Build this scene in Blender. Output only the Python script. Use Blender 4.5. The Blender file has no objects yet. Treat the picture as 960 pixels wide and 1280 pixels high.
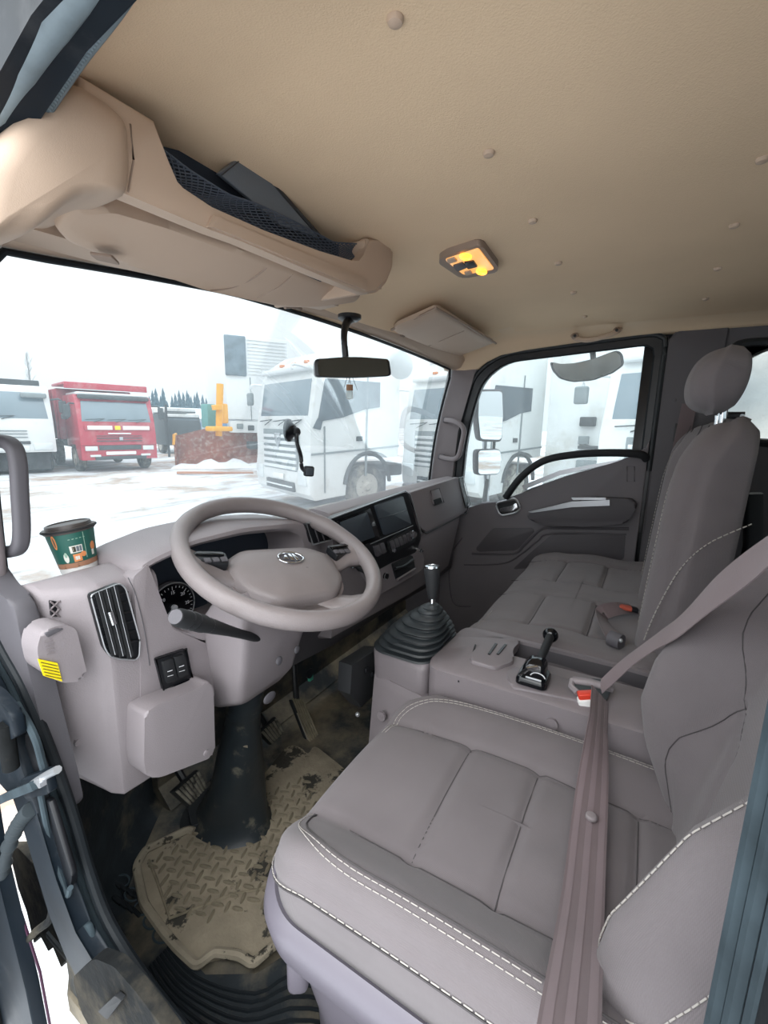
import bpy, bmesh, math, random
import numpy as np
from mathutils import Vector, Matrix, Euler, noise
random.seed(7)
S = bpy.context.scene
COL = S.collection
R = math.radians
PI = math.pi

# ---------------------------------------------------------------- camera
# Eye at the origin; X across the cab towards the passenger, Y forward, Z up. The camera leans in at the open driver's door.
F_PX = 560.0
ROT = Matrix(((0.50720969, 0.15443399, -0.84787291),
              (-0.86165006, 0.11056104, -0.49531347),
              (0.01724848, 0.98179753, 0.18914569)))
cam_d = bpy.data.cameras.new('camera')
cam_d.sensor_fit = 'VERTICAL'; cam_d.sensor_height = 36.0
cam_d.lens = F_PX / 1280.0 * 36.0
cam_d.clip_start = 0.02; cam_d.clip_end = 600
cam = bpy.data.objects.new('camera', cam_d)
cam.matrix_world = ROT.to_4x4()
COL.objects.link(cam)
S.camera = cam

# ---------------------------------------------------------------- view + world (overcast sky)
S.view_settings.view_transform = 'Standard'
S.view_settings.look = 'None'
S.view_settings.gamma = 1.0
S.view_settings.use_curve_mapping = False
S.view_settings.exposure = 1.3
S.cycles.max_bounces = 10
S.cycles.diffuse_bounces = 6
S.cycles.transparent_max_bounces = 24
S.cycles.caustics_reflective = False
S.cycles.caustics_refractive = False
S.cycles.sample_clamp_indirect = 6.0

w = bpy.data.worlds.new('overcast_sky'); S.world = w; w.use_nodes = True
nt = w.node_tree; nt.nodes.clear()
tc = nt.nodes.new('ShaderNodeTexCoord')
sx = nt.nodes.new('ShaderNodeSeparateXYZ')
mr = nt.nodes.new('ShaderNodeMapRange')
mr.inputs[1].default_value = 0.0; mr.inputs[2].default_value = 1.0
mr.inputs[3].default_value = 0.80; mr.inputs[4].default_value = 2.3
bg = nt.nodes.new('ShaderNodeBackground'); bg.inputs[0].default_value = (0.93, 0.97, 1.0, 1)
ow = nt.nodes.new('ShaderNodeOutputWorld')
nt.links.new(tc.outputs['Generated'], sx.inputs[0]); nt.links.new(sx.outputs[2], mr.inputs[0])
nt.links.new(mr.outputs[0], bg.inputs[1]); nt.links.new(bg.outputs[0], ow.inputs[0])

sun_d = bpy.data.lights.new('veiled_sun', 'SUN'); sun_d.energy = 0.6; sun_d.angle = R(60); sun_d.color = (1.0, 0.98, 0.95)
sun = bpy.data.objects.new('veiled_sun', sun_d); COL.objects.link(sun)
sun.rotation_euler = Vector((-0.75, -0.15, 0.75)).to_track_quat('Z', 'Y').to_euler()   # behind cloud, on the driver's side

# ---------------------------------------------------------------- helpers
def ray(px, py):
    return ROT @ Vector(((px - 480) / F_PX, (640 - py) / F_PX, -1.0))
def P(px, py, X=None, Y=None, Z=None):
    r = ray(px, py)
    t = X / r.x if X is not None else (Y / r.y if Y is not None else Z / r.z)
    return r * t
def lin(c):
    if isinstance(c, str):
        c = [int(c[i:i+2], 16) / 255 for i in (0, 2, 4)]
    return tuple(((x / 12.92) if x <= 0.04045 else ((x + 0.055) / 1.055) ** 2.4) for x in c)

def mat(name, col, rough=0.6, metal=0.0, var=0.08, vscale=6.0, bump=0.0, bscale=400.0, spec=0.5, coat=0.0,
        dirt=None, dscale=4.0, dlo=0.5, dhi=0.65, emis=None, estr=0.0, detail=4.0, bdist=0.001):
    m = bpy.data.materials.new(name); m.use_nodes = True
    n = m.node_tree.nodes; l = m.node_tree.links
    b = n['Principled BSDF']
    c = lin(col)
    tcn = n.new('ShaderNodeTexCoord')
    ns = n.new('ShaderNodeTexNoise'); ns.inputs['Scale'].default_value = vscale; ns.inputs['Detail'].default_value = detail
    l.new(tcn.outputs['Object'], ns.inputs['Vector'])
    rp = n.new('ShaderNodeValToRGB')
    rp.color_ramp.elements[0].position = 0.3; rp.color_ramp.elements[1].position = 0.7
    rp.color_ramp.elements[0].color = (*[x * (1 - var) for x in c], 1)
    rp.color_ramp.elements[1].color = (*[min(1, x * (1 + var)) for x in c], 1)
    l.new(ns.outputs[0], rp.inputs[0])
    out = rp.outputs[0]
    if dirt is not None:
        dn = n.new('ShaderNodeTexNoise'); dn.inputs['Scale'].default_value = dscale; dn.inputs['Detail'].default_value = 8; dn.inputs['Roughness'].default_value = 0.65
        l.new(tcn.outputs['Object'], dn.inputs['Vector'])
        dr = n.new('ShaderNodeMapRange'); dr.inputs[1].default_value = dlo; dr.inputs[2].default_value = dhi
        l.new(dn.outputs[0], dr.inputs[0])
        mx = n.new('ShaderNodeMix'); mx.data_type = 'RGBA'
        l.new(dr.outputs[0], mx.inputs[0]); l.new(out, mx.inputs[6]); mx.inputs[7].default_value = (*lin(dirt), 1)
        out = mx.outputs[2]
    l.new(out, b.inputs['Base Color'])
    b.inputs['Roughness'].default_value = rough; b.inputs['Metallic'].default_value = metal
    b.inputs['Specular IOR Level'].default_value = spec
    b.inputs['Coat Weight'].default_value = coat
    if bump:
        bn = n.new('ShaderNodeTexNoise'); bn.inputs['Scale'].default_value = bscale; bn.inputs['Detail'].default_value = 3
        l.new(tcn.outputs['Object'], bn.inputs['Vector'])
        bu = n.new('ShaderNodeBump'); bu.inputs['Strength'].default_value = bump; bu.inputs['Distance'].default_value = bdist
        l.new(bn.outputs[0], bu.inputs['Height']); l.new(bu.outputs[0], b.inputs['Normal'])
    if emis is not None:
        b.inputs['Emission Color'].default_value = (*lin(emis), 1); b.inputs['Emission Strength'].default_value = estr
    return m

def weave(name, col, sc=260.0, bump=0.35, stripes=0.0, rough=0.95, var=0.06):
    """knitted / woven cloth: fine two-way wave relief"""
    m = mat(name, col, rough, var=var, vscale=9, spec=0.25)
    n = m.node_tree.nodes; l = m.node_tree.links; b = n['Principled BSDF']
    tcn = n.new('ShaderNodeTexCoord')
    wa = n.new('ShaderNodeTexWave'); wa.bands_direction = 'X'; wa.inputs['Scale'].default_value = sc; wa.inputs['Distortion'].default_value = 0.6
    wb = n.new('ShaderNodeTexWave'); wb.bands_direction = 'Y'; wb.inputs['Scale'].default_value = sc; wb.inputs['Distortion'].default_value = 0.6
    l.new(tcn.outputs['Object'], wa.inputs[0]); l.new(tcn.outputs['Object'], wb.inputs[0])
    ad = n.new('ShaderNodeMath'); ad.operation = 'ADD'
    l.new(wa.outputs['Fac'], ad.inputs[0]); l.new(wb.outputs['Fac'], ad.inputs[1])
    bu = n.new('ShaderNodeBump'); bu.inputs['Strength'].default_value = bump; bu.inputs['Distance'].default_value = 0.0006
    l.new(ad.outputs[0], bu.inputs['Height']); l.new(bu.outputs[0], b.inputs['Normal'])
    b.inputs['Sheen Weight'].default_value = 0.15
    return m

def glass(name, tint=(0.9, 0.95, 0.95), gloss=0.08, dirty=0.0, dcol=(0.85, 0.9, 0.92), dscale=3.0, base=0.0):
    """thin pane: straight-through transmission, a little mirror gloss, and a film of dried road dirt that can also paint in distance haze"""
    m = bpy.data.materials.new(name); m.use_nodes = True
    n = m.node_tree.nodes; l = m.node_tree.links; n.clear()
    o = n.new('ShaderNodeOutputMaterial')
    tr = n.new('ShaderNodeBsdfTransparent'); tr.inputs[0].default_value = (*tint, 1)
    gl = n.new('ShaderNodeBsdfGlossy'); gl.inputs['Roughness'].default_value = 0.03; gl.inputs[0].default_value = (1, 1, 1, 1)
    fr = n.new('ShaderNodeFresnel'); fr.inputs[0].default_value = 1.35
    mm = n.new('ShaderNodeMath'); mm.operation = 'MULTIPLY'; mm.inputs[1].default_value = gloss * 10
    l.new(fr.outputs[0], mm.inputs[0])
    mx = n.new('ShaderNodeMixShader'); l.new(mm.outputs[0], mx.inputs[0]); l.new(tr.outputs[0], mx.inputs[1]); l.new(gl.outputs[0], mx.inputs[2])
    last = mx.outputs[0]
    if dirty or base:
        tcn = n.new('ShaderNodeTexCoord')
        mp = n.new('ShaderNodeMapping'); mp.inputs['Scale'].default_value = (3, 3, 0.8)
        l.new(tcn.outputs['Object'], mp.inputs[0])
        ns = n.new('ShaderNodeTexNoise'); ns.inputs['Scale'].default_value = dscale; ns.inputs['Detail'].default_value = 9; ns.inputs['Roughness'].default_value = 0.7
        l.new(mp.outputs[0], ns.inputs['Vector'])
        r = n.new('ShaderNodeMapRange'); r.inputs[1].default_value = 0.42; r.inputs[2].default_value = 0.75; r.inputs[3].default_value = base; r.inputs[4].default_value = base + dirty
        l.new(ns.outputs[0], r.inputs[0])
        tl = n.new('ShaderNodeBsdfTranslucent'); tl.inputs[0].default_value = (*dcol, 1)
        m2 = n.new('ShaderNodeMixShader'); l.new(r.outputs[0], m2.inputs[0]); l.new(last, m2.inputs[1]); l.new(tl.outputs[0], m2.inputs[2])
        last = m2.outputs[0]
    l.new(last, o.inputs[0])
    return m

# ---- object makers
LOCAL = set()
def world_of(o):
    return (world_of(o.parent) @ o.matrix_parent_inverse if o.parent else Matrix()) @ o.matrix_basis
def link(name, me, m, parent=None, kind=None, label=None, smooth=35):
    me.materials.clear()
    for x in (m if isinstance(m, (list, tuple)) else [m]): me.materials.append(x)
    if smooth:
        for p in me.polygons: p.use_smooth = True
        me.set_sharp_from_angle(angle=R(smooth))
    o = bpy.data.objects.new(name, me); COL.objects.link(o)
    if parent is not None:
        o.parent = parent
        if parent.name in LOCAL: LOCAL.add(o.name)
        else: o.matrix_parent_inverse = world_of(parent).inverted()
    if kind: o['kind'] = kind
    if label: o['label'] = label
    return o
def obj(name, bm, m, parent=None, kind=None, label=None, smooth=35):
    bmesh.ops.recalc_face_normals(bm, faces=bm.faces)
    me = bpy.data.meshes.new(name); bm.to_mesh(me); bm.free()
    return link(name, me, m, parent, kind, label, smooth)
def tag(o, label, cat, group=None):
    if label is None: return o
    o['label'] = label; o['category'] = cat
    if group: o['group'] = group
    return o
def thing(name, label, cat, loc=(0, 0, 0), group=None, rot=None, local=False):
    """an Empty at the thing's base; local=True: the parts are built in its own frame"""
    o = bpy.data.objects.new(name, None); COL.objects.link(o); o.empty_display_size = 0.05
    o.location = loc
    if rot is not None: o.rotation_euler = rot
    if local: LOCAL.add(o.name)
    return tag(o, label, cat, group)
def struct(o):
    o['kind'] = 'structure'; return o
def dup(root, label=None, group=None):
    r = root.copy(); COL.objects.link(r)
    if label: r['label'] = label
    if group: r['group'] = group
    for ch in list(root.children):
        c = ch.copy(); COL.objects.link(c); c.parent = r
        for g in list(ch.children):
            d = g.copy(); COL.objects.link(d); d.parent = c
    return r

def xf(bm, verts, M):
    bmesh.ops.transform(bm, matrix=M, verts=verts)
def box(bm, c, s, bev=0.0, seg=2, rot=None):
    r = bmesh.ops.create_cube(bm, size=1.0); vs = r['verts']
    bmesh.ops.scale(bm, vec=s, verts=vs)
    if bev:
        es = list({e for v in vs for e in v.link_edges})
        q = bmesh.ops.bevel(bm, geom=es, offset=min(bev, min(s) * 0.49), segments=seg, affect='EDGES', profile=0.5)
        vs = list({v for f in q['faces'] for v in f.verts} | {v for v in vs if v.is_valid})
    M = Matrix.Translation(c)
    if rot is not None: M = M @ (rot.to_4x4() if isinstance(rot, Matrix) else Euler(rot).to_matrix().to_4x4())
    xf(bm, vs, M)
    return vs
def frame_of(d, up=Vector((0, 0, 1))):
    """rotation with local z along d"""
    return Vector(d).normalized().to_track_quat('Z', 'Y').to_matrix()
def cyl(bm, a, b, r1, r2=None, seg=20, caps=True):
    a = Vector(a); b = Vector(b); d = b - a
    r = bmesh.ops.create_cone(bm, cap_ends=caps, cap_tris=False, segments=seg, radius1=r1, radius2=r1 if r2 is None else r2, depth=d.length)
    xf(bm, r['verts'], Matrix.Translation((a + b) / 2) @ frame_of(d).to_4x4())
    return r['verts']
def ball(bm, c, r, s=(1, 1, 1), u=16, v=10, rot=None):
    q = bmesh.ops.create_uvsphere(bm, u_segments=u, v_segments=v, radius=r)
    M = Matrix.Translation(c)
    if rot is not None: M = M @ rot.to_4x4()
    xf(bm, q['verts'], M @ Matrix.Diagonal((*s, 1)))
def smoothpath(pts, n=8, closed=False):
    pts = [Vector(p) for p in pts]; out = []
    N = len(pts)
    rng = range(N if closed else N - 1)
    for i in rng:
        if closed: p0, p1, p2, p3 = pts[i - 1], pts[i], pts[(i + 1) % N], pts[(i + 2) % N]
        else: p0, p1, p2, p3 = pts[max(i - 1, 0)], pts[i], pts[i + 1], pts[min(i + 2, N - 1)]
        for k in range(n):
            t = k / n
            out.append(0.5 * ((2 * p1) + (p2 - p0) * t + (2 * p0 - 5 * p1 + 4 * p2 - p3) * t * t + (3 * p1 - p0 - 3 * p2 + p3) * t ** 3))
    if not closed: out.append(pts[-1])
    return out
def loft(bm, rings, closed=True, caps=True, loop=False):
    vr = [[bm.verts.new(p) for p in r] for r in rings]
    n = len(vr[0])
    rr = list(range(len(vr) - 1)) + ([len(vr) - 1] if loop else [])
    for i in rr:
        A = vr[i]; B = vr[(i + 1) % len(vr)]
        for j in range(n if closed else n - 1):
            k = (j + 1) % n
            try: bm.faces.new((A[j], A[k], B[k], B[j]))
            except ValueError: pass
    if caps and closed and not loop:
        for r_, rev in ((vr[0], True), (vr[-1], False)):
            try: bm.faces.new(list(reversed(r_)) if rev else r_)
            except ValueError: pass
    return vr
def tube(bm, pts, r, seg=10, closed=False, prof=None, up=Vector((0, 0, 1)), caps=True, sm=0):
    """sweep a circle (or the profile prof = [(u, v)]) along pts; r may be a list"""
    if sm: pts = smoothpath(pts, sm, closed)
    pts = [Vector(p) for p in pts]; N = len(pts); rings = []
    if isinstance(r, (list, tuple)) and len(r) != N: r = [float(v) for v in np.interp(np.linspace(0, 1, N), np.linspace(0, 1, len(r)), r)]
    for i, p in enumerate(pts):
        if closed: d = pts[(i + 1) % N] - pts[i - 1]
        else: d = pts[min(i + 1, N - 1)] - pts[max(i - 1, 0)]
        d.normalize()
        s = d.cross(up)
        if s.length < 1e-4: s = d.cross(Vector((1, 0, 0)))
        s.normalize(); u = s.cross(d).normalized()
        rad = r[i] if isinstance(r, (list, tuple)) else r
        if prof: rings.append([p + s * a + u * b for a, b in prof])
        else: rings.append([p + s * (rad * math.cos(2 * PI * k / seg)) + u * (rad * math.sin(2 * PI * k / seg)) for k in range(seg)])
    loft(bm, rings, True, caps, loop=closed)
def rectprof(w, h, r=0.0, n=3):
    if not r: return [(-w/2, -h/2), (w/2, -h/2), (w/2, h/2), (-w/2, h/2)]
    out = []
    for cx, cy, a0 in ((w/2-r, h/2-r, 0), (-w/2+r, h/2-r, 90), (-w/2+r, -h/2+r, 180), (w/2-r, -h/2+r, 270)):
        for k in range(n + 1):
            a = R(a0 + 90 * k / n); out.append((cx + r * math.cos(a), cy + r * math.sin(a)))
    return out
def lathe(bm, prof, M=Matrix(), seg=24, caps=True):
    rings = [[M @ Vector((r * math.cos(2*PI*k/seg), r * math.sin(2*PI*k/seg), z)) for k in range(seg)] for r, z in prof]
    loft(bm, rings, True, caps)
def rounded(poly, r, n=4):
    """round the corners of a 2D polygon"""
    out = []; N = len(poly)
    for i in range(N):
        p0 = Vector(poly[i-1]); p1 = Vector(poly[i]); p2 = Vector(poly[(i+1) % N])
        a = (p0 - p1); b = (p2 - p1)
        rr = min(r[i] if isinstance(r, (list, tuple)) else r, a.length * 0.48, b.length * 0.48)
        if rr < 1e-6: out.append(p1); continue
        s = p1 + a.normalized() * rr; e = p1 + b.normalized() * rr
        for k in range(n + 1):
            t = k / n; out.append((1-t)**2 * s + 2*t*(1-t) * p1 + t*t * e)
    return out
def prism(bm, pts, d, bev=0.0, seg=2):
    """extrude a planar 3D loop by the vector d, bevel its two rims"""
    d = Vector(d)
    a = [bm.verts.new(Vector(p)) for p in pts]; b = [bm.verts.new(Vector(p) + d) for p in pts]
    n = len(a); fs = [bm.faces.new(a), bm.faces.new(list(reversed(b)))]
    for i in range(n):
        j = (i + 1) % n
        fs.append(bm.faces.new((a[j], a[i], b[i], b[j])))
    if bev:
        es = [e for e in set(fs[0].edges) | set(fs[1].edges)]
        bmesh.ops.bevel(bm, geom=es, offset=bev, segments=seg, affect='EDGES', profile=0.5, clamp_overlap=True)
def platepx(bm, px, d, r=0.0, bev=0.0, n=4, **pl):
    """a plate whose outline is read off the photograph on the real plane pl, with its thickness d"""
    q = [Vector(p) for p in px]
    if r: q = rounded(q, r, n)
    prism(bm, [P(p[0], p[1], **pl) for p in q], d, bev)
def ringplate(bm, outer, inner, d):
    """frame between two loops with the same number of points, extruded by d"""
    d = Vector(d); n = len(outer)
    A = [bm.verts.new(p) for p in outer]; B = [bm.verts.new(p) for p in inner]
    A2 = [bm.verts.new(Vector(p) + d) for p in outer]; B2 = [bm.verts.new(Vector(p) + d) for p in inner]
    for i in range(n):
        j = (i + 1) % n
        bm.faces.new((A[i], A[j], B[j], B[i])); bm.faces.new((A2[j], A2[i], B2[i], B2[j]))
        bm.faces.new((A[j], A[i], A2[i], A2[j])); bm.faces.new((B[i], B[j], B2[j], B2[i]))
def loopn(pts, n):
    """resample a closed loop to n points"""
    pts = [Vector(p) for p in pts]; L = [0]
    for i in range(len(pts)): L.append(L[-1] + (pts[(i+1) % len(pts)] - pts[i]).length)
    out = []; k = 0
    for i in range(n):
        s = L[-1] * i / n
        while L[k+1] < s: k += 1
        t = (s - L[k]) / max(L[k+1] - L[k], 1e-9)
        out.append(pts[k].lerp(pts[(k+1) % len(pts)], t))
    return out
def textmesh(name, s, size, M, m, parent=None, ext=0.0004):
    c = bpy.data.curves.new('t', 'FONT'); c.body = s; c.size = size; c.extrude = ext; c.align_x = 'CENTER'; c.align_y = 'CENTER'; c.resolution_u = 3
    o = bpy.data.objects.new('t', c); COL.objects.link(o)
    bpy.context.view_layer.update()
    me = bpy.data.meshes.new_from_object(o); bpy.data.objects.remove(o)
    me.transform(M)
    return link(name, me, m, parent, smooth=0)

# ---- upholstery: a pad with rounded rim, warped in space
def seg_dist(a, b, poly):
    best = np.full(a.shape, 1e9)
    for (x0, y0), (x1, y1) in zip(poly[:-1], poly[1:]):
        dx, dy = x1 - x0, y1 - y0; L = dx*dx + dy*dy + 1e-12
        t = np.clip(((a - x0) * dx + (b - y0) * dy) / L, 0, 1)
        best = np.minimum(best, np.hypot(a - x0 - t * dx, b - y0 - t * dy))
    return best
def groove(a, b, polys, depth=0.006, wd=0.007):
    h = np.zeros(a.shape)
    for p in polys:
        h -= depth * np.exp(-(seg_dist(a, b, p) / wd) ** 2)
    return h
def rr_ring(hx, hy, rc, n=14, ne=22):
    rc = max(min(rc, hx * 0.98, hy * 0.98), 1e-4); out = []
    cs = ((hx-rc, hy-rc, 0), (-hx+rc, hy-rc, 90), (-hx+rc, -hy+rc, 180), (hx-rc, -hy+rc, 270))
    for q, (cx, cy, a0) in enumerate(cs):
        for k in range(n + 1):
            a = R(a0 + 90 * k / n); out.append((cx + rc * math.cos(a), cy + rc * math.sin(a)))
        nx, ny, a1 = cs[(q + 1) % 4]
        e = (nx + rc * math.cos(R(a0 + 90)), ny + rc * math.sin(R(a0 + 90))); s = out[-1]
        for k in range(1, ne): out.append((s[0] + (e[0]-s[0]) * k / ne, s[1] + (e[1]-s[1]) * k / ne))
    return np.array(out)
def pad(name, m, parent, hx, hy, rc, Rr, side, topf, warp, step=0.006, n=14, ne=22, label=None, belly=0.0, local=False):
    rings = []
    def add(d, h, abs_=False):
        q = rr_ring(hx - d, hy - d, rc - d, n, ne)
        t = topf(q[:, 0], q[:, 1])
        z = (t + h) if not abs_ else np.full(t.shape, h)
        rings.append([warp(x, y, zz) for (x, y), zz in zip(q, z)])
    add(0.012, -side, True); add(0.0, -side + 0.012, True)
    for k in range(1, 4):
        f = k / 4
        add(-belly * math.sin(PI * f), -side * (1 - f) - Rr * f, True) if False else add(-belly * math.sin(PI * f), -(side - 0.012) * (1 - f) - Rr * f)
    for k in range(0, 9):
        ph = PI / 2 * k / 8
        add(Rr * (1 - math.cos(ph)), -Rr * (1 - math.sin(ph)))
    d = Rr + step; mm = min(hx, hy)
    while d < mm - 0.001:
        add(d, 0); d += step
    add(mm - 0.0008, 0)
    bm = bmesh.new(); loft(bm, rings, True, True)
    return obj(name, bm, m, parent, label=label, smooth=60)
def rim_drop(a, b, hx, hy, rc, Rr):
    qx = np.abs(a) - (hx - rc); qy = np.abs(b) - (hy - rc)
    d = rc - np.hypot(np.maximum(qx, 0), np.maximum(qy, 0)) - np.minimum(np.maximum(qx, qy), 0)
    d = np.clip(d, 0, Rr); return -Rr * (1 - np.sqrt(np.clip(1 - ((Rr - d) / Rr) ** 2, 0, 1)))
def seam(name, m, parent, poly, topf, warp, r=0.0014, off=0.0011, dense=0.01, dash=None, label=None, rim=None):
    """a sewn line (or stitches when dash = (length, gap)) lying on a pad"""
    q = smoothpath([Vector((x, y)) for x, y in poly], 6) if len(poly) > 2 else [Vector(poly[0]).lerp(Vector(poly[1]), k / 20) for k in range(21)]
    L = [q[0]]
    for p in q[1:]:
        while (p - L[-1]).length > dense: L.append(L[-1] + (p - L[-1]).normalized() * dense)
    a = np.array([p[0] for p in L]); b = np.array([p[1] for p in L]); z = topf(a, b) + off + (rim_drop(a, b, *rim) if rim else 0)
    pts = [Vector(warp(x, y, h)) for x, y, h in zip(a, b, z)]
    bm = bmesh.new()
    if dash is None: tube(bm, pts, r, 6)
    else: stitches(bm, pts, r, *dash)
    return obj(name, bm, m, parent, kind='stuff' if dash else None, label=label)
def stitches(bm, pts, r, ln=0.006, gap=0.003):
    acc = 0.0
    for p, q in zip(pts[:-1], pts[1:]):
        L = (q - p).length; s = 0.0
        if L < 1e-6: continue
        d = (q - p) / L
        while s + acc * 0 < L:
            e = min(s + ln, L)
            if e - s > 0.001: tube(bm, [p + d * s, p + d * e], r, 4)
            s += ln + gap
def warpline(bm, pts, r, seg=6): tube(bm, pts, r, seg)

# ---------------------------------------------------------------- materials
M_ = {}
M_['headliner'] = mat('headliner_cloth', 'dcc2a3', 0.95, var=0.05, vscale=3, bump=0.6, bscale=420, spec=0.15)
M_['rail'] = mat('beige_rail_plastic', 'd6bd9f', 0.6, var=0.02, bump=0.2, bscale=600)
M_['beige'] = mat('beige_plastic', 'b8a28f', 0.62, var=0.03, bump=0.15, bscale=900)
M_['beige_d'] = mat('beige_plastic_darker', '8f7d70', 0.6, var=0.03)
M_['dash'] = mat('dash_grey_plastic', '8d8689', 0.55, var=0.04, bump=0.5, bscale=480)
M_['dash_d'] = mat('dash_dark_plastic', '57555a', 0.6, var=0.05, bump=0.25, bscale=1100)
M_['door'] = mat('door_grey_plastic', '736f73', 0.6, var=0.04, bump=0.25, bscale=1000)
M_['door_d'] = mat('door_dark_plastic', '545155', 0.6, var=0.04, bump=0.25, bscale=1000)
M_['pillar'] = mat('pillar_grey_plastic', '7f7779', 0.6, var=0.04, bump=0.2, bscale=1000)
M_['wheel'] = mat('wheel_grey_rubber', '877f7f', 0.42, var=0.06, vscale=14, bump=0.5, bscale=550)
M_['black'] = mat('black_plastic', '17191d', 0.35, var=0.1)
M_['blackm'] = mat('black_matt_plastic', '1e2023', 0.7, var=0.1, bump=0.2)
M_['rubber'] = mat('black_rubber', '1f2326', 0.55, var=0.15, vscale=20, bump=0.3, bscale=200)
M_['boot'] = mat('gear_boot_rubber', '262b2e', 0.5, var=0.1, vscale=10, bump=0.1, bscale=300)
M_['screen'] = mat('dark_screen_glass', '454e57', 0.38, var=0.02, spec=0.8)
M_['gloss'] = mat('piano_black', '0c0e12', 0.12, var=0.02)
M_['chrome'] = mat('chrome', 'd8dcdf', 0.15, 1.0, var=0.02)
M_['silver'] = mat('silver_paint', 'b9bcc0', 0.3, 0.6, var=0.03)
M_['seat'] = weave('seat_cloth_grey', '6f696b', 300)
M_['seat_side'] = weave('seat_bolster_cloth', '746e70', 240, bump=0.3)
M_['seat_ins'] = weave('seat_insert_cloth', '7c7573', 380, bump=0.5)
M_['seam'] = mat('seam_thread_dark', '474445', 0.9)
M_['thread'] = mat('seam_thread_light', 'a39e99', 0.9)
M_['seatpl'] = mat('seat_trim_plastic', '68646d', 0.38, var=0.03, bump=0.1, bscale=900)
M_['belt'] = weave('belt_webbing', '6d6062', 500, bump=0.25, rough=0.7)
M_['belt_l'] = weave('belt_webbing_edge', '7b6d70', 500, bump=0.25, rough=0.7)
M_['red'] = mat('red_plastic', 'd8402c', 0.4)
M_['white'] = mat('white_plastic', 'e6e6e4', 0.4)
M_['yellow'] = mat('yellow_label', 'f2da12', 0.55, var=0.02)
M_['print'] = mat('dark_print', '3a3420', 0.7)
M_['white_print'] = mat('white_print', 'd8dade', 0.6)
M_['body'] = mat('dark_blue_body_paint', '131c24', 0.45, 0.0, var=0.2, vscale=12, spec=0.22, dirt='45474a', dscale=7, dlo=0.55, dhi=0.8)
M_['body_dirty'] = mat('dirty_step_metal', '1b1d1e', 0.85, spec=0.12, var=0.3, vscale=15, dirt='433f37', dscale=9, dlo=0.45, dhi=0.62, bump=0.5, bscale=60, bdist=0.004)
M_['seal'] = mat('seal_rubber', '181d21', 0.55, spec=0.25, var=0.1, vscale=30, bump=0.3, bscale=150)
M_['seal_l'] = mat('seal_rubber_dusty', '3a454b', 0.7, spec=0.15, var=0.25, vscale=25, bump=0.4, bscale=120)
M_['floor'] = mat('floor_rubber_dusty', '2e3336', 0.65, var=0.3, vscale=14, dirt='8a7f6a', dscale=5, dlo=0.42, dhi=0.68, bump=0.3, bscale=80, bdist=0.003)
M_['mud'] = mat('muddy_mat_rubber', '8d8371', 0.9, var=0.18, vscale=18, dirt='36342e', dscale=8.5, dlo=0.545, dhi=0.575, bump=0.6, bscale=90, bdist=0.004, detail=8)
M_['mud_l'] = mat('dry_mud_patch', '8f8675', 0.95, var=0.18, vscale=18, dirt='3a372f', dscale=16, dlo=0.6, dhi=0.63, bump=0.7, bscale=70, bdist=0.004)
M_['mud_r'] = mat('muddy_tread_rubber', '7a715f', 0.8, var=0.35, vscale=30)
M_['carpet'] = mat('threshold_rubber', '272d31', 0.6, var=0.3, vscale=18, dirt='6f6757', dscale=7, dlo=0.5, dhi=0.75, bump=0.4, bscale=80, bdist=0.003, spec=.3)
M_['console'] = mat('console_grey_plastic', '7d7679', 0.5, var=0.04, bump=0.5, bscale=480)
M_['pedal'] = mat('worn_pedal_rubber', '8b877b', 0.8, var=0.3, vscale=40, dirt='3e3d39', dscale=30)
M_['colboot'] = mat('column_boot_rubber', '242a2e', 0.38, var=0.15, dirt='7c7869', dscale=14, dlo=0.56, dhi=0.75, bump=0.25, bscale=20, bdist=0.006)
M_['lamp'] = mat('lit_lamp_lens', 'd9b894', 0.3, emis='ffb050', estr=0.35)
M_['bulb'] = mat('lit_bulb', 'ffcf70', 0.3, emis='ffa020', estr=1.6)
M_['windshield'] = glass('windscreen_glass', (0.45, 0.475, 0.48), 0.03, dirty=0.05, dcol=(0.66, 0.80, 0.87), base=0.07)  # bluish milky film: dirt, and distance haze painted over the yard
M_['sideglass'] = glass('side_glass', (0.66, 0.70, 0.71), 0.03, dirty=0.05, base=0.05)
M_['iced'] = mat('iced_pane', 'c4c6c2', 0.7, var=0.12, vscale=12, bump=0.8, bscale=25, bdist=0.01)
M_['iced'].node_tree.nodes['Principled BSDF'].inputs['Transmission Weight'].default_value = 0.85
M_['iced'].node_tree.nodes['Principled BSDF'].inputs['IOR'].default_value = 1.05
M_['mirror_d'] = mat('interior_mirror_glass', '858b92', 0.03, 1.0, var=0.0)
M_['mirror'] = mat('mirror_glass', 'e8ecee', 0.02, 1.0, var=0.0)
M_['net'] = mat('net_cord', '4d5664', 0.8)
M_['navy'] = mat('pocket_cloth', '232c39', 0.9, bump=0.3, bscale=200)
M_['leather'] = mat('black_leatherette', '59616a', 0.35, bump=0.4, bscale=300)
# ================================================================ THE CAB SHELL
XL, XR = 0.27, 2.02          # inner planes of the driver's and the passenger's side
ZF = -1.02                   # cab floor
def ceil_z(x, y):
    z = 0.392
    if x > 1.80: z -= 0.020 * ((x - 1.80) / 0.22) ** 2
    if x < 0.46: z -= 0.055 * ((0.46 - x) / 0.20) ** 1.8
    if y > 0.52: z -= 0.085 * ((y - 0.52) / 0.32) ** 1.5
    return z
def ws_top(x):               # top edge of the windscreen
    u = (x - 1.15) / 0.87
    return Vector((x, 0.86 - 0.05 * u * u, 0.305 - 0.05 * u * u - 0.02 * max(0.0, min(1.0, (0.75 - x) / 0.4))))
def ws_bot(x):
    u = (x - 1.15) / 0.87
    return Vector((x, 1.02 - 0.12 * u * u, -0.325))

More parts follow.
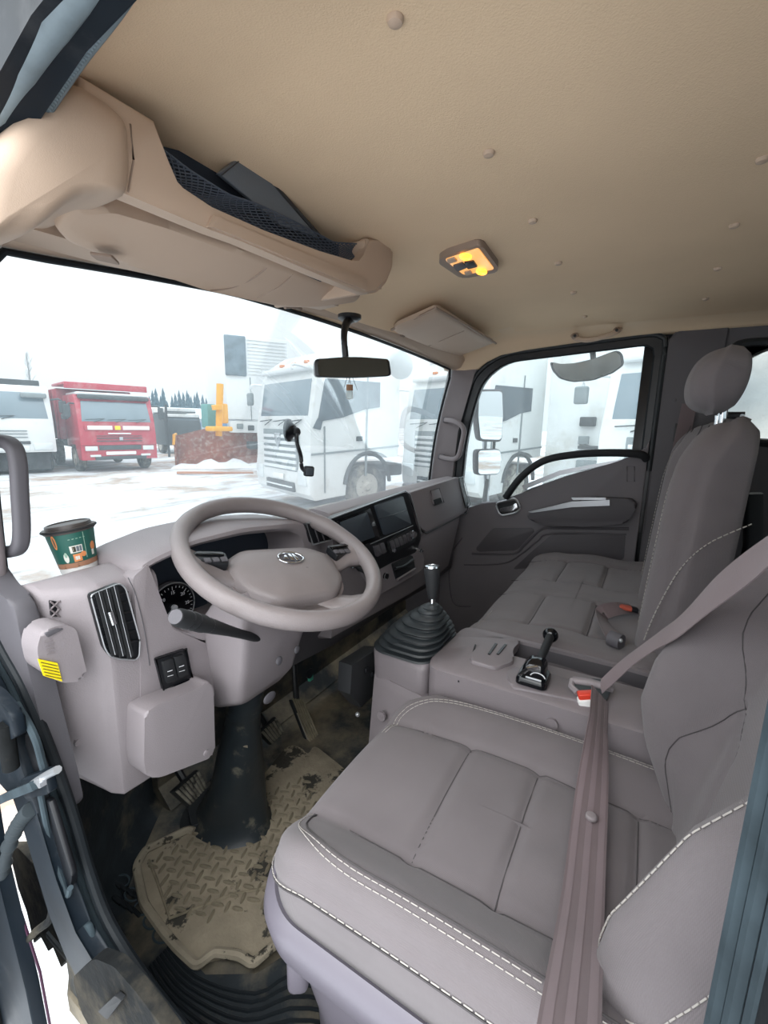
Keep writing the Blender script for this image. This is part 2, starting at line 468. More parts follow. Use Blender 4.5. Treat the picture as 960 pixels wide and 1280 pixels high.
# align starting points
def align(a, b):
    k = min(range(len(b)), key=lambda i: (b[i] - a[0]).length)
    b2 = b[k:] + b[:k]; b3 = [b2[0]] + list(reversed(b2[1:]))
    return b2 if sum((p - q).length for p, q in zip(a, b2)) < sum((p - q).length for p, q in zip(a, b3)) else b3
bm = bmesh.new()
xs = [XL + (XR - XL) * i / 60 for i in range(61)]; ys = [-1.3 + 2.16 * j / 60 for j in range(61)]
g = [[bm.verts.new((x, min(y, ws_top(x).y), ceil_z(x, min(y, ws_top(x).y)))) for y in ys] for x in xs]
for i in range(60):
    for j in range(60):
        bm.faces.new((g[i][j], g[i][j+1], g[i+1][j+1], g[i+1][j]))
r_ = bmesh.ops.extrude_face_region(bm, geom=list(bm.faces))
bmesh.ops.translate(bm, vec=(0, 0, .012), verts=[v for v in r_['geom'] if isinstance(v, bmesh.types.BMVert)])
ceiling = struct(obj('ceiling', bm, M_['headliner'], smooth=80))

# press-in fasteners of the headliner
def fastener(x, y, parent):
    bm = bmesh.new(); z = ceil_z(x, y)
    lathe(bm, [(0.0085, 0), (0.0085, -0.003), (0.007, -0.006), (0.003, -0.0075)], Matrix.Translation((x, y, z + 0.001)), 20)
    return obj('fastener', bm, M_['beige'], parent)
for px, py in ((494, 22), (611, 190), (666, 275), (698, 328), (717, 365), (731, 395), (953, 198), (918, 281), (897, 335), (882, 373)):
    q = P(px, py, Z=0.392)
    fastener(q.x, q.y, ceiling)

# roof skin over the headliner
bm = bmesh.new(); box(bm, (1.145, -0.22, 0.46), (1.95, 2.2, 0.03), 0.012)
struct(obj('roof_skin', bm, M_['body']))

# header strip between headliner and windscreen + black gasket around the screen
bm = bmesh.new(); rings = []
for i in range(41):
    x = XL - 0.02 + (XR - XL + 0.04) * i / 40; t = ws_top(x)
    rings.append([t + Vector((0, dy, dz)) for dy, dz in ((-0.055, 0.035), (-0.035, 0.006), (-0.008, -0.002), (0.02, 0.0), (0.03, 0.12), (-0.05, 0.12))])
loft(bm, rings)
struct(obj('trim_header', bm, M_['beige'], smooth=50))
def ws_pt(u, v):             # u 0..1 across, v 0..1 bottom to top
    x = 0.285 + (2.0 - 0.285) * u
    a, b = ws_bot(x), ws_top(x)
    p = a.lerp(b, v); p.y += 0.02 * math.sin(PI * v); return p
bm = bmesh.new(); N = 40
g = [[bm.verts.new(ws_pt(i / N, j / 16)) for j in range(17)] for i in range(N + 1)]
for i in range(N):
    for j in range(16): bm.faces.new((g[i][j], g[i+1][j], g[i+1][j+1], g[i][j+1]))
struct(obj('window_1', bm, M_['windshield'], smooth=80))
bm = bmesh.new()
loop = [ws_pt(0.985, v) for v in np.linspace(0.03, 0.93, 10)] + [ws_pt(u, 0.985) for u in np.linspace(0.975, 0.02, 30)] + [ws_pt(0.005, v) for v in np.linspace(0.93, 0.03, 10)] + [ws_pt(u, 0.01) for u in np.linspace(0.02, 0.975, 30)]
tube(bm, [p + Vector((0, -0.006, 0)) for p in loop], 0.0055, 8, closed=True)
struct(obj('trim_windscreen_gasket', bm, M_['seal']))

# floor with raised tunnel edge, firewall, back wall
bm = bmesh.new(); prism(bm, [Vector((x, y, ZF)) for x, y in ((.262, -1.35), (2.06, -1.35), (2.06, 1.16), (.64, 1.16), (.31, .885), (.262, .80))], (0, 0, -.04))
floor = struct(obj('floor', bm, M_['floor']))
bm = bmesh.new()
rings = []
for x in (0.60, 0.9, 1.15, 2.03):
    rings.append([Vector((x, y, z)) for y, z in ((0.99, -1.015), (1.04, -0.97), (1.06, -0.32), (1.12, -0.32), (1.12, -1.05))])
loft(bm, rings)
struct(obj('wall_front', bm, M_['floor']))
bo = [Vector((x, -1.28, z)) for x, z in ((.25, -1.05), (2.05, -1.05), (2.05, .42), (.25, .42))]; bi = [Vector((x, -1.28, z)) for x, z in rounded([(.45, -.12), (1.85, -.12), (1.85, .28), (.45, .28)], .05, 5)]
bo = loopn(bo, 80); bi = align(bo, loopn(bi, 80)) if False else loopn(bi, 80)
k_ = min(range(80), key=lambda i: (bi[i] - bo[0]).length); bi = bi[k_:] + bi[:k_]
bm = bmesh.new(); ringplate(bm, bo, bi, (0, -.03, 0)); struct(obj('wall_back', bm, M_['door_d']))
bm = bmesh.new(); prism(bm, [p + Vector((0, -.015, 0)) for p in bi], (0, -.004, 0)); struct(obj('window_3', bm, M_['sideglass']))
# lower front corner of the cab shell on both sides
bm = bmesh.new()
box(bm, (2.07, 0.94, -0.68), (0.06, 0.30, 0.78), 0.01)
struct(obj('trim_kick_right', bm, M_['door_d']))

# ---------------------------------------------------------------- passenger side: door_1
def pz(px, py, X=XR): return P(px, py, X=X)
# window opening outline as (Y, Z) on the door plane
WIN = [(0.735, -0.225), (0.725, -0.12), (0.705, 0.02), (0.665, 0.16), (0.60, 0.245), (0.50, 0.283), (0.35, 0.305), (0.18, 0.318), (0.045, 0.318), (0.022, 0.29), (0.022, 0.10), (0.025, -0.15), (0.05, -0.20), (0.15, -0.195), (0.35, -0.19)]
door = thing('door_1', None, None, (XR, 0.4, ZF))
door['kind'] = 'structure'
outer = [(0.84, -0.98), (0.84, -0.235), (0.80, 0.03), (0.74, 0.20), (0.66, 0.288), (0.52, 0.325), (0.2, 0.352), (0.0, 0.355), (-0.012, 0.30), (-0.012, -0.98)]
# lower panel: solid, its upper edge falls towards the front (window sill line)
SILL = [(0.022, -0.172), (0.06, -0.205), (0.10, -0.222), (0.20, -0.232), (0.33, -0.255), (0.42, -0.285), (0.47, -0.30), (0.50, -0.255), (0.56, -0.235), (0.74, -0.262)]
bm = bmesh.new()
pt = [P(a, b, X=XR - 0.012) for a, b in ((813, 548), (807, 561), (794, 571), (765, 579), (705, 596), (660, 612), (645, 621), (620, 629), (600, 629), (583, 637))]
prism(bm, [Vector((XR - 0.012, pt[0].y, -1.03))] + pt + [Vector((XR - 0.012, 0.80, -0.29)), Vector((XR - 0.012, 0.84, -0.33)), Vector((XR - 0.012, 0.84, -1.03))], (0.062, 0, 0), 0.006)
dp = obj('door_panel', bm, M_['door'], door)
# window frame band (black)
so = loopn([Vector((XR - 0.004, y, z)) for y, z in rounded([(0.80, -0.40), (0.785, -0.02), (0.72, 0.235), (0.60, 0.315), (0.03, 0.352), (-0.008, 0.335), (-0.008, -0.40), (0.05, -0.40)], [0.02, 0.3, 0.12, 0.1, 0.03, 0.05, 0.0, 0.0], 8)], 96)
si = loopn([Vector((XR - 0.004, y, z)) for y, z in rounded([(0.765, -0.375), (0.745, -0.02), (0.685, 0.205), (0.585, 0.283), (0.05, 0.318), (0.022, 0.30), (0.022, -0.375), (0.07, -0.375)], [0.02, 0.3, 0.12, 0.1, 0.03, 0.05, 0.03, 0.02], 8)], 96)
def openloop(q):
    k = [i for i, p in enumerate(q) if p.z < -.17 and p.y < .7]; a = k[-1] + 1
    return [p for p in q[a:] + q[:k[0]] if p.z > -.25 or p.y > .7]
bm = bmesh.new(); ringplate(bm, so, si, (0.05, 0, 0)); obj('window_frame', bm, M_['black'], door)
bm = bmesh.new(); tube(bm, openloop(so), 0.010, 8); obj('door_seal', bm, M_['rubber'], door)
bm = bmesh.new(); tube(bm, [p + Vector((0.012, 0, 0)) for p in openloop(si)], 0.006, 8); obj('glass_run', bm, M_['seal'], door)
bm = bmesh.new(); prism(bm, [p + Vector((0.03, 0, 0)) for p in so], (0.004, 0, 0)); obj('glass', bm, M_['sideglass'], door)
# pull bar that leaves the panel and crosses in front of the glass, joined to the panel at both ends
bm = bmesh.new()
pull = [pz(632, 622, XR - 0.02), pz(652, 596, XR - 0.03), pz(680, 576, XR - 0.035), pz(720, 568, XR - 0.035), pz(765, 566, XR - 0.03), pz(800, 568, XR - 0.015), pz(808, 574, XR)]
sp = smoothpath(pull, 8); tube(bm, sp, None, prof=rectprof(0.03, 0.034, 0.012), up=Vector((1, 0, 0)))
obj('pull_bar', bm, M_['blackm'], door)
# light sliver of painted sill behind the pull bar
bm = bmesh.new(); platepx(bm, [(655, 612), (700, 594), (775, 577), (778, 574), (700, 588), (652, 607)], (0.01, 0, 0), X=XR - 0.008)
obj('painted_sill', bm, M_['silver'], door)
# armrest pod with bright strips
bm = bmesh.new()
arm = rounded([(656, 643), (700, 632), (742, 622), (790, 624), (797, 632), (784, 654), (735, 659), (690, 657), (664, 652)], 6, 4)
prism(bm, [P(p[0], p[1], X=XR - 0.055) for p in arm], (0.06, 0, 0), 0.02, 4)
ar = obj('armrest', bm, M_['door_d'], door)
bm = bmesh.new(); platepx(bm, [(660, 640), (715, 627), (762, 625), (762, 632), (715, 634), (665, 641)], (0.01, 0, 0), X=XR - 0.060); obj('bright_strip', bm, M_['silver'], ar)
bm = bmesh.new(); platepx(bm, [(714, 622), (757, 622), (757, 625), (716, 625)], (0.008, 0, 0), X=XR - 0.062); obj('bright_strip', bm, M_['silver'], ar)
# inner release handle
bm = bmesh.new(); tube(bm, [P(p[0], p[1], X=XR - 0.018) for p in rounded([(619, 629), (645, 622), (651, 635), (645, 641), (625, 645)], 6, 4)], 0.0045, 8, closed=True); hb = obj('handle_bezel', bm, M_['silver'], door)
bm = bmesh.new(); platepx(bm, [(621, 630), (644, 625), (649, 635), (643, 639), (626, 643)], (0.012, 0, 0), r=3, X=XR - 0.014); obj('handle_cup', bm, M_['black'], door)
bm = bmesh.new(); platepx(bm, [(624, 636), (640, 632), (645, 628), (648, 636), (640, 639), (626, 641)], (0.006, 0, 0), r=2, bev=0.002, X=XR - 0.024); obj('release_handle', bm, M_['chrome'], hb)
# recessed speaker field, lower pocket, raised beads
def bead(pxs, r=0.004, X=XR - 0.013, m='door_d', nm='panel_bead', cl=False):
    bm = bmesh.new(); tube(bm, smoothpath([P(a, b, X=X) for a, b in pxs], 6, cl), r, 8, closed=cl); return obj(nm, bm, M_[m], door)
bm = bmesh.new(); platepx(bm, [(616, 660), (665, 660), (668, 664), (646, 688), (598, 690), (594, 686)], (0.02, 0, 0), r=4, bev=0.003, X=XR - 0.017); obj('speaker_cover', bm, M_['door_d'], door)
bead([(590, 692), (640, 692), (655, 682), (676, 662), (700, 660), (786, 661)], 0.006)
bead([(580, 706), (630, 704), (655, 690), (672, 676), (690, 667), (783, 668)], 0.004)
bm = bmesh.new(); platepx(bm, [(690, 668), (782, 668), (780, 700), (640, 712), (664, 690)], (0.02, 0, 0), r=5, bev=0.003, X=XR - 0.015); obj('door_pocket', bm, M_['door_d'], door)
bead([(589, 758), (566, 752), (562, 700), (578, 672)], 0.003)
bm = bmesh.new(); tube(bm, [P(a, b, X=XR - 0.012) for a, b in ((784, 583), (793, 583), (793, 602), (784, 602))], 0.0015, 5, closed=True); obj('panel_cover_seam', bm, M_['door_d'], door)

# ---------------------------------------------------------------- right side: A pillar, rail over the door, B pillar panel, rear side
def yz_prism(name, yz, x0, x1, m, bev=0.006, r=0.0, kind='structure'):
    bm = bmesh.new(); q = [Vector(p) for p in yz]
    if r: q = rounded(q, r, 5)
    prism(bm, [Vector((x0, p[0], p[1])) for p in q], (x1 - x0, 0, 0), bev)
    return struct(obj(name, bm, M_[m]))
yz_prism('trim_pillar_right', [(0.79, -0.27), (0.785, -0.02), (0.72, 0.235), (0.70, 0.255), (0.84, 0.262), (0.87, 0.10), (0.90, -0.10), (0.93, -0.27)], XR - 0.02, XR + 0.05, 'pillar', 0.008)
bm = bmesh.new(); rings = []
for y, zl in ((-1.3, .352), (-.03, .352), (.10, .348), (.30, .337), (.50, .322), (.60, .308), (.66, .283), (.70, .255), (.76, .248), (.86, .255)):
    zc = ceil_z(1.86, y); rings.append([Vector((x, y, z)) for x, z in ((1.86, zc + .002), (1.925, zc - .003), (1.965, zc - .014), (1.99, zc - .034) if zc - .034 > zl + .01 else (1.99, zl + .012), (1.998, zl + .006), (2.004, zl), (2.07, zl), (2.07, zc + .03), (1.86, zc + .03))])
loft(bm, rings); struct(obj('trim_rail_right', bm, M_['rail'], smooth=60))
bm = bmesh.new(); box(bm, (2.055, .0, -.35), (.02, .12, 1.4), .002); struct(obj('trim_door_gap', bm, M_['black']))
wr = [(-0.012, -1.0), (-0.012, 0.335), (-0.04, 0.362), (-0.10, 0.372), (-1.3, 0.37), (-1.3, -1.0)]
wo = loopn([Vector((XR, y, z)) for y, z in rounded(wr, [0, 0.03, 0.02, 0, 0, 0], 5)], 120)
wi = loopn([Vector((XR, y, z)) for y, z in rounded([(-0.215, -0.03), (-0.20, 0.30), (-1.0, 0.30), (-1.0, -0.06), ], 0.05, 6)], 120)
wi = align(wo, wi)
bm = bmesh.new(); ringplate(bm, wo, wi, (0.05, 0, 0)); wallr = struct(obj('wall_right', bm, M_['door_d']))
bm = bmesh.new(); tube(bm, [p + Vector((-0.002, 0, 0)) for p in wi], 0.014, 8, closed=True); obj('window_moulding', bm, M_['rubber'], wallr)
bm = bmesh.new(); prism(bm, [p + Vector((0.03, 0, 0)) for p in wi], (0.006, 0, 0)); struct(obj('window_2', bm, M_['iced']))
# pop-out catches and studs of the rear side window
for py in (441, 520):
    c = P(925, py, X=XR - 0.02)
    bm = bmesh.new(); tube(bm, [c + Vector((0, 0.035, 0)), c + Vector((0, -0.012, 0))], None, prof=rectprof(0.02, 0.03, 0.009), up=Vector((0, 0, 1)))
    k = obj('window_catch', bm, M_['black'], wallr)
    bm = bmesh.new(); cyl(bm, c + Vector((-0.014, -0.005, 0)), c + Vector((-0.004, -0.005, 0)), 0.007); obj('catch_screw', bm, M_['silver'], k)
yz_prism('trim_pillar_mid_right', [(-0.016, -0.95), (-0.016, 0.32), (-0.045, 0.355), (-0.19, 0.36), (-0.185, 0.20), (-0.19, -0.95)], XR - 0.012, XR, 'door_d', 0.004, kind=None)
pm = bpy.data.objects['trim_pillar_mid_right']
for px, py in ((852, 413), (902, 408), (843, 500), (836, 580)):
    c = P(px, py, X=XR - 0.012); bm = bmesh.new(); ball(bm, c, 0.007, (0.5, 1, 1)); obj('trim_screw', bm, M_['dash_d'], pm)
# shoulder belt guide slot on the mid pillar and the belt hanging in front of it
bm = bmesh.new(); box(bm, P(845, 541, X=XR - 0.014), (0.01, 0.012, 0.07), 0.003); obj('guide_slot', bm, M_['black'], pm)
bm = bmesh.new(); tube(bm, [P(862, 505, X=1.97), P(850, 560, X=1.96), P(836, 620, X=1.94)], None, prof=rectprof(0.046, 0.0018), up=Vector((1, 0, 0)))
tag(obj('seat_belt', bm, M_['belt']), 'dark grey belt webbing hanging in front of the far right pillar, behind the passenger headrest', 'seat belt')

# wall behind the driver's door opening (left side), B pillar with seal, lower sill
def strut(name, a, m='pillar'): return a
lo = loopn([Vector((.22, y, z)) for y, z in ((-.12, -1.05), (-.12, .36), (-1.3, .36), (-1.3, -1.05))], 80)
li = align(lo, loopn([Vector((.22, y, z)) for y, z in rounded([(-.28, -.15), (-.28, .27), (-1.15, .27), (-1.15, -.15)], .05, 5)], 80))
bm = bmesh.new(); ringplate(bm, lo, li, (0.05, 0, 0)); struct(obj('wall_left', bm, M_['door_d']))
bm = bmesh.new(); prism(bm, [p + Vector((.02, 0, 0)) for p in li], (.004, 0, 0)); struct(obj('window_4', bm, M_['sideglass']))
# B pillar of the driver's side with its ribbed rubber seal
bm = bmesh.new()
tube(bm, [Vector((0.268, -0.106, z)) for z in np.linspace(-1.0, 0.30, 30)], None, prof=rectprof(0.075, 0.052, 0.012), up=Vector((0, 1, 0)))
bp = struct(obj('trim_pillar_left', bm, M_['seal']))
bm = bmesh.new()
for k in range(3):
    tube(bm, [Vector((0.297 - 0.019 * k, -0.0765 - 0.003 * k, z)) for z in np.linspace(-0.98, 0.28, 40)], 0.006, 8)
obj('seal_rib', bm, M_['seal_l'], bp)
# head rail and the door seal that runs over the opening and down the A pillar
SEALTOP = [Vector((0.262, -0.08, 0.315)), Vector((0.262, 0.10, 0.318)), P(150, 0, X=0.262), P(95, 70, X=0.262), P(50, 140, X=0.262), P(0, 212, X=0.262), P(-60, 330, X=0.262), P(-90, 500, X=0.262), P(-80, 650, X=0.262)]
yz_prism('trim_rail_left', [(-0.10, 0.325), (0.30, 0.325)] + [(p.y, p.z) for p in (P(100, 60, X=0.25), P(30, 165, X=0.25), P(-60, 330, X=0.25))] + [(0.75, 0.02), (0.85, -0.02), (0.95, 0.20), (0.90, 0.56), (-0.10, 0.56)], 0.215, 0.255, 'body', 0.003)
M_['seal_t'] = mat('door_seal_dusty_grey', '6f7d84', 0.55, var=0.2, vscale=25, bump=0.4, bscale=120)
ST_ = [(215, -110), (150, 0), (95, 75), (50, 145), (12, 212), (-50, 330), (-90, 500), (-80, 650)]
def off_top(d): return [P(a - d * .80, b - d * .60, X=0.262 - d * .0006) for a, b in ST_]
bm = bmesh.new(); tube(bm, smoothpath(off_top(6), 8), None, prof=rectprof(.012, .020, .005), up=Vector((1, 0, 0))); s1 = struct(obj('trim_seal_left', bm, M_['seal_t']))
bm = bmesh.new(); q_ = smoothpath(off_top(4), 40)
for i in range(60, len(q_) - 130, 2): tube(bm, [q_[i] + Vector((-.006, 0, .0)), q_[i] + Vector((.004, -.004, -.006))], .0011, 4)
obj('seal_fins', bm, M_['seal_t'], s1, kind='stuff')
bm = bmesh.new(); tube(bm, smoothpath(off_top(26), 8), .008, 10); obj('seal_groove', bm, M_['seal'], s1)
bm = bmesh.new(); tube(bm, smoothpath(off_top(50), 8), .0125, 12); obj('seal_channel', bm, M_['seal_t'], s1)

# A pillar, driver's side (upper part is out of frame, lower part shows beside the dash)
bm = bmesh.new()
q = [(0, 690), (22, 728), (45, 748), (56, 790), (74, 870), (94, 950), (108, 1000), (92, 1003), (66, 925), (34, 850), (-20, 780)]
prism(bm, [P(a, b, X=0.292) for a, b in rounded(q, 10, 3)], (-0.03, 0, 0), 0.006)
struct(obj('trim_pillar_front_left', bm, M_['dash_d']))
bm = bmesh.new()
tube(bm, [Vector((0.275, 0.905, -0.34)), Vector((0.272, 0.875, -0.2)), Vector((0.272, 0.86, 0.0)), Vector((0.28, 0.84, 0.16)), Vector((0.29, 0.82, 0.24))], None, prof=rectprof(0.05, 0.03, 0.01), up=Vector((1, 0, 0)))
struct(obj('trim_pillar_upper_left', bm, M_['pillar']))

# lower door seal on the sill: two rubber lips
SL = [(-30, 740), (0, 805), (30, 860), (62, 935), (90, 1015), (112, 1090), (135, 1150), (175, 1215), (240, 1300), (300, 1380)]
for k, (dx, dy, m, rr) in enumerate(((0, 0, 'seal', 0.008), (-13, 6, 'seal_l', 0.006), (-24, 12, 'seal', 0.008))):
    bm = bmesh.new(); tube(bm, smoothpath([P(a + dx, b + dy, X=0.262 - 0.004 * k) for a, b in SL], 6), rr, 10)
    o = obj('seal_lip', bm, M_[m], s1)

# painted hinge pillar between seal and door, with pressed recesses, hinge, strap, wiring
bm = bmesh.new()
q = [(-30, 790), (5, 850), (40, 925), (66, 1005), (88, 1085), (112, 1150), (160, 1225), (230, 1320), (195, 1320), (130, 1238), (98, 1178), (80, 1130), (62, 1075), (48, 1020), (36, 985), (15, 965), (-30, 930)]
prism(bm, [P(a, b, X=0.245) for a, b in q], (-0.02, 0, 0), 0.004)
hp = struct(obj('wall_hinge_pillar', bm, M_['body']))
def pil(name, q, m, d=-0.012, X=0.240, r=5, bev=0.003, par=None):
    bm = bmesh.new(); platepx(bm, q, (d, 0, 0), r=r, bev=bev, X=X); return obj(name, bm, M_[m], par or hp)
pil('pressed_recess', [(30, 915), (42, 922), (53, 962), (55, 975), (42, 972), (32, 940)], 'black', d=0.008, X=0.236)
pil('pressed_recess', [(53, 1000), (62, 1000), (90, 1095), (88, 1110), (80, 1112), (66, 1060)], 'black', d=0.008, X=0.236)
pil('lower_recess', [(92, 1160), (108, 1156), (118, 1185), (98, 1190)], 'seal_l', d=0.008, X=0.236)
tube_pts = lambda q, X: [P(a, b, X=X) for a, b in q]
bm = bmesh.new(); tube(bm, tube_pts([(48, 985), (52, 1000), (62, 1050), (72, 1085), (84, 1118), (88, 1110)], 0.232), 0.004, 8, sm=5); obj('pressed_bead', bm, M_['seal_l'], hp)
bm = bmesh.new(); tube(bm, tube_pts([(20, 880), (34, 902), (45, 925), (52, 950), (58, 975), (54, 990)], 0.232), 0.005, 8, sm=5); obj('pressed_bead', bm, M_['seal_l'], hp)
od = thing('driver_door', 'opened driver\'s door at the left edge: hinge, strap, grey corrugated cable, dark purple-rimmed shell', 'door', P(5, 1200, X=0.235))
M_['conduit'] = mat('conduit_grey_rubber', '333a3e', 0.75, spec=.2)
# door check: bracket, strap, bolt
ck = od
bm = bmesh.new(); platepx(bm, [(36, 968), (68, 956), (74, 985), (42, 992)], (-0.012, 0, 0), r=4, bev=0.003, X=0.232); obj('bracket', bm, M_['body'], ck)
bm = bmesh.new(); tube(bm, tube_pts([(72, 962), (60, 968), (48, 975), (38, 982)], 0.220), 0.005, 8, sm=4); obj('catch', bm, M_['silver'], ck)
bm = bmesh.new(); tube(bm, tube_pts([(-25, 1012), (10, 995), (42, 982)], 0.214), None, prof=rectprof(0.012, 0.006), up=Vector((1, 0, 0))); obj('strap', bm, M_['seal_l'], ck)
bm = bmesh.new(); c = P(56, 975, X=0.221); cyl(bm, c + Vector((-0.008, 0, 0)), c + Vector((0.01, 0, 0)), 0.007, seg=6); obj('bolt', bm, M_['silver'], ck)
# hinge above it
hg = od
bm = bmesh.new(); platepx(bm, [(-20, 845), (8, 862), (30, 888), (36, 915), (18, 920), (-20, 895)], (-0.015, 0, 0), r=6, bev=0.004, X=0.228); obj('hinge_leaf', bm, M_['body'], hg)
bm = bmesh.new(); cyl(bm, P(6, 905, X=0.212), P(14, 960, X=0.212), 0.010); obj('knuckle', bm, M_['body_dirty'], hg)
# corrugated wiring conduit
bm = bmesh.new(); cp = smoothpath(tube_pts([(38, 1012), (26, 1026), (14, 1050), (4, 1085), (-10, 1140)], 0.222), 16)
acc = 0; rr = []
for i, p in enumerate(cp):
    acc += (p - cp[i-1]).length if i else 0; rr.append(0.0098 + 0.0018 * math.sin(acc * 2 * PI / 0.0065))
cp2 = []; r2 = []
tube(bm, cp, rr, 14)
obj('wiring_conduit', bm, M_['conduit'], od)
# edge of the opened driver's door (dark, burgundy edge line)
bm = bmesh.new(); platepx(bm, [(-60, 985), (0, 1000), (8, 1060), (28, 1140), (48, 1220), (64, 1300), (-60, 1300)], (-0.02, 0, 0), bev=0.003, X=0.235); obj('door_shell', bm, M_['body'], od)
bm = bmesh.new(); tube(bm, tube_pts([(3, 1080), (26, 1140), (50, 1215), (66, 1300)], 0.2345), 0.0022, 6); obj('edge_trim', bm, mat('purple_edge', '3a1530', 0.5), od)
bm = bmesh.new(); tube(bm, tube_pts([(4, 1180), (22, 1188), (44, 1165), (62, 1150), (66, 1130)], 0.236), 0.006, 8, sm=5); obj('link_arm', bm, M_['body_dirty'], od)
bm = bmesh.new(); platepx(bm, [(10, 1180), (30, 1178), (36, 1196), (10, 1206)], (-0.01, 0, 0), r=3, bev=0.002, X=0.233); obj('link_pad', bm, M_['seal_l'], od)
# jagged inner edge of the wheel arch liner and the step casting
al = thing('wheel_arch_liner', 'torn dark wheel arch liner edge behind the door gap, above the patch of bright ground', 'trim', P(60, 1150, X=0.3))
bm = bmesh.new(); platepx(bm, [(10, 1060), (22, 1060), (50, 1090), (58, 1130), (80, 1165), (100, 1225), (92, 1228), (82, 1198), (76, 1210), (66, 1182), (60, 1190), (50, 1168), (42, 1180), (34, 1140), (22, 1110)], (0.02, 0, 0), bev=0.003, X=0.29); obj('liner', bm, M_['body_dirty'], al)
st = thing('entry_step', 'dirty cast metal entry step below the sill, bottom left beside the bright ground', 'step', P(150, 1240, X=0.3))
bm = bmesh.new(); platepx(bm, [(90, 1222), (118, 1198), (142, 1208), (170, 1240), (215, 1300), (120, 1300), (100, 1262)], (0.015, 0, 0), r=6, bev=0.006, X=0.205); obj('step_casting', bm, M_['body_dirty'], st)
bm = bmesh.new(); platepx(bm, [(128, 1258), (150, 1238), (158, 1244), (140, 1268)], (-0.006, 0, 0), r=2, bev=0.001, X=0.204); obj('step_slot', bm, M_['blackm'], st)

# sill: painted ledge and ribbed scuff plate inside
bm = bmesh.new()
sill = [(0.262, 0.66, -0.73), (0.262, 0.30, -0.86), (0.262, -0.2, -0.93), (0.262, -1.2, -0.93)]
tube(bm, [Vector((0.25, 0.56, -0.835)), Vector((0.25, 0.50, -0.84)), Vector((0.25, 0.2, -0.88)), Vector((0.25, -1.3, -0.9))], None, prof=rectprof(0.04, 0.10, 0.01), up=Vector((0, 0, 1)))
struct(obj('trim_sill_left', bm, M_['body']))

# the opened driver's door itself: swung out ahead of the eye on the left, out of frame except for its lower front edge
bm = bmesh.new(); dh = Vector((.21, .98, 0)); dd = Vector((-.86, .51, 0)); dn_ = Vector((.51, .86, 0)) * .05
prism(bm, [dh + dd * u + Vector((0, 0, z)) for u, z in ((0, -1.2), (0, -.25), (.0, .0), (.06, .05), (.9, .05), (.95, -.2), (.95, -1.2))] , dn_, .01)
obj('inner_panel', bm, M_['blackm'], od)
# ================================================================ DASHBOARD
dash = thing('dashboard', 'grey-brown plastic dashboard across the cab under the windscreen, with vents, dials and screens', 'dashboard', (1.1, 0.8, -0.6))
ST = {0.285: [(.95, -.300), (.87, -.262), (.840, -.275), (.835, -.40), (.855, -.53), (.88, -.56)],
      0.300: [(.95, -.298), (.83, -.252), (.790, -.268), (.780, -.40), (.790, -.57), (.86, -.60)],
      0.345: [(.96, -.296), (.81, -.247), (.745, -.265), (.733, -.40), (.737, -.635), (.82, -.65)],
      0.360: [(.96, -.296), (.81, -.246), (.738, -.262), (.725, -.40), (.728, -.645), (.82, -.66)],
      0.455: [(.97, -.296), (.81, -.246), (.735, -.262), (.722, -.40), (.728, -.650), (.82, -.67)],
      0.470: [(.98, -.296), (.88, -.275), (.875, -.285), (.868, -.43), (.80, -.60), (.84, -.63)],
      0.940: [(1.0, -.300), (.88, -.275), (.875, -.285), (.868, -.43), (.80, -.60), (.84, -.63)],
      0.955: [(1.0, -.298), (.79, -.228), (.722, -.238), (.712, -.44), (.725, -.60), (.86, -.64)],
      1.470: [(1.0, -.298), (.79, -.222), (.722, -.232), (.712, -.44), (.740, -.64), (.90, -.72)],
      1.900: [(.97, -.296), (.79, -.220), (.716, -.232), (.712, -.42), (.760, -.66), (.90, -.76)],
      1.950: [(.95, -.296), (.80, -.224), (.735, -.240), (.730, -.42), (.775, -.66), (.90, -.76)],
      1.975: [(.93, -.296), (.83, -.240), (.780, -.270), (.780, -.42), (.800, -.66), (.90, -.75)]}
def prof_at(x):
    k = sorted(ST); a = max([t for t in k if t <= x] or [k[0]]); b = min([t for t in k if t >= x] or [k[-1]])
    if a == b: return ST[a]
    t = (x - a) / (b - a)
    return [(p[0] + (q[0]-p[0]) * t, p[1] + (q[1]-p[1]) * t) for p, q in zip(ST[a], ST[b])]
def dash_strip(x0, x1, nm, m, n=16):
    bm = bmesh.new(); rings = []
    xs = sorted(set([x0, x1] + [k for k in ST if x0 < k < x1] + [x0 + (x1 - x0) * i / n for i in range(n)]))
    for x in xs:
        pr = prof_at(x); u = (x - 1.15) / 0.87
        base = 1.00 - 0.12 * u * u
        pts = [(base, -0.325), (base, pr[0][1] - 0.01)] + pr[1:] + [(base, pr[-1][1])]
        # soften the rim by extra points
        out = []
        for i, p in enumerate(pts):
            if 1 < i < len(pts) - 1:
                a = pts[i-1]; b = pts[i+1]; d1 = math.hypot(a[0]-p[0], a[1]-p[1]); d2 = math.hypot(b[0]-p[0], b[1]-p[1]); rr = min(0.016 if i < len(pts) - 3 else 0.004, d1*0.45, d2*0.45)
                s = (p[0] + (a[0]-p[0]) * rr / d1, p[1] + (a[1]-p[1]) * rr / d1); e = (p[0] + (b[0]-p[0]) * rr / d2, p[1] + (b[1]-p[1]) * rr / d2)
                for t in (0, .33, .67, 1): out.append(((1-t)**2*s[0] + 2*t*(1-t)*p[0] + t*t*e[0], (1-t)**2*s[1] + 2*t*(1-t)*p[1] + t*t*e[1]))
            else: out.append(p)
        rings.append([Vector((x, y, z)) for y, z in out])
    loft(bm, rings); return obj(nm, bm, M_[m], dash, smooth=40)
body = dash_strip(0.285, 0.47, 'end_section', 'dash', 20)
dash_strip(0.47, 0.94, 'cluster_shelf', 'dash_d', 20)
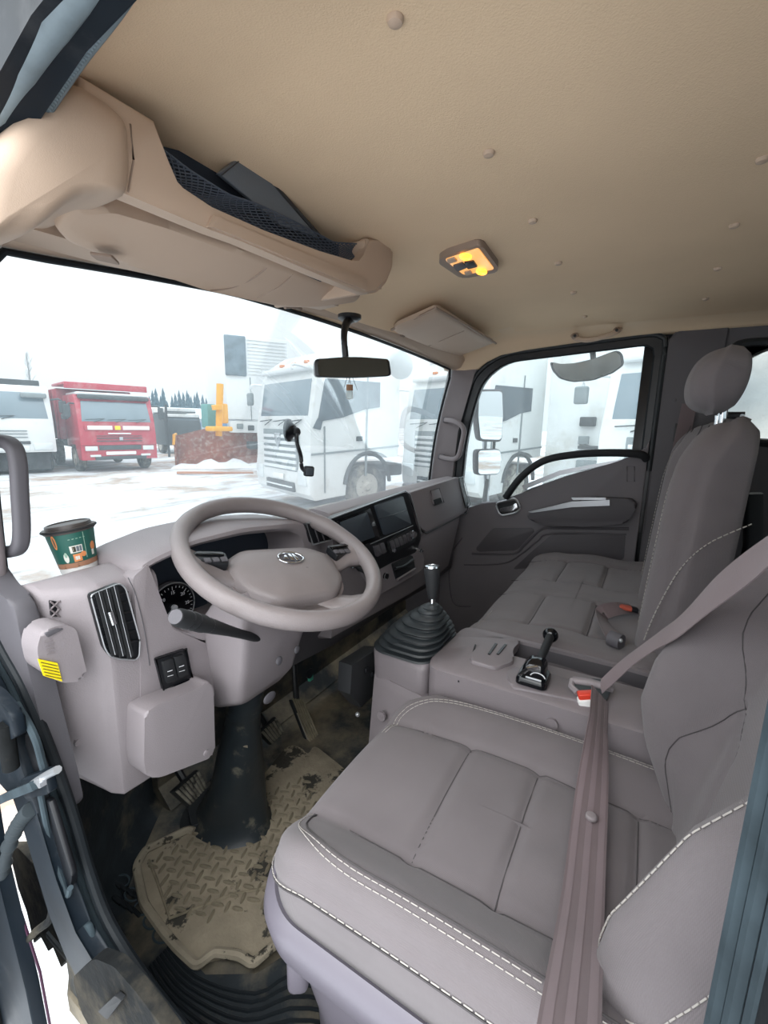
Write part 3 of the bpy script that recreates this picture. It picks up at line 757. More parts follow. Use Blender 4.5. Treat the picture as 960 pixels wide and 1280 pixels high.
dash_strip(0.94, 1.975, 'main_section', 'dash', 40)

def dpl(name, px, Y, d, m, par=None, r=0, bev=0.002, label=None, n=4):
    bm = bmesh.new(); platepx(bm, px, (0, d, 0), r=r, bev=bev, Y=Y, n=n); return obj(name, bm, M_[m], par or dash, label=label)
def dtube(name, px, Y, rr, m, par=None, closed=True, sm=0, prof=None, seg=8, label=None):
    bm = bmesh.new(); tube(bm, [P(a, b, Y=Y) for a, b in px], rr, seg, closed=closed, sm=sm, prof=prof); return obj(name, bm, M_[m], par or dash, label=label)

# --- left air vent
vl = [(113, 744), (150, 729), (157, 735), (175, 800), (174, 820), (170, 825), (150, 824), (137, 820), (131, 810)]
vent = dpl('air_vent', vl, 0.722, 0.012, 'black', r=4, bev=0.001)
dtube('vent_rim', [tuple(p) for p in rounded(vl, 5, 3)], 0.7175, 0.0013, 'silver', vent)
for t in (0.26, 0.51, 0.76):
    a = Vector((113 + 38 * t, 744 - 15 * t)); b = Vector((133 + 40 * t, 817 + 6 * t))
    dtube('vent_fin', [a, b], 0.714, None, 'blackm', vent, closed=False, prof=rectprof(0.0025, 0.010))
    bm = bmesh.new(); tube(bm, [P(a.x + 0.6, a.y, Y=0.7085), P(b.x + 0.6, b.y, Y=0.7085)], 0.0004, 5); obj('fin_edge', bm, M_['silver'], vent)
for k in range(6):
    y = 748 + 12 * k; bm = bmesh.new(); x0 = 117 + (y - 744) * 0.25
    tube(bm, [P(x0, y, Y=0.719), P(x0 + 42, y - 8, Y=0.719)], 0.0016, 6); obj('cross_fin', bm, M_['black'], vent)
bm = bmesh.new(); tube(bm, [P(137, 764, Y=0.706), P(142, 780, Y=0.706)], None, prof=rectprof(0.008, 0.008, 0.003)); obj('vent_tab', bm, M_['chrome'], vent)
# --- defroster grille with crossed ribs
gr = dpl('demister_grille', [(63, 751), (83, 753), (86, 770), (65, 771)], 0.775, 0.006, 'black', r=2, bev=0)
for a, b in (((63, 752), (86, 770)), ((74, 751), (87, 761)), ((63, 762), (75, 771)), ((83, 752), (65, 771)), ((85, 762), (76, 771)), ((73, 752), (64, 761))):
    dtube('grille_rib', [a, b], 0.772, 0.0014, 'pillar', gr, closed=False, seg=6)
# --- projecting ashtray-like box with yellow label
bm = bmesh.new()
bx = [(46, 812), (52, 790), (74, 781), (95, 784), (109, 842), (100, 852), (76, 854), (52, 840)]
prism(bm, [P(a, b, Y=0.715) for a, b in rounded(bx, 9, 6)], (0, 0.05, 0), 0.007, 4)
cb = obj('cup_holder_box', bm, M_['dash'], dash)
dpl('top_slot', [(56, 792), (70, 786), (80, 786), (60, 797)], 0.7125, 0.003, 'dash_d', cb, r=1.5, bev=0.0005)
yl = dpl('yellow_label', [(48, 824), (72, 829), (78, 852), (55, 845)], 0.7120, 0.003, 'yellow', cb, bev=0, label='yellow printed sticker on the box at the dash end')
for k in range(5):
    y = 828 + 4 * k; dtube('print_line', [(51 + k * 1.4, y), (72 + k * 1.2, y + 4.5)], 0.7116, 0.0005, 'print', yl, closed=False, seg=4)
for k in range(4):
    dtube('embossed_line', [(56 + k, 803 + 5 * k), (66 + k, 800 + 5 * k)], 0.7130, 0.0007, 'pillar', cb, closed=False, seg=4)
# --- panel with rocker switches, knee storage box
dpl('column_side_panel', [(166, 722), (185, 705), (216, 786), (262, 806), (268, 850), (268, 872), (180, 890), (176, 880), (176, 830)], 0.722, 0.03, 'dash', r=3, bev=0.003)
sw = dpl('switch_panel', [(195, 824), (233, 811), (241, 848), (205, 864)], 0.7145, 0.012, 'black', r=3, bev=0.002)
dtube('switch_bezel', [(195, 824), (233, 811), (241, 848), (205, 864)], 0.713, 0.002, 'gloss', sw)
for q in ([(203, 828), (216, 823), (222, 849), (209, 855)], [(218, 822), (230, 818), (236, 843), (224, 848)]):
    s = dpl('rocker_switch', q, 0.7095, 0.008, 'blackm', sw, r=2, bev=0.001)
    cx = sum(p[0] for p in q) / 4; cy = sum(p[1] for p in q) / 4
    dtube('switch_mark', [(cx - 3, cy + 1), (cx + 3, cy - 1)], 0.7086, 0.0008, 'white_print', s, closed=False, seg=4)
    dtube('switch_mark', [(cx - 3, cy + 7), (cx + 4, cy + 5)], 0.7086, 0.0006, 'white_print', s, closed=False, seg=4)
bm = bmesh.new()
kb = [(181, 892), (196, 882), (252, 858), (262, 850), (267, 862), (269, 940), (262, 948), (200, 972), (184, 972), (180, 955)]
prism(bm, [P(a, b, Y=0.675) for a, b in rounded(kb, 6, 4)], (0, 0.07, 0), 0.012, 4)
kb_o = obj('knee_storage_box', bm, M_['dash'], dash)
def screwcap(px, py, Y, par, m='dash', r=0.006):
    bm = bmesh.new(); c = P(px, py, Y=Y); cyl(bm, c + Vector((0, 0.004, 0)), c + Vector((0, -0.002, 0)), r, seg=16); cyl(bm, c + Vector((0, 0, 0)), c + Vector((0, -0.0028, 0)), r * 0.6, seg=12)
    return obj('screw_cap', bm, M_[m], par)
screwcap(258, 941, 0.674, kb_o); screwcap(98, 928, 0.768, dash)
dtube('panel_joint', [(160, 722), (170, 745), (181, 790), (187, 832)], 0.7205, 0.0007, 'dash_d', closed=False, sm=5, seg=5)
# --- instrument binnacle: hood frame, recessed cluster
o_px = [(168, 725), (166, 705), (186, 694), (235, 672), (300, 656), (370, 650), (402, 656), (404, 672), (395, 740), (300, 790), (262, 806), (216, 792), (190, 775)]
i_px = [(184, 727), (182, 710), (196, 703), (240, 683), (300, 669), (355, 664), (372, 670), (378, 690), (365, 735), (290, 775), (236, 786), (214, 782), (198, 762)]
of = loopn([P(p[0], p[1], Y=0.735) for p in rounded(o_px, 12, 4)], 90)
inf = align(of, loopn([P(p[0], p[1], Y=0.735) for p in rounded(i_px, 10, 4)], 90))
bm = bmesh.new(); n = 90; d1 = Vector((0, -0.004, 0)); rings = []
prof = [(0.0, 0.14), (0.0, 0.02), (0.05, 0.002), (0.25, -0.010), (0.6, -0.012), (0.92, -0.006), (1.0, 0.008), (1.0, 0.12)]
for t, dy in prof: rings.append([a.lerp(b, t) + Vector((0, dy + (0.02 * t if dy > 0.1 else 0), 0)) for a, b in zip(of, inf)])
loft(bm, rings, True, False); hood = obj('instrument_hood', bm, M_['dash'], dash, smooth=50)
bm = bmesh.new(); prism(bm, [p + Vector((0, 0.115, 0)) for p in inf], (0, 0.01, 0)); clus = obj('instrument_cluster', bm, mat('cluster_dark_blue', '2b3440', .5), hood)
YC = 0.842
def gauge(px, py, rad, nm='gauge', lab=None):
    c = P(px, py, Y=YC)
    bm = bmesh.new(); lathe(bm, [(rad, 0), (rad, -0.012), (rad * 0.94, -0.012), (rad * 0.92, -0.004), (0.001, -0.004)], Matrix.Translation(c) @ Matrix.Rotation(R(-90), 4, 'X') @ Matrix.Scale(-1, 4, (0, 0, 1)), 40)
    # disc faces -Y
    g = obj(nm, bm, M_['dash_d'], hood)
    bm = bmesh.new()
    for k in range(25):
        a = R(225 - 270 * k / 24); d = Vector((math.cos(a), 0, math.sin(a))); L = 0.008 if k % 4 == 0 else 0.004
        tube(bm, [c + d * (rad * 0.88) + Vector((0, -0.0165, 0)), c + d * (rad * 0.88 - L) + Vector((0, -0.0165, 0))], 0.0007, 4)
    obj('dial_ticks', bm, M_['white_print'], hood, kind='stuff')
    bm = bmesh.new(); cyl(bm, c + Vector((0, -0.004, 0)), c + Vector((0, -0.016, 0)), rad * 0.9, seg=36); obj('dial_face', bm, M_['gloss'], hood)
    bm = bmesh.new(); a = R(215); d = Vector((math.cos(a), 0, math.sin(a))); tube(bm, [c + Vector((0, -0.019, 0)), c + d * rad * 0.75 + Vector((0, -0.019, 0))], [0.0025, 0.0008], 6); cyl(bm, c + Vector((0, -0.016, 0)), c + Vector((0, -0.022, 0)), 0.006, seg=16); obj('needle', bm, M_['white_print'], hood)
    for k, s in enumerate(('0', '5', '10', '15', '20', '25', '30')):
        a = R(225 - 270 * k / 6); d = Vector((math.cos(a), 0, math.sin(a)))
        textmesh('dial_numeral', s, 0.010, Matrix.Translation(c + d * rad * 0.62 + Vector((0, -0.017, 0))) @ Matrix.Rotation(R(90), 4, 'X'), M_['white_print'], hood)
    bm = bmesh.new(); tube(bm, [c + Vector((rad * math.cos(t), -0.014, rad * math.sin(t))) for t in np.linspace(0, 2*PI, 49)[:-1]], 0.0013, 6, closed=True); obj('dial_ring', bm, M_['silver'], hood)
gauge(211, 757, 0.052)
gauge(325, 722, 0.052)
bm = bmesh.new(); box(bm, P(270, 735, Y=0.838), (0.05, 0.006, 0.06), 0.002); obj('info_display', bm, M_['screen'], hood)
# --- small vent right of the hood
vs = [(386, 655), (408, 655), (414, 668), (394, 676), (383, 664)]
v2 = dpl('air_vent', [(384, 655), (412, 652), (420, 672), (392, 680)], 0.712, 0.02, 'black', r=3, bev=0.001)
dtube('vent_rim', [(383, 654), (412, 651), (421, 673), (391, 681)], 0.709, 0.0025, 'silver', v2)
for t in (0.25, 0.5, 0.75): dtube('vent_fin', [(384 + 28 * t, 655 - 3 * t), (392 + 28 * t, 680 - 7 * t)], 0.706, 0.0016, 'dash_d', v2, closed=False)
# --- centre stack
fas = dpl('centre_fascia', [(410, 652), (419, 646), (506, 615), (511, 617), (520, 655), (527, 672), (521, 690), (490, 703), (470, 714), (452, 716)], 0.700, 0.02, 'black', r=4, bev=0.003)
dtube('fascia_edge', [(414, 648), (506, 613.5), (513, 618), (527, 668)], 0.697, 0.0022, 'silver', fas, closed=False)
s1_ = dpl('display_bezel', [(420, 652), (463, 635), (476, 673), (436, 688)], 0.694, 0.008, 'gloss', fas, r=2)
dpl('display_screen', [(425, 653), (459, 640), (469, 671), (438, 682)], 0.6925, 0.003, 'screen', s1_, r=1, bev=0.0005)
s2_ = dpl('storage_lid', [(469, 632), (504, 620), (515, 656), (481, 669)], 0.694, 0.008, 'screen', fas, r=2)
dtube('lid_joint', [(474, 649), (509, 637)], 0.693, 0.0008, 'gloss', s2_, closed=False, seg=5)
dtube('trim_line', [(463, 680), (516, 657)], 0.695, 0.0012, 'silver', fas, closed=False)
for q in ([(468, 683), (474, 681), (478, 693), (472, 696)], [(475, 680), (480, 678), (484, 690), (479, 693)]):
    dpl('fascia_button', q, 0.692, 0.008, 'dash_d', fas, r=1, bev=0.001)
hv = dpl('heater_panel', [(485, 677), (490, 673), (512, 662), (518, 664), (520, 673), (517, 678), (490, 692), (487, 688)], 0.693, 0.008, 'blackm', fas, r=2)
for k in range(5):
    x = 488 + 5.2 * k; y = 677 - 2.4 * k
    dpl('heater_key', [(x, y), (x + 4, y - 1.8), (x + 7, y + 8), (x + 3, y + 10)], 0.689, 0.006, 'dash_d', hv, r=0.6, bev=0.0008)
def knob(px, py, Y, r, par, nm='knob', m='dash_d', ring='chrome', L=0.016):
    c = P(px, py, Y=Y); bm = bmesh.new(); cyl(bm, c + Vector((0, 0.004, 0)), c + Vector((0, -L, 0)), r, r * 0.85, seg=24); o = obj(nm, bm, M_[m], par)
    bm = bmesh.new(); tube(bm, [c + Vector((r * 1.05 * math.cos(t), -L * 0.3, r * 1.05 * math.sin(t))) for t in np.linspace(0, 2*PI, 25)[:-1]], r * 0.13, 6, closed=True); obj('knob_ring', bm, M_[ring], par)
knob(514, 668, 0.690, 0.013, fas, 'fan_knob'); knob(492, 688, 0.690, 0.006, fas, 'small_knob', L=0.008)
knob(482, 720, 0.698, 0.010, fas, 'cigarette_lighter', 'black', 'silver', L=0.008)
dpl('lower_stack_panel', [(452, 716), (488, 702), (524, 684), (530, 696), (531, 710), (500, 730), (472, 744)], 0.703, 0.02, 'dash', r=4)
tr = dpl('pull_out_tray', [(491, 705), (516, 694), (520, 712), (497, 726)], 0.696, 0.012, 'blackm', fas, r=2)
dtube('tray_lip', [(496, 725), (519, 711)], 0.692, 0.0045, 'pillar', tr, closed=False)
bm = bmesh.new(); tube(bm, [P(494, 711, Y=0.690), P(505, 708, Y=0.688), P(516, 700, Y=0.690)], 0.006, 8, sm=4); obj('tray_grip', bm, M_['black'], tr)
knob(525, 688, 0.700, 0.006, fas, 'small_knob', 'chrome', L=0.012)
# starter lock and its ring, seen through the wheel
knob(440, 702, 0.69, 0.016, fas, 'starter_lock', 'gloss', 'chrome', L=0.01)
knob(456, 708, 0.70, 0.012, fas, 'light_knob', 'blackm', 'black', L=0.014)
# --- glovebox
gb = dpl('glovebox_lid', [(512, 616), (575, 596), (580, 602), (583, 640), (533, 665), (526, 660)], 0.700, 0.02, 'dash', r=3, bev=0.004)
dtube('lid_gap', [(510, 617), (527, 664), (533, 667), (584, 641)], 0.704, 0.002, 'black', closed=False, seg=6)
gl_ = dpl('glovebox_latch', [(539, 614), (549, 611), (554, 627), (543, 631)], 0.694, 0.008, 'dash', gb, r=1.5, bev=0.001)
dpl('latch_recess', [(542, 625), (551, 622), (553, 628), (544, 631)], 0.6925, 0.005, 'blackm', gb, r=1, bev=0)
dtube('latch_outline', [(538, 613), (549, 610), (555, 628), (543, 632)], 0.696, 0.0012, 'black', gb)
dpl('passenger_vent', [(574, 598), (578, 597), (586, 628), (583, 636)], 0.695, 0.01, 'black', r=1, bev=0.001)
dtube('vent_rim', [(573, 597), (579, 596), (588, 630), (584, 640)], 0.693, 0.0015, 'silver')

# --- knee panel below the dash, its shade painted in as dark grey
bm = bmesh.new(); rings = []
for x, yt, zt, yb, zb in ((0.66, .79, -.43, .80, -.60), (0.73, .76, -.42, .77, -.615), (0.80, .74, -.42, .76, -.64), (1.10, .735, -.52, .80, -.70), (1.50, .735, -.54, .84, -.74), (1.95, .75, -.55, .86, -.78)):
    rings.append([Vector((x, yt, zt)), Vector((x, yt + 0.01, (zt+zb)/2)), Vector((x, yb - 0.01, zb + 0.02)), Vector((x, yb + 0.01, zb)), Vector((x, yb + 0.08, zb + 0.01)), Vector((x, yt + 0.09, zt))])
loft(bm, rings); obj('knee_panel', bm, M_['dash_d'], dash, smooth=50)
bm = bmesh.new(); c = P(388, 842, Y=0.75); lathe(bm, [(0.014, 0), (0.014, -0.004), (0.011, -0.004)], Matrix.Translation(c) @ Matrix.Rotation(R(90), 4, 'X'), 20); obj('cable_grommet', bm, M_['black'], dash)
bm = bmesh.new(); box(bm, P(388, 845, Y=0.80), (0.018, 0.01, 0.03), 0.003); obj('green_plug', bm, mat('green_plug', '3f8f78', 0.5), dash)
for k, (a, b) in enumerate((((262, 800), (266, 850)), ((258, 806), (262, 870)), ((266, 815), (272, 862)))):
    dtube('loose_wire', [a, ((a[0] + b[0]) / 2 + 4, (a[1] + b[1]) / 2), b], 0.76 + 0.01 * k, 0.003, 'black', closed=False, sm=5)

# ================================================================ STEERING
WC = Vector((0.68, 0.64, -0.27)); TILT = 0.4165; SPIN = R(-18)
WM = Matrix.Translation(WC) @ Matrix.Rotation(TILT, 4, 'X') @ Matrix.Rotation(SPIN, 4, 'Z')
sw = thing('steering_wheel', 'grey four-spoke steering wheel with an oval chrome emblem and button pods', 'steering wheel', local=True)
sw.rotation_mode = 'XYZ'; sw.location = WC; sw.rotation_euler = WM.to_euler()
RM, rm = 0.2035, 0.0185
bm = bmesh.new()
pts = []; rr = []
rings = []
for i in range(96):
    a = 2 * PI * i / 96; c = Vector((RM * math.cos(a), RM * math.sin(a), 0)); d = Vector((math.cos(a), math.sin(a), 0))
    grip = math.exp(-((math.degrees(a) % 360 - 32) / 9) ** 2) + math.exp(-((math.degrees(a) % 360 - 148) / 9) ** 2)
    r_ = rm * (1 + 0.10 * grip)
    ring = []
    for k in range(20):
        t = 2 * PI * k / 20; sx_ = r_ * 0.92; sz_ = r_ * 1.05
        ring.append(c + d * (sx_ * math.cos(t)) + Vector((0, 0, sz_ * math.sin(t))))
    rings.append(ring)
loft(bm, rings, True, False, loop=True); obj('rim', bm, M_['wheel'], sw)
# hub plate + spokes (below the rim plane)
def lpoly(name, pts, z, d, m, par=sw, bev=0.004, r=0.01, n=5, label=None):
    bm = bmesh.new(); q = rounded(pts, r, n) if r else pts
    prism(bm, [Vector((p[0], p[1], z)) for p in q], (0, 0, d), bev, 3); return obj(name, bm, M_[m], par, label=label)
def spoke(name, pts, w, th, m, zs):
    bm = bmesh.new(); rings = []
    for (x, y), ww, z in zip(pts, w, zs):
        i = pts.index((x, y)); a = Vector(pts[min(i+1, len(pts)-1)]) - Vector(pts[max(i-1, 0)]); a.normalize(); nrm = Vector((-a.y, a.x, 0))
        rings.append([Vector((x, y, z)) + nrm * u * ww + Vector((0, 0, v * th)) for u, v in ((-.5, 0), (-.42, .35), (0, .5), (.42, .35), (.5, 0), (.42, -.4), (0, -.5), (-.42, -.4))])
    loft(bm, rings); return obj(name, bm, M_[m], sw, smooth=60)
for s in (-1, 1):
    spoke('spoke', [(s*.09, -.02), (s*.125, -.012), (s*.16, -.006), (s*.197, .0)], [.09, .062, .055, .095], .030, 'wheel', [-.034, -.03, -.018, -.006])
    spoke('spoke', [(s*.045, -.105), (s*.060, -.128), (s*.078, -.150), (s*.098, -.176)], [.08, .058, .05, .085], .024, 'wheel', [-.04, -.036, -.022, -.006])
    pd = lpoly('button_pod', [(s*.122, .018), (s*.178, .026), (s*.192, .000), (s*.128, -.022)], -.014, .016, 'black', r=0.006, bev=0.002)
    lpoly('button_row', [(s*.127, .013), (s*.177, .021), (s*.182, .012), (s*.129, .003)], .0015, .003, 'gloss', pd, r=0.002, bev=0.001)
    for k in range(3):
        x = s * (.133 + .016 * k); lpoly('wheel_button', [(x - .006, -.001), (x + .006, .0), (x + .006, -.013), (x - .006, -.013)], .0015, .003, 'dash_d', pd, r=0.001, bev=0.0008)
lpoly('hub_cover', [(-.13, .010), (-.07, .042), (.07, .042), (.13, .010), (.120, -.085), (.065, -.140), (-.065, -.140), (-.120, -.085)], -.05, .018, 'wheel', r=0.02, bev=0.005)
lpoly('lower_bridge', [(-.055, -.120), (.055, -.120), (.05, -.160), (-.05, -.160)], -.046, .014, 'wheel', r=0.01, bev=0.004)
hubp = [(-.132, .004), (-.082, .042), (.082, .042), (.132, .004), (.114, -.082), (.066, -.128), (-.066, -.128), (-.114, -.082)]
bm = bmesh.new(); q0 = rounded(hubp, 0.022, 6); rings = []
for s_, z in ((1.0, -.040), (1.0, -.026), (.985, -.018), (.95, -.012), (.88, -.008), (.7, -.003), (.4, .0), (.1, .001)):
    rings.append([Vector((p.x * s_, (p.y + .043) * s_ - .043, z)) for p in q0])
loft(bm, rings); hub = obj('airbag_cover', bm, M_['wheel'], sw, smooth=50)
# emblem: chrome oval with three slanted bars
EC = Vector((.008, -.016, .0015))
bm = bmesh.new(); tube(bm, [EC + Vector((.029 * math.cos(t), .0185 * math.sin(t), .001)) for t in np.linspace(0, 2*PI, 41)[:-1]], .0022, 8, closed=True); em = obj('emblem', bm, M_['chrome'], sw)
bm = bmesh.new(); prism(bm, [EC + Vector((.027 * math.cos(t), .0165 * math.sin(t), -.002)) for t in np.linspace(0, 2*PI, 33)[:-1]], (0, 0, .002)); obj('emblem_field', bm, M_['dash_d'], em)
for q in ([(-.020, -.004), (-.008, -.006), (-.008, .008), (-.012, .009)], [(-.005, -.009), (.004, -.011), (.004, .012), (-.002, .012)], [(.007, -.012), (.016, -.010), (.011, .011), (.007, .012)]):
    bm = bmesh.new(); prism(bm, [EC + Vector((a, b, 0)) for a, b in q], (0, 0, .003), .0006); obj('emblem_bar', bm, M_['chrome'], em)
textmesh('airbag_mark', 'F', .008, Matrix.Translation((.030, -.050, .0005)) @ Matrix.Rotation(R(90), 4, 'Z'), M_['pillar'], sw)

# column shroud with stalks
colm = thing('steering_shroud', 'light grey steering column shroud with dark stalks, below the wheel', 'steering column', (0.65, 0.7, -0.6))
ax = Vector((0, math.sin(TILT), -math.cos(TILT)))     # axis down and forward
bm = bmesh.new()
def sh(cx, y, z, wx, dy, r_=0.02):
    return [Vector((cx + p.x, y + p.y * 0.9, z - p.y * 0.4)) for p in rounded([(-wx, -dy), (wx, -dy), (wx, dy), (-wx, dy)], r_, 4)]
loft(bm, [sh(.640, .655, -.325, .105, .050), sh(.645, .660, -.345, .115, .065), sh(.645, .675, -.42, .105, .07), sh(.640, .695, -.50, .092, .07), sh(.640, .71, -.575, .082, .062), sh(.645, .72, -.600, .06, .05)])
shr = obj('shroud', bm, M_['dash'], colm, smooth=50)
for px, py, r_ in ((350, 825, .010), (374, 812, .010)):
    c = P(px, py, Y=0.60)
bm = bmesh.new(); cyl(bm, (.68, .665, -.30), (.672, .67, -.335), .05, .06, seg=24); obj('column_collar', bm, M_['dash_d'], colm)
def dimple(px, py, Y, rx, rz):
    bm = bmesh.new(); c = P(px, py, Y=Y); ball(bm, c, 1.0, (rx, .004, rz), 16, 8); obj('screw_well', bm, M_['dash_d'], colm)
dimple(349, 826, .612, .009, .010); dimple(371, 812, .607, .008, .009); dimple(337, 872, .645, .018, .012)
# left stalk (dark, points at the driver's door)
tip = P(220, 771, Y=0.52); root = P(303, 793, Y=0.60)
bm = bmesh.new(); d = (root - tip); q = [tip, tip + d * .03, tip + d * .32, tip + d * .36, tip + d * .5, tip + d * .75, root, root + d * .4]
tube(bm, q, [.0105, .0125, .0135, .0120, .0112, .009, .008, .008], 18)
stl = obj('wiper_stalk', bm, M_['blackm'], colm)
bm = bmesh.new(); cyl(bm, tip - d.normalized() * .002, tip + d * .02, .0098, seg=18); obj('stalk_cap', bm, M_['dash_d'], stl)
for t in (.12, .2, .4): 
    bm = bmesh.new(); c = tip + d * t; tube(bm, [c + Vector((0, 0, .0))], .001) if False else cyl(bm, c, c + d * .012, .0138 if t < .35 else .0118, seg=18); obj('stalk_ring', bm, M_['black'], stl)
bm = bmesh.new(); tube(bm, [P(432, 700, Y=.66), P(446, 706, Y=.62), P(462, 716, Y=.60)], [.008, .010, .011], 14, sm=4); obj('indicator_stalk', bm, M_['blackm'], colm)
# rubber boot of the column down to the floor
bt = thing('column_boot', 'shiny black rubber gaiter around the steering shaft, muddy towards the floor', 'gaiter', (0.66, 0.82, ZF))
bm = bmesh.new(); rings = []
for i, (cx, cy, cz, rx, ry) in enumerate([(.655, .735, -.57, .036, .036), (.655, .742, -.60, .036, .036), (.656, .744, -.610, .042, .042), (.657, .747, -.622, .036, .036), (.657, .750, -.634, .042, .042), (.658, .753, -.646, .037, .037), (.659, .757, -.66, .043, .043), (.66, .762, -.675, .039, .04), (.662, .77, -.72, .040, .045), (.662, .785, -.80, .050, .055), (.662, .80, -.88, .062, .065), (.665, .815, -.94, .070, .08), (.668, .83, -.985, .078, .10), (.67, .835, -1.005, .10, .12)]):
    ring = []
    for k in range(36):
        a = 2 * PI * k / 36; w_ = 1 + (.05 * math.sin(3 * a + i) + .03 * math.sin(7 * a + 2 * i)) * (1 if i > 7 else 0)
        sq = 1.0
        ring.append(Vector((cx + rx * w_ * math.cos(a), cy + ry * w_ * math.sin(a), cz + .006 * math.sin(2 * a + i) * (i > 7))))
    rings.append(ring)
loft(bm, rings); obj('gaiter', bm, M_['colboot'], bt, smooth=60)
bm = bmesh.new(); rings = [[Vector((.67 + s * .12 * math.cos(2*PI*k/24), .84 + s * .13 * math.sin(2*PI*k/24), z)) for k in range(24)] for s, z in ((1, -1.019), (1, -1.008), (.9, -1.004))]
loft(bm, rings); fl = obj('flange', bm, M_['rubber'], bt)
bm = bmesh.new(); platepx(bm, [(232, 1003), (252, 992), (286, 1018), (240, 1038)], (0, 0, .012), r=3, bev=.002, Z=-1.0); obj('flange_tab', bm, M_['rubber'], bt)
bm = bmesh.new(); c = P(260, 1012, Z=-.988); cyl(bm, c, c + Vector((0, 0, .006)), .009, seg=12); obj('stud', bm, M_['dash_d'], bt)
bm = bmesh.new(); prism(bm, [P(a, b, Y=.73) for a, b in ((305, 934), (318, 927), (315, 936))], (0, .004, 0)); obj('dried_mud_chip', bm, M_['mud_l'], bt)

# ---------------------------------------------------------------- pedals
def pedal(name, label, quad, hgt, m='pedal', arm_to=None, n=8, th=.014):
    """quad: 4 corners (3D) of the tread"""
    a, b, c, d = [Vector(p) for p in quad]; nrm = (b - a).cross(d - a).normalized()
    if nrm.z < 0: nrm = -nrm
    ctr = (a + b + c + d) / 4
    t = thing(name, label, 'pedal', ctr)
    bm = bmesh.new(); prism(bm, [a, b, c, d], nrm * -th, .004); obj('pedal_plate', bm, M_['rubber'], t)
    for k in range(n):
        f0 = (k + .15) / n; f1 = (k + .72) / n
        q = [a.lerp(d, f0).lerp(b.lerp(c, f0), .06), a.lerp(d, f0).lerp(b.lerp(c, f0), .94), a.lerp(d, f1).lerp(b.lerp(c, f1), .94), a.lerp(d, f1).lerp(b.lerp(c, f1), .06)]
        bm = bmesh.new(); prism(bm, [p + nrm * .0045 for p in q], nrm * -.006, .0012, 1); obj('tread_bar', bm, M_[m], t)
    if arm_to is not None:
        bm = bmesh.new(); tube(bm, [ctr - nrm * .01, ctr.lerp(Vector(arm_to), .5) - nrm * .03, Vector(arm_to)], .009, 8, sm=4); obj('pedal_arm', bm, M_['black'], t)
    return t
def pq(px, Y0, Y1):
    """corner pixels lower pair on Y0, upper pair on Y1"""
    return [P(px[0][0], px[0][1], Y=Y0), P(px[1][0], px[1][1], Y=Y0), P(px[2][0], px[2][1], Y=Y1), P(px[3][0], px[3][1], Y=Y1)]
pedal('clutch_pedal', 'worn light rubber clutch pedal left of the black steering gaiter', pq([(217, 989), (238, 1008), (259, 985), (248, 962)], .86, .90), 0, arm_to=(.60, .98, -.70), n=7)
pedal('brake_pedal', 'ribbed brake pedal between the steering gaiter and the long accelerator', pq([(325, 915), (340, 931), (355, 915), (345, 896)], .90, .93), 0, arm_to=(.86, 1.0, -.70), n=6)
acc_ = pedal('accelerator_pedal', 'long narrow muddy accelerator pedal with lengthwise ribs, right of the brake pedal', [P(388, 938, Y=.845), P(403, 934, Y=.83), P(378, 876, Y=.945), P(363, 874, Y=.96)], 0, arm_to=None, n=1)
a, b, c, d = P(388, 938, Y=.845), P(403, 934, Y=.83), P(378, 876, Y=.945), P(363, 874, Y=.96)
for k in range(5):
    f = (k + .5) / 5; bm = bmesh.new(); tube(bm, [a.lerp(b, f) + Vector((0, -.006, .006)), d.lerp(c, f) + Vector((0, -.006, .006))], .0035, 6); obj('lengthwise_rib', bm, M_['mud_r'], acc_)
bm = bmesh.new(); tube(bm, [d.lerp(c, .5), Vector((1.13, 1.03, -.80)), Vector((1.12, 1.04, -.62))], .010, 8, sm=4); obj('pedal_arm', bm, M_['black'], acc_)

# ---------------------------------------------------------------- floor mat with tread plate pattern
MZ = -1.0
mt = thing('floor_mat', 'tan muddy rubber floor mat with tread-plate studs under the pedals', 'floor mat', P(280, 1090, Z=ZF))
mo = [(170, 1082), (182, 1062), (237, 1036), (300, 1000), (330, 968), (352, 940), (362, 930), (378, 935), (385, 945), (392, 930), (432, 962), (470, 1010), (440, 1075), (382, 1128), (368, 1152), (345, 1180), (316, 1205), (300, 1194), (268, 1190), (246, 1207), (222, 1185), (205, 1165), (180, 1130)]
bm = bmesh.new(); platepx(bm, mo, (0, 0, -.016), r=8, bev=.002, Z=MZ); obj('mat_sheet', bm, M_['mud'], mt)
bm = bmesh.new(); tube(bm, [P(p.x, p.y, Z=MZ + .004) for p in rounded([(385, 1126), (368, 1152), (345, 1180), (316, 1205), (300, 1194), (268, 1190), (246, 1207), (222, 1185), (205, 1165), (180, 1130), (170, 1082), (182, 1062), (237, 1036)], 6, 3)], [.011] * 100 if False else .009, 8); obj('raised_lip', bm, M_['mud_l'], mt)
# outlines of the inner field
bm = bmesh.new(); tube(bm, [P(a, b, Z=MZ + .002) for a, b in ((186, 1075), (196, 1100), (212, 1148), (290, 1118), (372, 1102))] , .003, 6); obj('field_bead', bm, M_['mud_r'], mt)
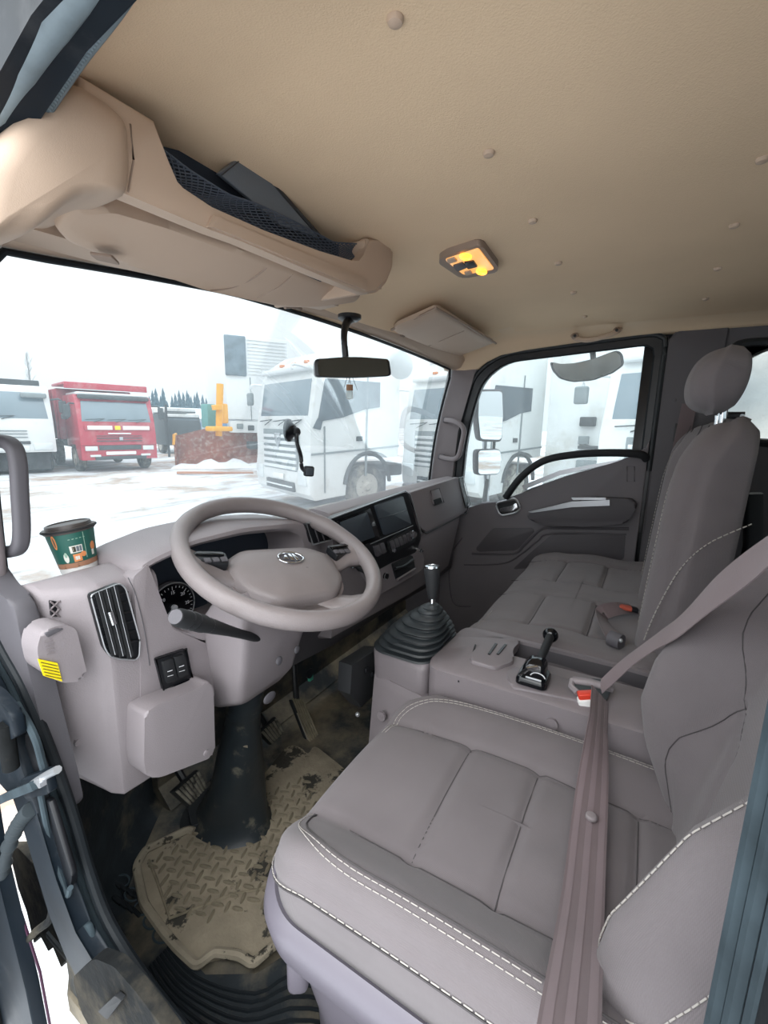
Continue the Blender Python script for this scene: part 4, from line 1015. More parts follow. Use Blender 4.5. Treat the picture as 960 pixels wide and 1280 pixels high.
# studs: lozenges in a herringbone, each its own piece; only where the sheet reaches
poly_m = [P(a, b, Z=MZ) for a, b in ((186, 1080), (240, 1044), (300, 1008), (350, 985), (385, 968), (400, 1010), (390, 1100), (330, 1130), (250, 1150), (215, 1148))]
def inside(x, y, poly):
    c = False; j = len(poly) - 1
    for i in range(len(poly)):
        if (poly[i].y > y) != (poly[j].y > y) and x < (poly[j].x - poly[i].x) * (y - poly[i].y) / (poly[j].y - poly[i].y) + poly[i].x: c = not c
        j = i
    return c
bm = bmesh.new(); L_, W_ = .0145, .0042
ring = [(math.cos(2*PI*k/10) * L_, math.sin(2*PI*k/10) * W_) for k in range(10)]
loft(bm, [[Vector((a, b, 0)) for a, b in ring], [Vector((a*.9, b*.8, .0035)) for a, b in ring], [Vector((a*.5, b*.35, .0055)) for a, b in ring]])
stud0 = obj('tread_stud', bm, M_['mud_r'], mt); stud_me = stud0.data; first = True
rngs = random.Random(3); nst = 0
base_inv = mt.matrix_basis.inverted()
for i in range(40):
    for j in range(40):
        u, v = i * .0235, j * .0235
        x = .36 + u * math.cos(.35) - v * math.sin(.35) * 1.0 + .12; y = .45 + u * math.sin(.35) + v * math.cos(.35)
        if not inside(x, y, poly_m) or nst > 290: continue
        M = Matrix.Translation((x, y, MZ)) @ Matrix.Rotation(.35 + (PI / 2 if (i + j) % 2 else 0) + rngs.uniform(-.06, .06), 4, 'Z') @ Matrix.Diagonal((rngs.uniform(.85, 1.1), rngs.uniform(.85, 1.1), rngs.uniform(.8, 1.1), 1))
        if first: o = stud0; first = False
        else:
            o = bpy.data.objects.new('tread_stud', stud_me); COL.objects.link(o); o.parent = mt
        o.matrix_parent_inverse = base_inv; o.matrix_basis = M; nst += 1
# dried mud splash spots on the mat
# ribbed scuff plate (threshold mat) inside the sill
sc = thing('threshold_mat', 'black ribbed rubber threshold strip with worn embossed circles beside the sill', 'mat', (0.36, 0.5, ZF))
bm = bmesh.new()
prism(bm, [Vector((x, y, -1.003)) for x, y in ((.285, .93), (.395, .96), (.41, .74), (.40, .60), (.45, .52), (.56, .47), (.60, .3), (.60, -.2), (.285, -.2))], (0, 0, -.014), .003)
obj('rubber_sheet', bm, M_['carpet'], sc)
for k in range(8):
    o_ = .012 * k; bm = bmesh.new()
    tube(bm, [Vector((.395 - o_ * .6, .70, -1.002)), Vector((.392 - o_ * .7, .61, -1.002)), Vector((.43 - o_, .50 - o_ * .3, -1.002)), Vector((.50 - o_, .44 - o_, -1.002)), Vector((.56 - o_ * 1.1, .2, -1.002)), Vector((.56 - o_ * 1.1, -.18, -1.002))], .0032, 6, sm=4)
    obj('long_rib', bm, M_['seal'], sc)
for k in range(5):
    c = P(150 + 3 + 12 * k, 1098 + 3 + 17 * k, Z=-1.001); bm = bmesh.new(); tube(bm, [c + Vector((.012 * math.cos(t), .018 * math.sin(t), 0)) for t in np.linspace(0, 2*PI, 21)[:-1]], .0022, 6, closed=True); obj('embossed_ring', bm, M_['seal_l'], sc)
for k in range(8):
    c = P(146 + 8 * (k % 4), 1105 + 5 * k, Z=-1.001); bm = bmesh.new(); box(bm, c, (.008, .03, .006), .002); obj('embossed_dash', bm, M_['seal'], sc)
# left footwell wall: dusty rubber carpet rising to the pillar
bm = bmesh.new(); rings = []
for x, y, zt in ((.62, 1.12, -.38), (.50, 1.035, -.42), (.40, .96, -.48), (.31, .88, -.58), (.268, .80, -.66), (.268, .68, -.76), (.268, .50, -.86), (.268, .2, -.90), (.268, -.1, -.93)):
    rings.append([Vector((x, y, zt)), Vector((x + .012, y - .012, zt)), Vector((x + .018, y - .015, zt * .5 - .5)), Vector((x + .030, y - .02, -.99)), Vector((x + .06, y - .04, -1.018)), Vector((x, y, -1.02))])
loft(bm, rings); struct(obj('trim_footwell_left', bm, M_['carpet'], smooth=60))
# ================================================================ SEATS
def smooth01(t): t = np.clip(t, 0, 1); return t * t * (3 - 2 * t)
# ---- driver's seat
ds = thing('driver_chair', 'grey cloth driver seat nearest the camera, with padded bolsters and pale double stitching', 'seat', (0.575, 0.1, ZF))
HX, HY = .232, .280; CX, CY = .578, .118
seams_c = [[(-.125, .26), (-.127, .05), (-.118, -.26)], [(.118, .26), (.125, .05), (.118, -.26)], [(-.127, .095), (.125, .10)], [(-.125, -.018), (.124, -.018)], [(-.12, -.165), (.118, -.165)]]
def top_c(a, b):
    bl = .056 * smooth01((-a - .118) / .105) + .022 * smooth01((a - .11) / .08)
    fr = -.006 * smooth01((b - .20) / .08) + 0.010 + .004 * np.cos(b * 9)
    cr = .006 * (1 - (a / .12) ** 2) * (np.abs(a) < .12)
    wr = .0022 * np.sin(a * 60 + b * 25) * np.exp(-((b + .06) / .05) ** 2) * (np.abs(a) < .13)
    return bl * (1 - .35 * smooth01((b - .18) / .10)) + fr + cr + wr + groove(a, b, seams_c, .007, .008)
def warp_c(a, b, h): return Vector((CX + a, CY + b, -.578 + h))
cu = pad('seat_cushion', M_['seat'], ds, HX, HY, .085, .030, .075, top_c, warp_c, step=.005, n=14, ne=34, belly=.006)
for s in seams_c: seam('cushion_seam', M_['seam'], cu, s, top_c, warp_c, r=.0008, off=.0009)
RIM = (HX, HY, .085, .030)
for dx in (-.214, -.221):
    seam('pale_stitching', M_['thread'], cu, [(-.125, .262), (-.17, .252), (dx + .012, .20), (dx, .14), (dx, .05), (dx, -.10), (dx, -.26)], top_c, warp_c, r=.0008, off=.0012, dash=(.005, .002), rim=RIM)
seam('pale_stitching', M_['thread'], cu, [(.08, .262), (.16, .250), (.20, .18), (.212, .06), (.210, -.25)], top_c, warp_c, r=.0008, off=.0012, dash=(.005, .002), rim=RIM)
seam('pale_stitching', M_['thread'], cu, [(.08, .255), (.155, .242), (.192, .18), (.204, .06), (.202, -.25)], top_c, warp_c, r=.0008, off=.0012, dash=(.005, .002), rim=RIM)
seam('bolster_seam', M_['seam'], cu, [(-.125, .255), (-.165, .242), (-.195, .20), (-.2085, .14), (-.2085, .05), (-.2085, -.10), (-.2085, -.26)], top_c, warp_c, r=.0013, rim=RIM)
# side seam and stitches low on the cushion flank
def flank(dz, off=0.0):
    q = rr_ring(HX + off, HY + off, .085, 14, 34); t = top_c(q[:, 0], q[:, 1]); return [Vector((CX + x, CY + y, -.578 + z + dz)) for (x, y), z in zip(q, t)]
fl = flank(-.052, .0060); fl = [p for p in fl]
k0 = min(range(len(fl)), key=lambda i: (fl[i] - Vector((.75, .40, -.585))).length); k1 = min(range(len(fl)), key=lambda i: (fl[i] - Vector((.346, -.10, -.585))).length)
seg_ = fl[k0:k1] if k0 < k1 else fl[k0:] + fl[:k1]
bm = bmesh.new(); stitches(bm, seg_, .0009, .006, .0025); obj('pale_stitching', bm, M_['thread'], cu, kind='stuff')
bm = bmesh.new(); tube(bm, [p + Vector((0, 0, -.004)) for p in seg_], .0012, 5); obj('flank_seam', bm, M_['seam'], cu)
# moulded plastic valance, with a rolled upper edge
bm = bmesh.new(); rings = []
for off, z in ((-.004, -.630), (.006, -.622), (.014, -.630), (.017, -.650), (.012, -.680), (.000, -.705), (-.006, -.712)):
    rings.append([Vector((CX + x, CY + y, z)) for x, y in rr_ring(HX + off, HY + off, .09, 14, 20)])
loft(bm, rings); obj('seat_valance', bm, M_['seatpl'], ds, smooth=60)
bm = bmesh.new(); rings = []
for off, z in ((-.008, -.700), (-.020, -.76), (-.034, -.84), (-.040, -.98), (-.040, -1.018)):
    rings.append([Vector((CX + x, CY + y, z)) for x, y in rr_ring(HX + off, HY + off, .09, 14, 20)])
loft(bm, rings); obj('seat_pedestal', bm, M_['seatpl'], ds, smooth=60)
bm = bmesh.new(); box(bm, (.375, .345, -.74), (.04, .03, .07), .01, 3, rot=(0, 0, R(35))); obj('slide_lever', bm, M_['seatpl'], ds)

# backrest; local a across, b up along the back, h out towards the wheel
BL = R(15)
def warp_b(a, b, h):
    return Vector((.590 + a * (1 - .10 * max(0, b - .2)), -.110 - b * math.sin(BL) + h * math.cos(BL), -.575 + b * math.cos(BL) + h * math.sin(BL)))
HXb, HYb = .235, .335
seams_b = [[(-.13, -.335), (-.125, -.10), (-.10, .12), (-.08, .335)], [(.12, -.335), (.135, -.20), (.10, -.06), (.13, .06), (.125, .335)], [(.10, -.06), (.06, -.10), (.045, -.22), (.045, -.335)]]
def top_b(a, b0):
    b = b0
    br = b + .285
    prof = np.interp(br + np.where(a < 0, .115, 0), [-.05, .0, .07, .13, .20, .33, .43, .62], [.0, .015, .065, .092, .096, .074, .034, .02])
    side = prof * smooth01((np.abs(a) - .085) / .085) * (1 - .45 * smooth01((np.abs(a) - .175) / .06))
    return .016 + side + .014 * np.cos(b * 4 - .3) + groove(a, b, seams_b, .006, .008)
def warp_b2(a, b, h): return warp_b(a, b + HYb - .05, h)
bk = pad('backrest', M_['seat'], ds, HXb, HYb, .10, .04, .10, top_b, warp_b2, step=.006, n=12, ne=34, belly=.01)
for s in seams_b: seam('back_seam', M_['seam'], bk, s, top_b, warp_b2, r=.0008, off=.0009)
for d_ in (.172,):
    seam('pale_stitching', M_['thread'], bk, [(-d_ * .85, -.29), (-d_, -.20), (-d_, 0), (-d_ + .004, .2)], top_b, warp_b2, r=.0009, off=.0014, dash=(.005, .002))
RIMB = (HXb, HYb, .10, .04)
for d_ in (.226, .232):
    seam('pale_stitching', M_['thread'], bk, [(-.15, -.31), (-d_ + .015, -.25), (-d_, -.17), (-d_, 0), (-d_ + .006, .2)], top_b, warp_b2, r=.0009, off=.0014, dash=(.005, .002), rim=RIMB)
bm = bmesh.new(); cyl(bm, (.36, -.16, -.60), (.82, -.16, -.60), .03, seg=20); obj('recliner', bm, M_['blackm'], ds)

# ---- passenger bench: one wide cushion, two backrests
ps = thing('passenger_bench', 'wide grey cloth passenger bench with stitched panels and a tall backrest with headrest', 'seat', (1.5, 0.1, ZF))
PX, PY, HPX, HPY = 1.495, .145, .455, .235
sp_ = [[(-.455, .10), (-.15, .095), (.455, .085)], [(-.455, -.0), (.455, -.0)], [(-.455, -.19), (.455, -.19)]]
seams_p = [[(-.34, .235), (-.33, 0.0), (-.32, -.235)], [(-.08, .235), (-.08, -.235)], [(.08, .235), (.08, -.235)], [(.34, .235), (.34, -.235)],
           [(-.335, .085), (-.08, .085)], [(-.335, -.06), (-.08, -.06)], [(.08, .085), (.34, .085)], [(.08, -.06), (.34, -.06)]]
def top_p(a, b):
    e = .010 * smooth01((np.abs(a) - .30) / .10)
    fr = -.028 * smooth01((b - .12) / .11)
    pil = .005 * np.cos((a % .26 - .13) * 10) + .004 * np.cos(b * 30)
    return e + fr + pil + groove(a, b, seams_p, .007, .008)
def warp_p(a, b, h): return Vector((PX + a, PY + b, -.512 + h + .02 * (-b)))
pc = pad('bench_cushion', M_['seat'], ps, HPX, HPY, .05, .035, .10, top_p, warp_p, step=.006, n=10, ne=50, belly=.006)
for s in seams_p: seam('cushion_seam', M_['seam'], pc, s, top_p, warp_p, r=.0012)
seam('pale_stitching', M_['thread'], pc, [(-.40, .20), (-.25, .205)], top_p, warp_p, r=.001, off=.0012, dash=(.006, .003))
bm = bmesh.new(); box(bm, (1.50, .13, -.80), (.84, .40, .40), .02); obj('bench_base', bm, M_['dash_d'], ps)
def bench_back(xc, hx, nm='backrest'):
    def wp(a, b, h):
        b2 = b + .285; yy = -.058 - b2 * math.sin(R(4)) + h * math.cos(R(4)); zz = -.545 + b2 * math.cos(R(4)) + h * math.sin(R(4))
        return Vector((xc + a * (1 - .22 * max(0.0, (b2 - .30)) / .27), yy, zz))
    sm_ = [[(-.14, -.285), (-.13, 0), (-.10, .16), (-.135, .20), (-.12, .285)], [(.14, -.285), (.13, 0), (.10, .16), (.12, .285)], [(-.10, .16), (-.05, .10), (-.04, -.285)]]
    def tp(a, b): return .012 + .030 * smooth01((np.abs(a) - .10) / .08) * (1 - .5 * smooth01((b - .1) / .2)) - .025 * smooth01((b - .18) / .11) + groove(a, b, sm_, .005, .006)
    o = pad(nm, M_['seat'], ps, hx, .285, .07, .045, .095, tp, wp, step=.006, n=12, ne=24, belly=.014)
    for s in sm_: seam('back_seam', M_['seam'], o, s, tp, wp, r=.0012)
    seam('pale_stitching', M_['thread'], o, [(-.13, .235), (-.165, .15), (-.175, 0), (-.17, -.2)], tp, wp, r=.001, off=.0014, dash=(.006, .003))
    return o, wp
b1, wp1 = bench_back(1.345, .235)
b2_, wp2 = bench_back(1.77, .175)
# curved side seam with stitching on the near flank of the backrest
X0 = 1.097
cs = smoothpath([P(805, 800, X=X0), P(822, 760, X=X0), P(850, 712, X=X0), (P(885, 680, X=X0)), P(940, 655, X=X0)], 8)
bm = bmesh.new(); stitches(bm, cs, .0014, .006, .003); obj('pale_stitching', bm, M_['thread'], b1, kind='stuff')
# headrest on two chrome posts
def warp_h(a, b, h): return Vector((1.345 + a, -.108 + (h if h > 0 else h * (1 - 45 * b * b)) + (-b * .10), .114 + b))
def top_h(a, b): return .050 - .6 * a * a - 5.0 * b * b + groove(a, b, [[(-.10, -.06), (-.10, .05), (-.06, .072)], [(.10, -.06), (.10, .05), (.06, .072)]], .003, .005)
hr = pad('headrest', M_['seat_side'], ps, .118, .070, .060, .030, .058, top_h, warp_h, step=.005, n=12, ne=16, belly=.006)
for x in (1.30, 1.39):
    bm = bmesh.new(); cyl(bm, (x, -.135, .06), (x, -.140, -.03), .0065, seg=14); cyl(bm, (x, -.140, .002), (x, -.140, .01), .012, seg=14); obj('headrest_post', bm, M_['chrome'], hr)
# rear bench silhouette of the crew cab in the dark behind
rb = thing('rear_bench', 'dark rear crew bench behind the passenger backrest', 'seat', (1.2, -.9, ZF))
bm = bmesh.new(); box(bm, (1.25, -1.0, -.72), (1.4, .45, .5), .04, 3); obj('bench_cushion', bm, M_['seat'], rb)
bm = bmesh.new(); box(bm, (1.25, -1.19, -.25), (1.4, .10, .6), .04, 3); obj('bench_back', bm, M_['seat'], rb)
# rear bulkhead pocket things in the dark right of the backrest
bm = bmesh.new(); tube(bm, [Vector((1.52, -.25, -.16)), Vector((1.52, -.27, -.30)), Vector((1.52, -.27, -.42))], None, prof=rectprof(.05, .04, .01), up=Vector((0, 1, 0)))
obj('recliner_cover', bm, M_['blackm'], ps)

# ================================================================ BELTS
def ribbon(bm, pts, ups, w=.047, th=.0013):
    rings = []
    for i, (p, u) in enumerate(zip(pts, ups)):
        d = (pts[min(i+1, len(pts)-1)] - pts[max(i-1, 0)]).normalized(); u = Vector(u); s = d.cross(u).normalized(); n_ = s.cross(d).normalized()
        rings.append([p + s * (w/2) + n_ * th/2, p + n_ * th/2, p - s * (w/2) + n_ * th/2, p - s * (w/2) - n_ * th/2, p + s * (w/2) - n_ * th/2])
    loft(bm, rings)
def resample(pts, ups, n=40):
    q = smoothpath(pts, 10); m = len(q); u = []
    for i in range(m):
        f = i / (m - 1) * (len(ups) - 1); k = min(int(f), len(ups) - 2); u.append(Vector(ups[k]).lerp(Vector(ups[k+1]), f - k))
    return q, u
bl = thing('driver_seat_belt', 'mauve-grey driver seat belt lying over the nearest seat, with a round stop button', 'seat belt', P(740, 860, Z=-.49))
pts = [P(708, 1330, Z=-.455), P(712, 1280, Z=-.470), P(728, 1130, Z=-.534), P(737, 1022, Z=-.540), P(744, 950, Z=-.515), P(748, 905, Z=-.494), P(750, 868, Z=-.480)]
q, u = resample(pts, [(-.1, 0, 1), (-.1, 0, 1), (-.05, -.1, 1), (0, -.1, 1), (-.1, -.5, .8), (-.4, -.7, .5), (-.6, -.6, .4)])
bm = bmesh.new(); ribbon(bm, q, u, .046); lb = obj('lap_webbing', bm, M_['belt'], bl)
for s_ in (-.35, 0.0, .35):
    bm = bmesh.new(); rings = []
    qq = []
    for i in range(len(q)):
        d = (q[min(i+1, len(q)-1)] - q[max(i-1, 0)]).normalized(); s = d.cross(u[i]).normalized(); n_ = s.cross(d).normalized(); qq.append(q[i] + s * .046 * s_ + n_ * .0009)
    ribbon(bm, qq, u, .0075, .0006); obj('woven_stripe', bm, M_['belt_l'], lb)
c = P(739, 1022, Z=-.537)
bm = bmesh.new(); lathe(bm, [(.008, 0), (.008, .003), (.006, .005), (.001, .0055)], Matrix.Translation(c), 18); obj('stop_button', bm, M_['pillar'], bl)
A = P(745, 858, Z=-.478)
sh_pts = [P(752, 858, Z=-.475), P(785, 828, X=.84), P(820, 802, X=.79), P(850, 782, X=.74), P(895, 740, X=.655), P(960, 690, X=.57), P(1040, 628, X=.47)]
q, u = resample(sh_pts, [(-.5, .5, .8), (-.5, .5, .9), (-.3, .9, .7), (-.5, .8, .7), (-.7, .55, .7), (-.7, .55, .7), (-.7, .55, .7)])
wd = [.030 + .017 * min(1, i / len(q) * 1.4) for i in range(len(q))]
bm = bmesh.new(); rings = []
for i, (p, uu) in enumerate(zip(q, u)):
    d = (q[min(i+1, len(q)-1)] - q[max(i-1, 0)]).normalized(); s = d.cross(uu).normalized(); n_ = s.cross(d).normalized(); w2 = wd[i] / 2
    rings.append([p + s * w2 + n_ * .0006, p + n_ * .0022, p - s * w2 + n_ * .0006, p - s * w2 - n_ * .0006, p + s * w2 - n_ * .0006])
loft(bm, rings); obj('shoulder_webbing', bm, M_['belt_l'], bl)
# tongue: chrome-less grey plastic bar
bm = bmesh.new(); tube(bm, [P(716, 850, Z=-.482), P(738, 853, Z=-.478), P(766, 861, Z=-.482)], None, prof=rectprof(.016, .012, .005), up=Vector((0, 0, 1))); tg = obj('belt_tongue', bm, M_['dash'], bl)
bm = bmesh.new(); tube(bm, [P(716, 850, Z=-.482), P(714, 858, Z=-.488), P(722, 866, Z=-.49)], .006, 8); obj('tongue_loop', bm, M_['dash'], tg)
bk_ = thing('belt_buckle', 'white belt buckle with a red release button in the console slot', 'buckle', P(735, 880, Z=-.52))
c_ = P(734, 886, Z=-.515)
bm = bmesh.new(); box(bm, c_, (.018, .030, .045), .003, 3, rot=(R(-12), 0, R(20))); obj('buckle_body', bm, M_['white'], bk_)
bm = bmesh.new(); box(bm, c_ + Vector((0, .005, .027)), (.017, .028, .012), .003, 3, rot=(R(-12), 0, R(20))); obj('release_button', bm, M_['red'], bk_)
# loose lap belt on the passenger bench with its buckle
pb = thing('passenger_belt_buckle', 'short crumpled belt with an orange-red buckle lying on the passenger bench', 'buckle', P(770, 770, Z=-.50))
pp = [P(792, 761, Z=-.490), P(775, 760, Z=-.478), P(757, 764, Z=-.485), P(752, 769, Z=-.495), P(757, 780, Z=-.490), P(765, 792, Z=-.485), P(770, 800, Z=-.49)]
q, u = resample(pp, [(-.3, -.3, 1), (-.5, -.3, 1), (-.7, -.3, .7), (-.6, -.5, .5), (-.5, -.4, .7), (-.4, -.2, .9), (-.3, -.3, 1)])
bm = bmesh.new(); ribbon(bm, q, u, .040, .002); obj('webbing', bm, M_['belt'], pb)
bm = bmesh.new(); tube(bm, [P(774, 758, Z=-.478), P(789, 761, Z=-.480)], None, prof=rectprof(.024, .010, .003)); obj('buckle_body', bm, mat('dull_red', 'b5533f', .5), pb)
bm = bmesh.new(); tube(bm, [P(789, 761, Z=-.480), P(797, 763, Z=-.482)], None, prof=rectprof(.024, .012, .004)); obj('buckle_back', bm, M_['black'], pb)
bm = bmesh.new(); a = P(762, 797, Z=-.480); b = P(777, 803, Z=-.480); cyl(bm, a, b, .018, seg=20); obj('belt_roll', bm, M_['dash_d'], pb)
bm = bmesh.new(); c = a.lerp(b, .6) + Vector((-.014, -.008, .008)); ball(bm, c, .005); obj('belt_rivet', bm, M_['silver'], pb)

# ================================================================ CONSOLE
con = thing('centre_console', 'grey plastic centre console between the seats with tray, slots and lever openings', 'console', (0.95, 0.25, ZF))
ZC = -.505
def cpl(name, px, Z, d, m='console', r=0, bev=.003, par=None, label=None, n=4):
    bm = bmesh.new(); platepx(bm, px, (0, 0, d), r=r, bev=bev, Z=Z, n=n); return obj(name, bm, M_[m], par or con, label=label)
# lower body
bm = bmesh.new()
loft(bm, [[Vector((x + e * (1 if x < .9 else 0), y + (.0 if y < .4 else e * .3), z)) for x, y in ((.848, .47), (.875, .53), (1.02, .535), (1.05, .50), (1.05, -.20), (.815, -.20), (.818, .20), (.832, .38))] for e, z in ((-.085, -1.01), (-.05, -.78), (-.006, -.62), (.0, -.608), (.006, -.60))])
cbod = obj('console_body', bm, M_['console'], con)
# front plinth carrying the gear boot
bm = bmesh.new()
loft(bm, [[Vector((x, y, z)) for x, y in rounded([(.836 - e, .375), (1.058 + e, .375), (1.045 + e, .540 + e), (.868 - e, .540 + e)], .03, 4)] for e, z in ((-.003, -.63), (0, -.545), (-.006, -.53), (-.02, -.525))])
obj('gear_plinth', bm, M_['console'], con, smooth=50)
# rear upper deck with tray opening: frame + tray well
dk_o = [Vector((x, y, ZC)) for x, y in rounded([(.818, .36), (.86, .372), (1.045, .365), (1.05, .30), (1.05, -.20), (.818, -.20)], .02, 4)]
tr_o = [Vector((x, y, ZC)) for x, y in rounded([(.955, .245), (1.036, .262), (1.038, .0), (1.03, -.10), (.962, -.10), (.960, .0)], .025, 4)]
A_ = loopn(dk_o, 100); B_ = align(A_, loopn(tr_o, 100))
bm = bmesh.new(); loft(bm, [[p + Vector((0, 0, -.008)) for p in B_], [p + (Vector((sum(q.x for q in B_) / 100, sum(q.y for q in B_) / 100, p.z)) - p) * .03 + Vector((0, 0, -.086)) for p in B_]], True, False); obj('tray_liner', bm, M_['door_d'], con)
bm = bmesh.new(); rings = [[p + Vector((0, 0, -.12)) for p in A_], [p + Vector((0, 0, -.006)) for p in A_], [p.lerp(q_, .06) for p, q_ in zip(A_, B_)], [p for p in B_], [p + Vector((0, 0, -.006)) for p in B_], [p + Vector((0, 0, -.012)) for p in B_]]
loft(bm, rings, True, False); obj('upper_deck', bm, M_['console'], con, smooth=40)
bm = bmesh.new(); prism(bm, [p + Vector((0, 0, -.085)) for p in B_], (0, 0, -.003)); obj('tray_floor', bm, M_['blackm'], con)
# raised pod with two slots, in front of the tray
cpl('slot_pod', [(586, 825), (592, 812), (612, 800), (640, 796), (652, 800), (640, 812), (644, 826), (620, 834)], -.497, -.02, r=6, bev=.005)
for q in (((611, 818), (620, 805)), ((622, 818), (632, 806))):
    bm = bmesh.new(); tube(bm, [P(*q[0], Z=-.496), P(*q[1], Z=-.496)], None, prof=rectprof(.005, .004)); obj('card_slot', bm, M_['black'], con)
bm = bmesh.new(); tube(bm, [P(a, b, Z=-.521 if i < 2 else -.503) for i, (a, b) in enumerate(((573, 852), (578, 838), (590, 822), (594, 806)))], .0018, 6); obj('deck_joint', bm, M_['black'], con)
# brake lever plinth
cpl('lever_plinth', [(632, 842), (640, 832), (690, 842), (752, 862), (748, 880), (640, 858)], -.500, -.03, r=5, bev=.006)
# buckle slot
cpl('buckle_slot', [(711, 852), (722, 846), (760, 850), (764, 862), (758, 876), (722, 868)], -.4985, -.003, 'black', r=4, bev=0)
for px, py in ((477, 895), (690, 905), (735, 930)):
    q = P(px, py, X=.814); bm = bmesh.new(); cyl(bm, q + Vector((.003, 0, 0)), q + Vector((-.003, 0, 0)), .011, seg=18); cyl(bm, q, q + Vector((-.004, 0, 0)), .006, seg=12); obj('screw_cap', bm, M_['console'], con)
# switch box on the console nose
bm = bmesh.new(); prism(bm, [P(a, b, Y=.55) for a, b in ((440, 832), (470, 812), (490, 812), (488, 850), (452, 885), (438, 868))], (0, .04, 0), .004); nb = obj('nose_box', bm, M_['blackm'], con)
for a, b in ((458, 838), (466, 842), (472, 830)):
    bm = bmesh.new(); box(bm, P(a, b, Y=.547), (.012, .006, .014), .002); obj('nose_switch', bm, M_['black'], nb)
bm = bmesh.new(); c = P(474, 824, Y=.545); tube(bm, [c + Vector((.013 * math.cos(t), 0, .013 * math.sin(t))) for t in np.linspace(0, 2*PI, 25)[:-1]], .003, 8, closed=True); obj('socket_ring', bm, M_['chrome'], nb)
bm = bmesh.new(); ball(bm, P(447, 893, Y=.56), .006); obj('loose_screw', bm, M_['silver'], nb)

# gear lever: knob, shaft, stacked bellows
gv = thing('gear_lever', 'tall black gear lever with a chrome-rimmed knob rising from a ribbed rubber bellows', 'gear lever', P(533, 815, Z=-.525))
top = P(540, 757, Z=-.405); base = Vector((.940, .452, -.527))
bm = bmesh.new(); rings = []
nl = 8; 
for i in range(nl):
    f = i / nl; f2 = (i + 1) / nl
    for ff, ex in ((f, .90), (f + .02, 1.03), (f + .045, 1.09), (f + .075, 1.06), (f + .095, .93)):
        c = base.lerp(top, ff); rx = (.088 * (1 - ff) + .020 * ff + .012 * math.sin(PI * ff)) * ex; ry = (.078 * (1 - ff) + .018 * ff + .010 * math.sin(PI * ff)) * ex
        ring = []
        for p in rr_ring(rx, ry, min(rx, ry) * (.5 + .45 * ff), 6, 5):
            ring.append(c + Vector((p[0], p[1], -.008 * (p[0] / rx) ** 2 * (1 - ff))))
        rings.append(ring)
for ff, rr_ in ((.98, .022), (1.0, .018), (1.04, .013)):
    c = base.lerp(top, ff); rings.append([c + Vector((p[0], p[1], 0)) for p in rr_ring(rr_, rr_, rr_ * .97, 6, 5)])
loft(bm, rings); obj('bellows', bm, M_['boot'], gv, smooth=40)
kt = P(540, 708, Y=top.y + .01); kb2 = P(541, 748, Y=top.y + .003)
bm = bmesh.new(); tube(bm, [top + Vector((0, 0, -.01)), kb2, kb2.lerp(kt, .1)], .0065, 12); obj('shaft', bm, M_['chrome'], gv)
bm = bmesh.new(); tube(bm, [kb2, kb2.lerp(kt, .15), kb2.lerp(kt, .45), kb2.lerp(kt, .75), kb2.lerp(kt, .92), kt], [.0085, .0125, .0155, .0180, .0185, .015], 20); kn = obj('knob', bm, M_['blackm'], gv)
dk = (kt - kb2).normalized()
bm = bmesh.new(); lathe(bm, [(.0175, -.002), (.0165, .002), (.011, .003), (.0105, .001)], Matrix.Translation(kt) @ frame_of(dk).to_4x4(), 24); obj('knob_ring', bm, M_['chrome'], kn)
bm = bmesh.new(); cyl(bm, kt, kt + dk * .0022, .0105, seg=20); obj('knob_cap', bm, M_['gloss'], kn)
bm = bmesh.new(); ball(bm, kt + dk * .003 + Vector((.0, .002, 0)), .003, (1, 1, .3)); obj('shift_mark', bm, M_['white_print'], kn)

# air-brake hand lever
hb_ = thing('parking_brake_lever', 'short glossy black hand brake valve lever with a round knob on the console', 'brake lever', P(665, 850, Z=-.50))
c0 = P(667, 846, Z=-.492)
bm = bmesh.new(); loft(bm, [[c0 + Vector((p.x * s_, p.y * s_, z)) for p in rounded([(-.032, -.030), (.032, -.030), (.032, .030), (-.032, .030)], .012, 4)] for s_, z in ((1, -.006), (1, .002), (.93, .006), (.9, .008))]); obj('base_plate', bm, M_['gloss'], hb_)
bm = bmesh.new(); loft(bm, [[c0 + Vector((p.x * s_, p.y * s_ + o_, z)) for p in rounded([(-.024, -.022), (.024, -.022), (.024, .022), (-.024, .022)], .010, 4)] for s_, z, o_ in ((1, .006, 0), (1, .018, -.001), (.92, .030, -.002), (.70, .038, -.004), (.4, .042, -.004))]); hsg = obj('valve_housing', bm, M_['gloss'], hb_)
l0 = P(672, 832, Z=-.46); l1 = P(688, 795, Y=l0.y + .006)
bm = bmesh.new(); tube(bm, [l0, l0.lerp(l1, .3), l0.lerp(l1, .85), l1], [.010, .0085, .0095, .010], 14); obj('lever', bm, M_['blackm'], hb_)
bm = bmesh.new(); ball(bm, l1 + Vector((0, 0, .002)), .0175, (1, 1, .72), rot=frame_of(l1 - l0)); obj('lever_knob', bm, M_['gloss'], hb_)
bm = bmesh.new(); tube(bm, [c0 + Vector((-.0245, -.012 + .014 * math.cos(t) , .014 + .010 * math.sin(t))) for t in np.linspace(.2, PI - .2, 9)], .0012, 5); obj('arc_marking', bm, M_['white_print'], hb_)
bm = bmesh.new(); box(bm, c0 + Vector((-.0245, -.004, .009)), (.002, .030, .004), .0005); obj('label_bar', bm, M_['white_print'], hb_)
bm = bmesh.new(); tube(bm, [P(650, 843, Z=-.475), P(660, 836, Z=-.455), P(672, 834, Z=-.452)], .004, 8); obj('lift_collar', bm, M_['chrome'], hb_)
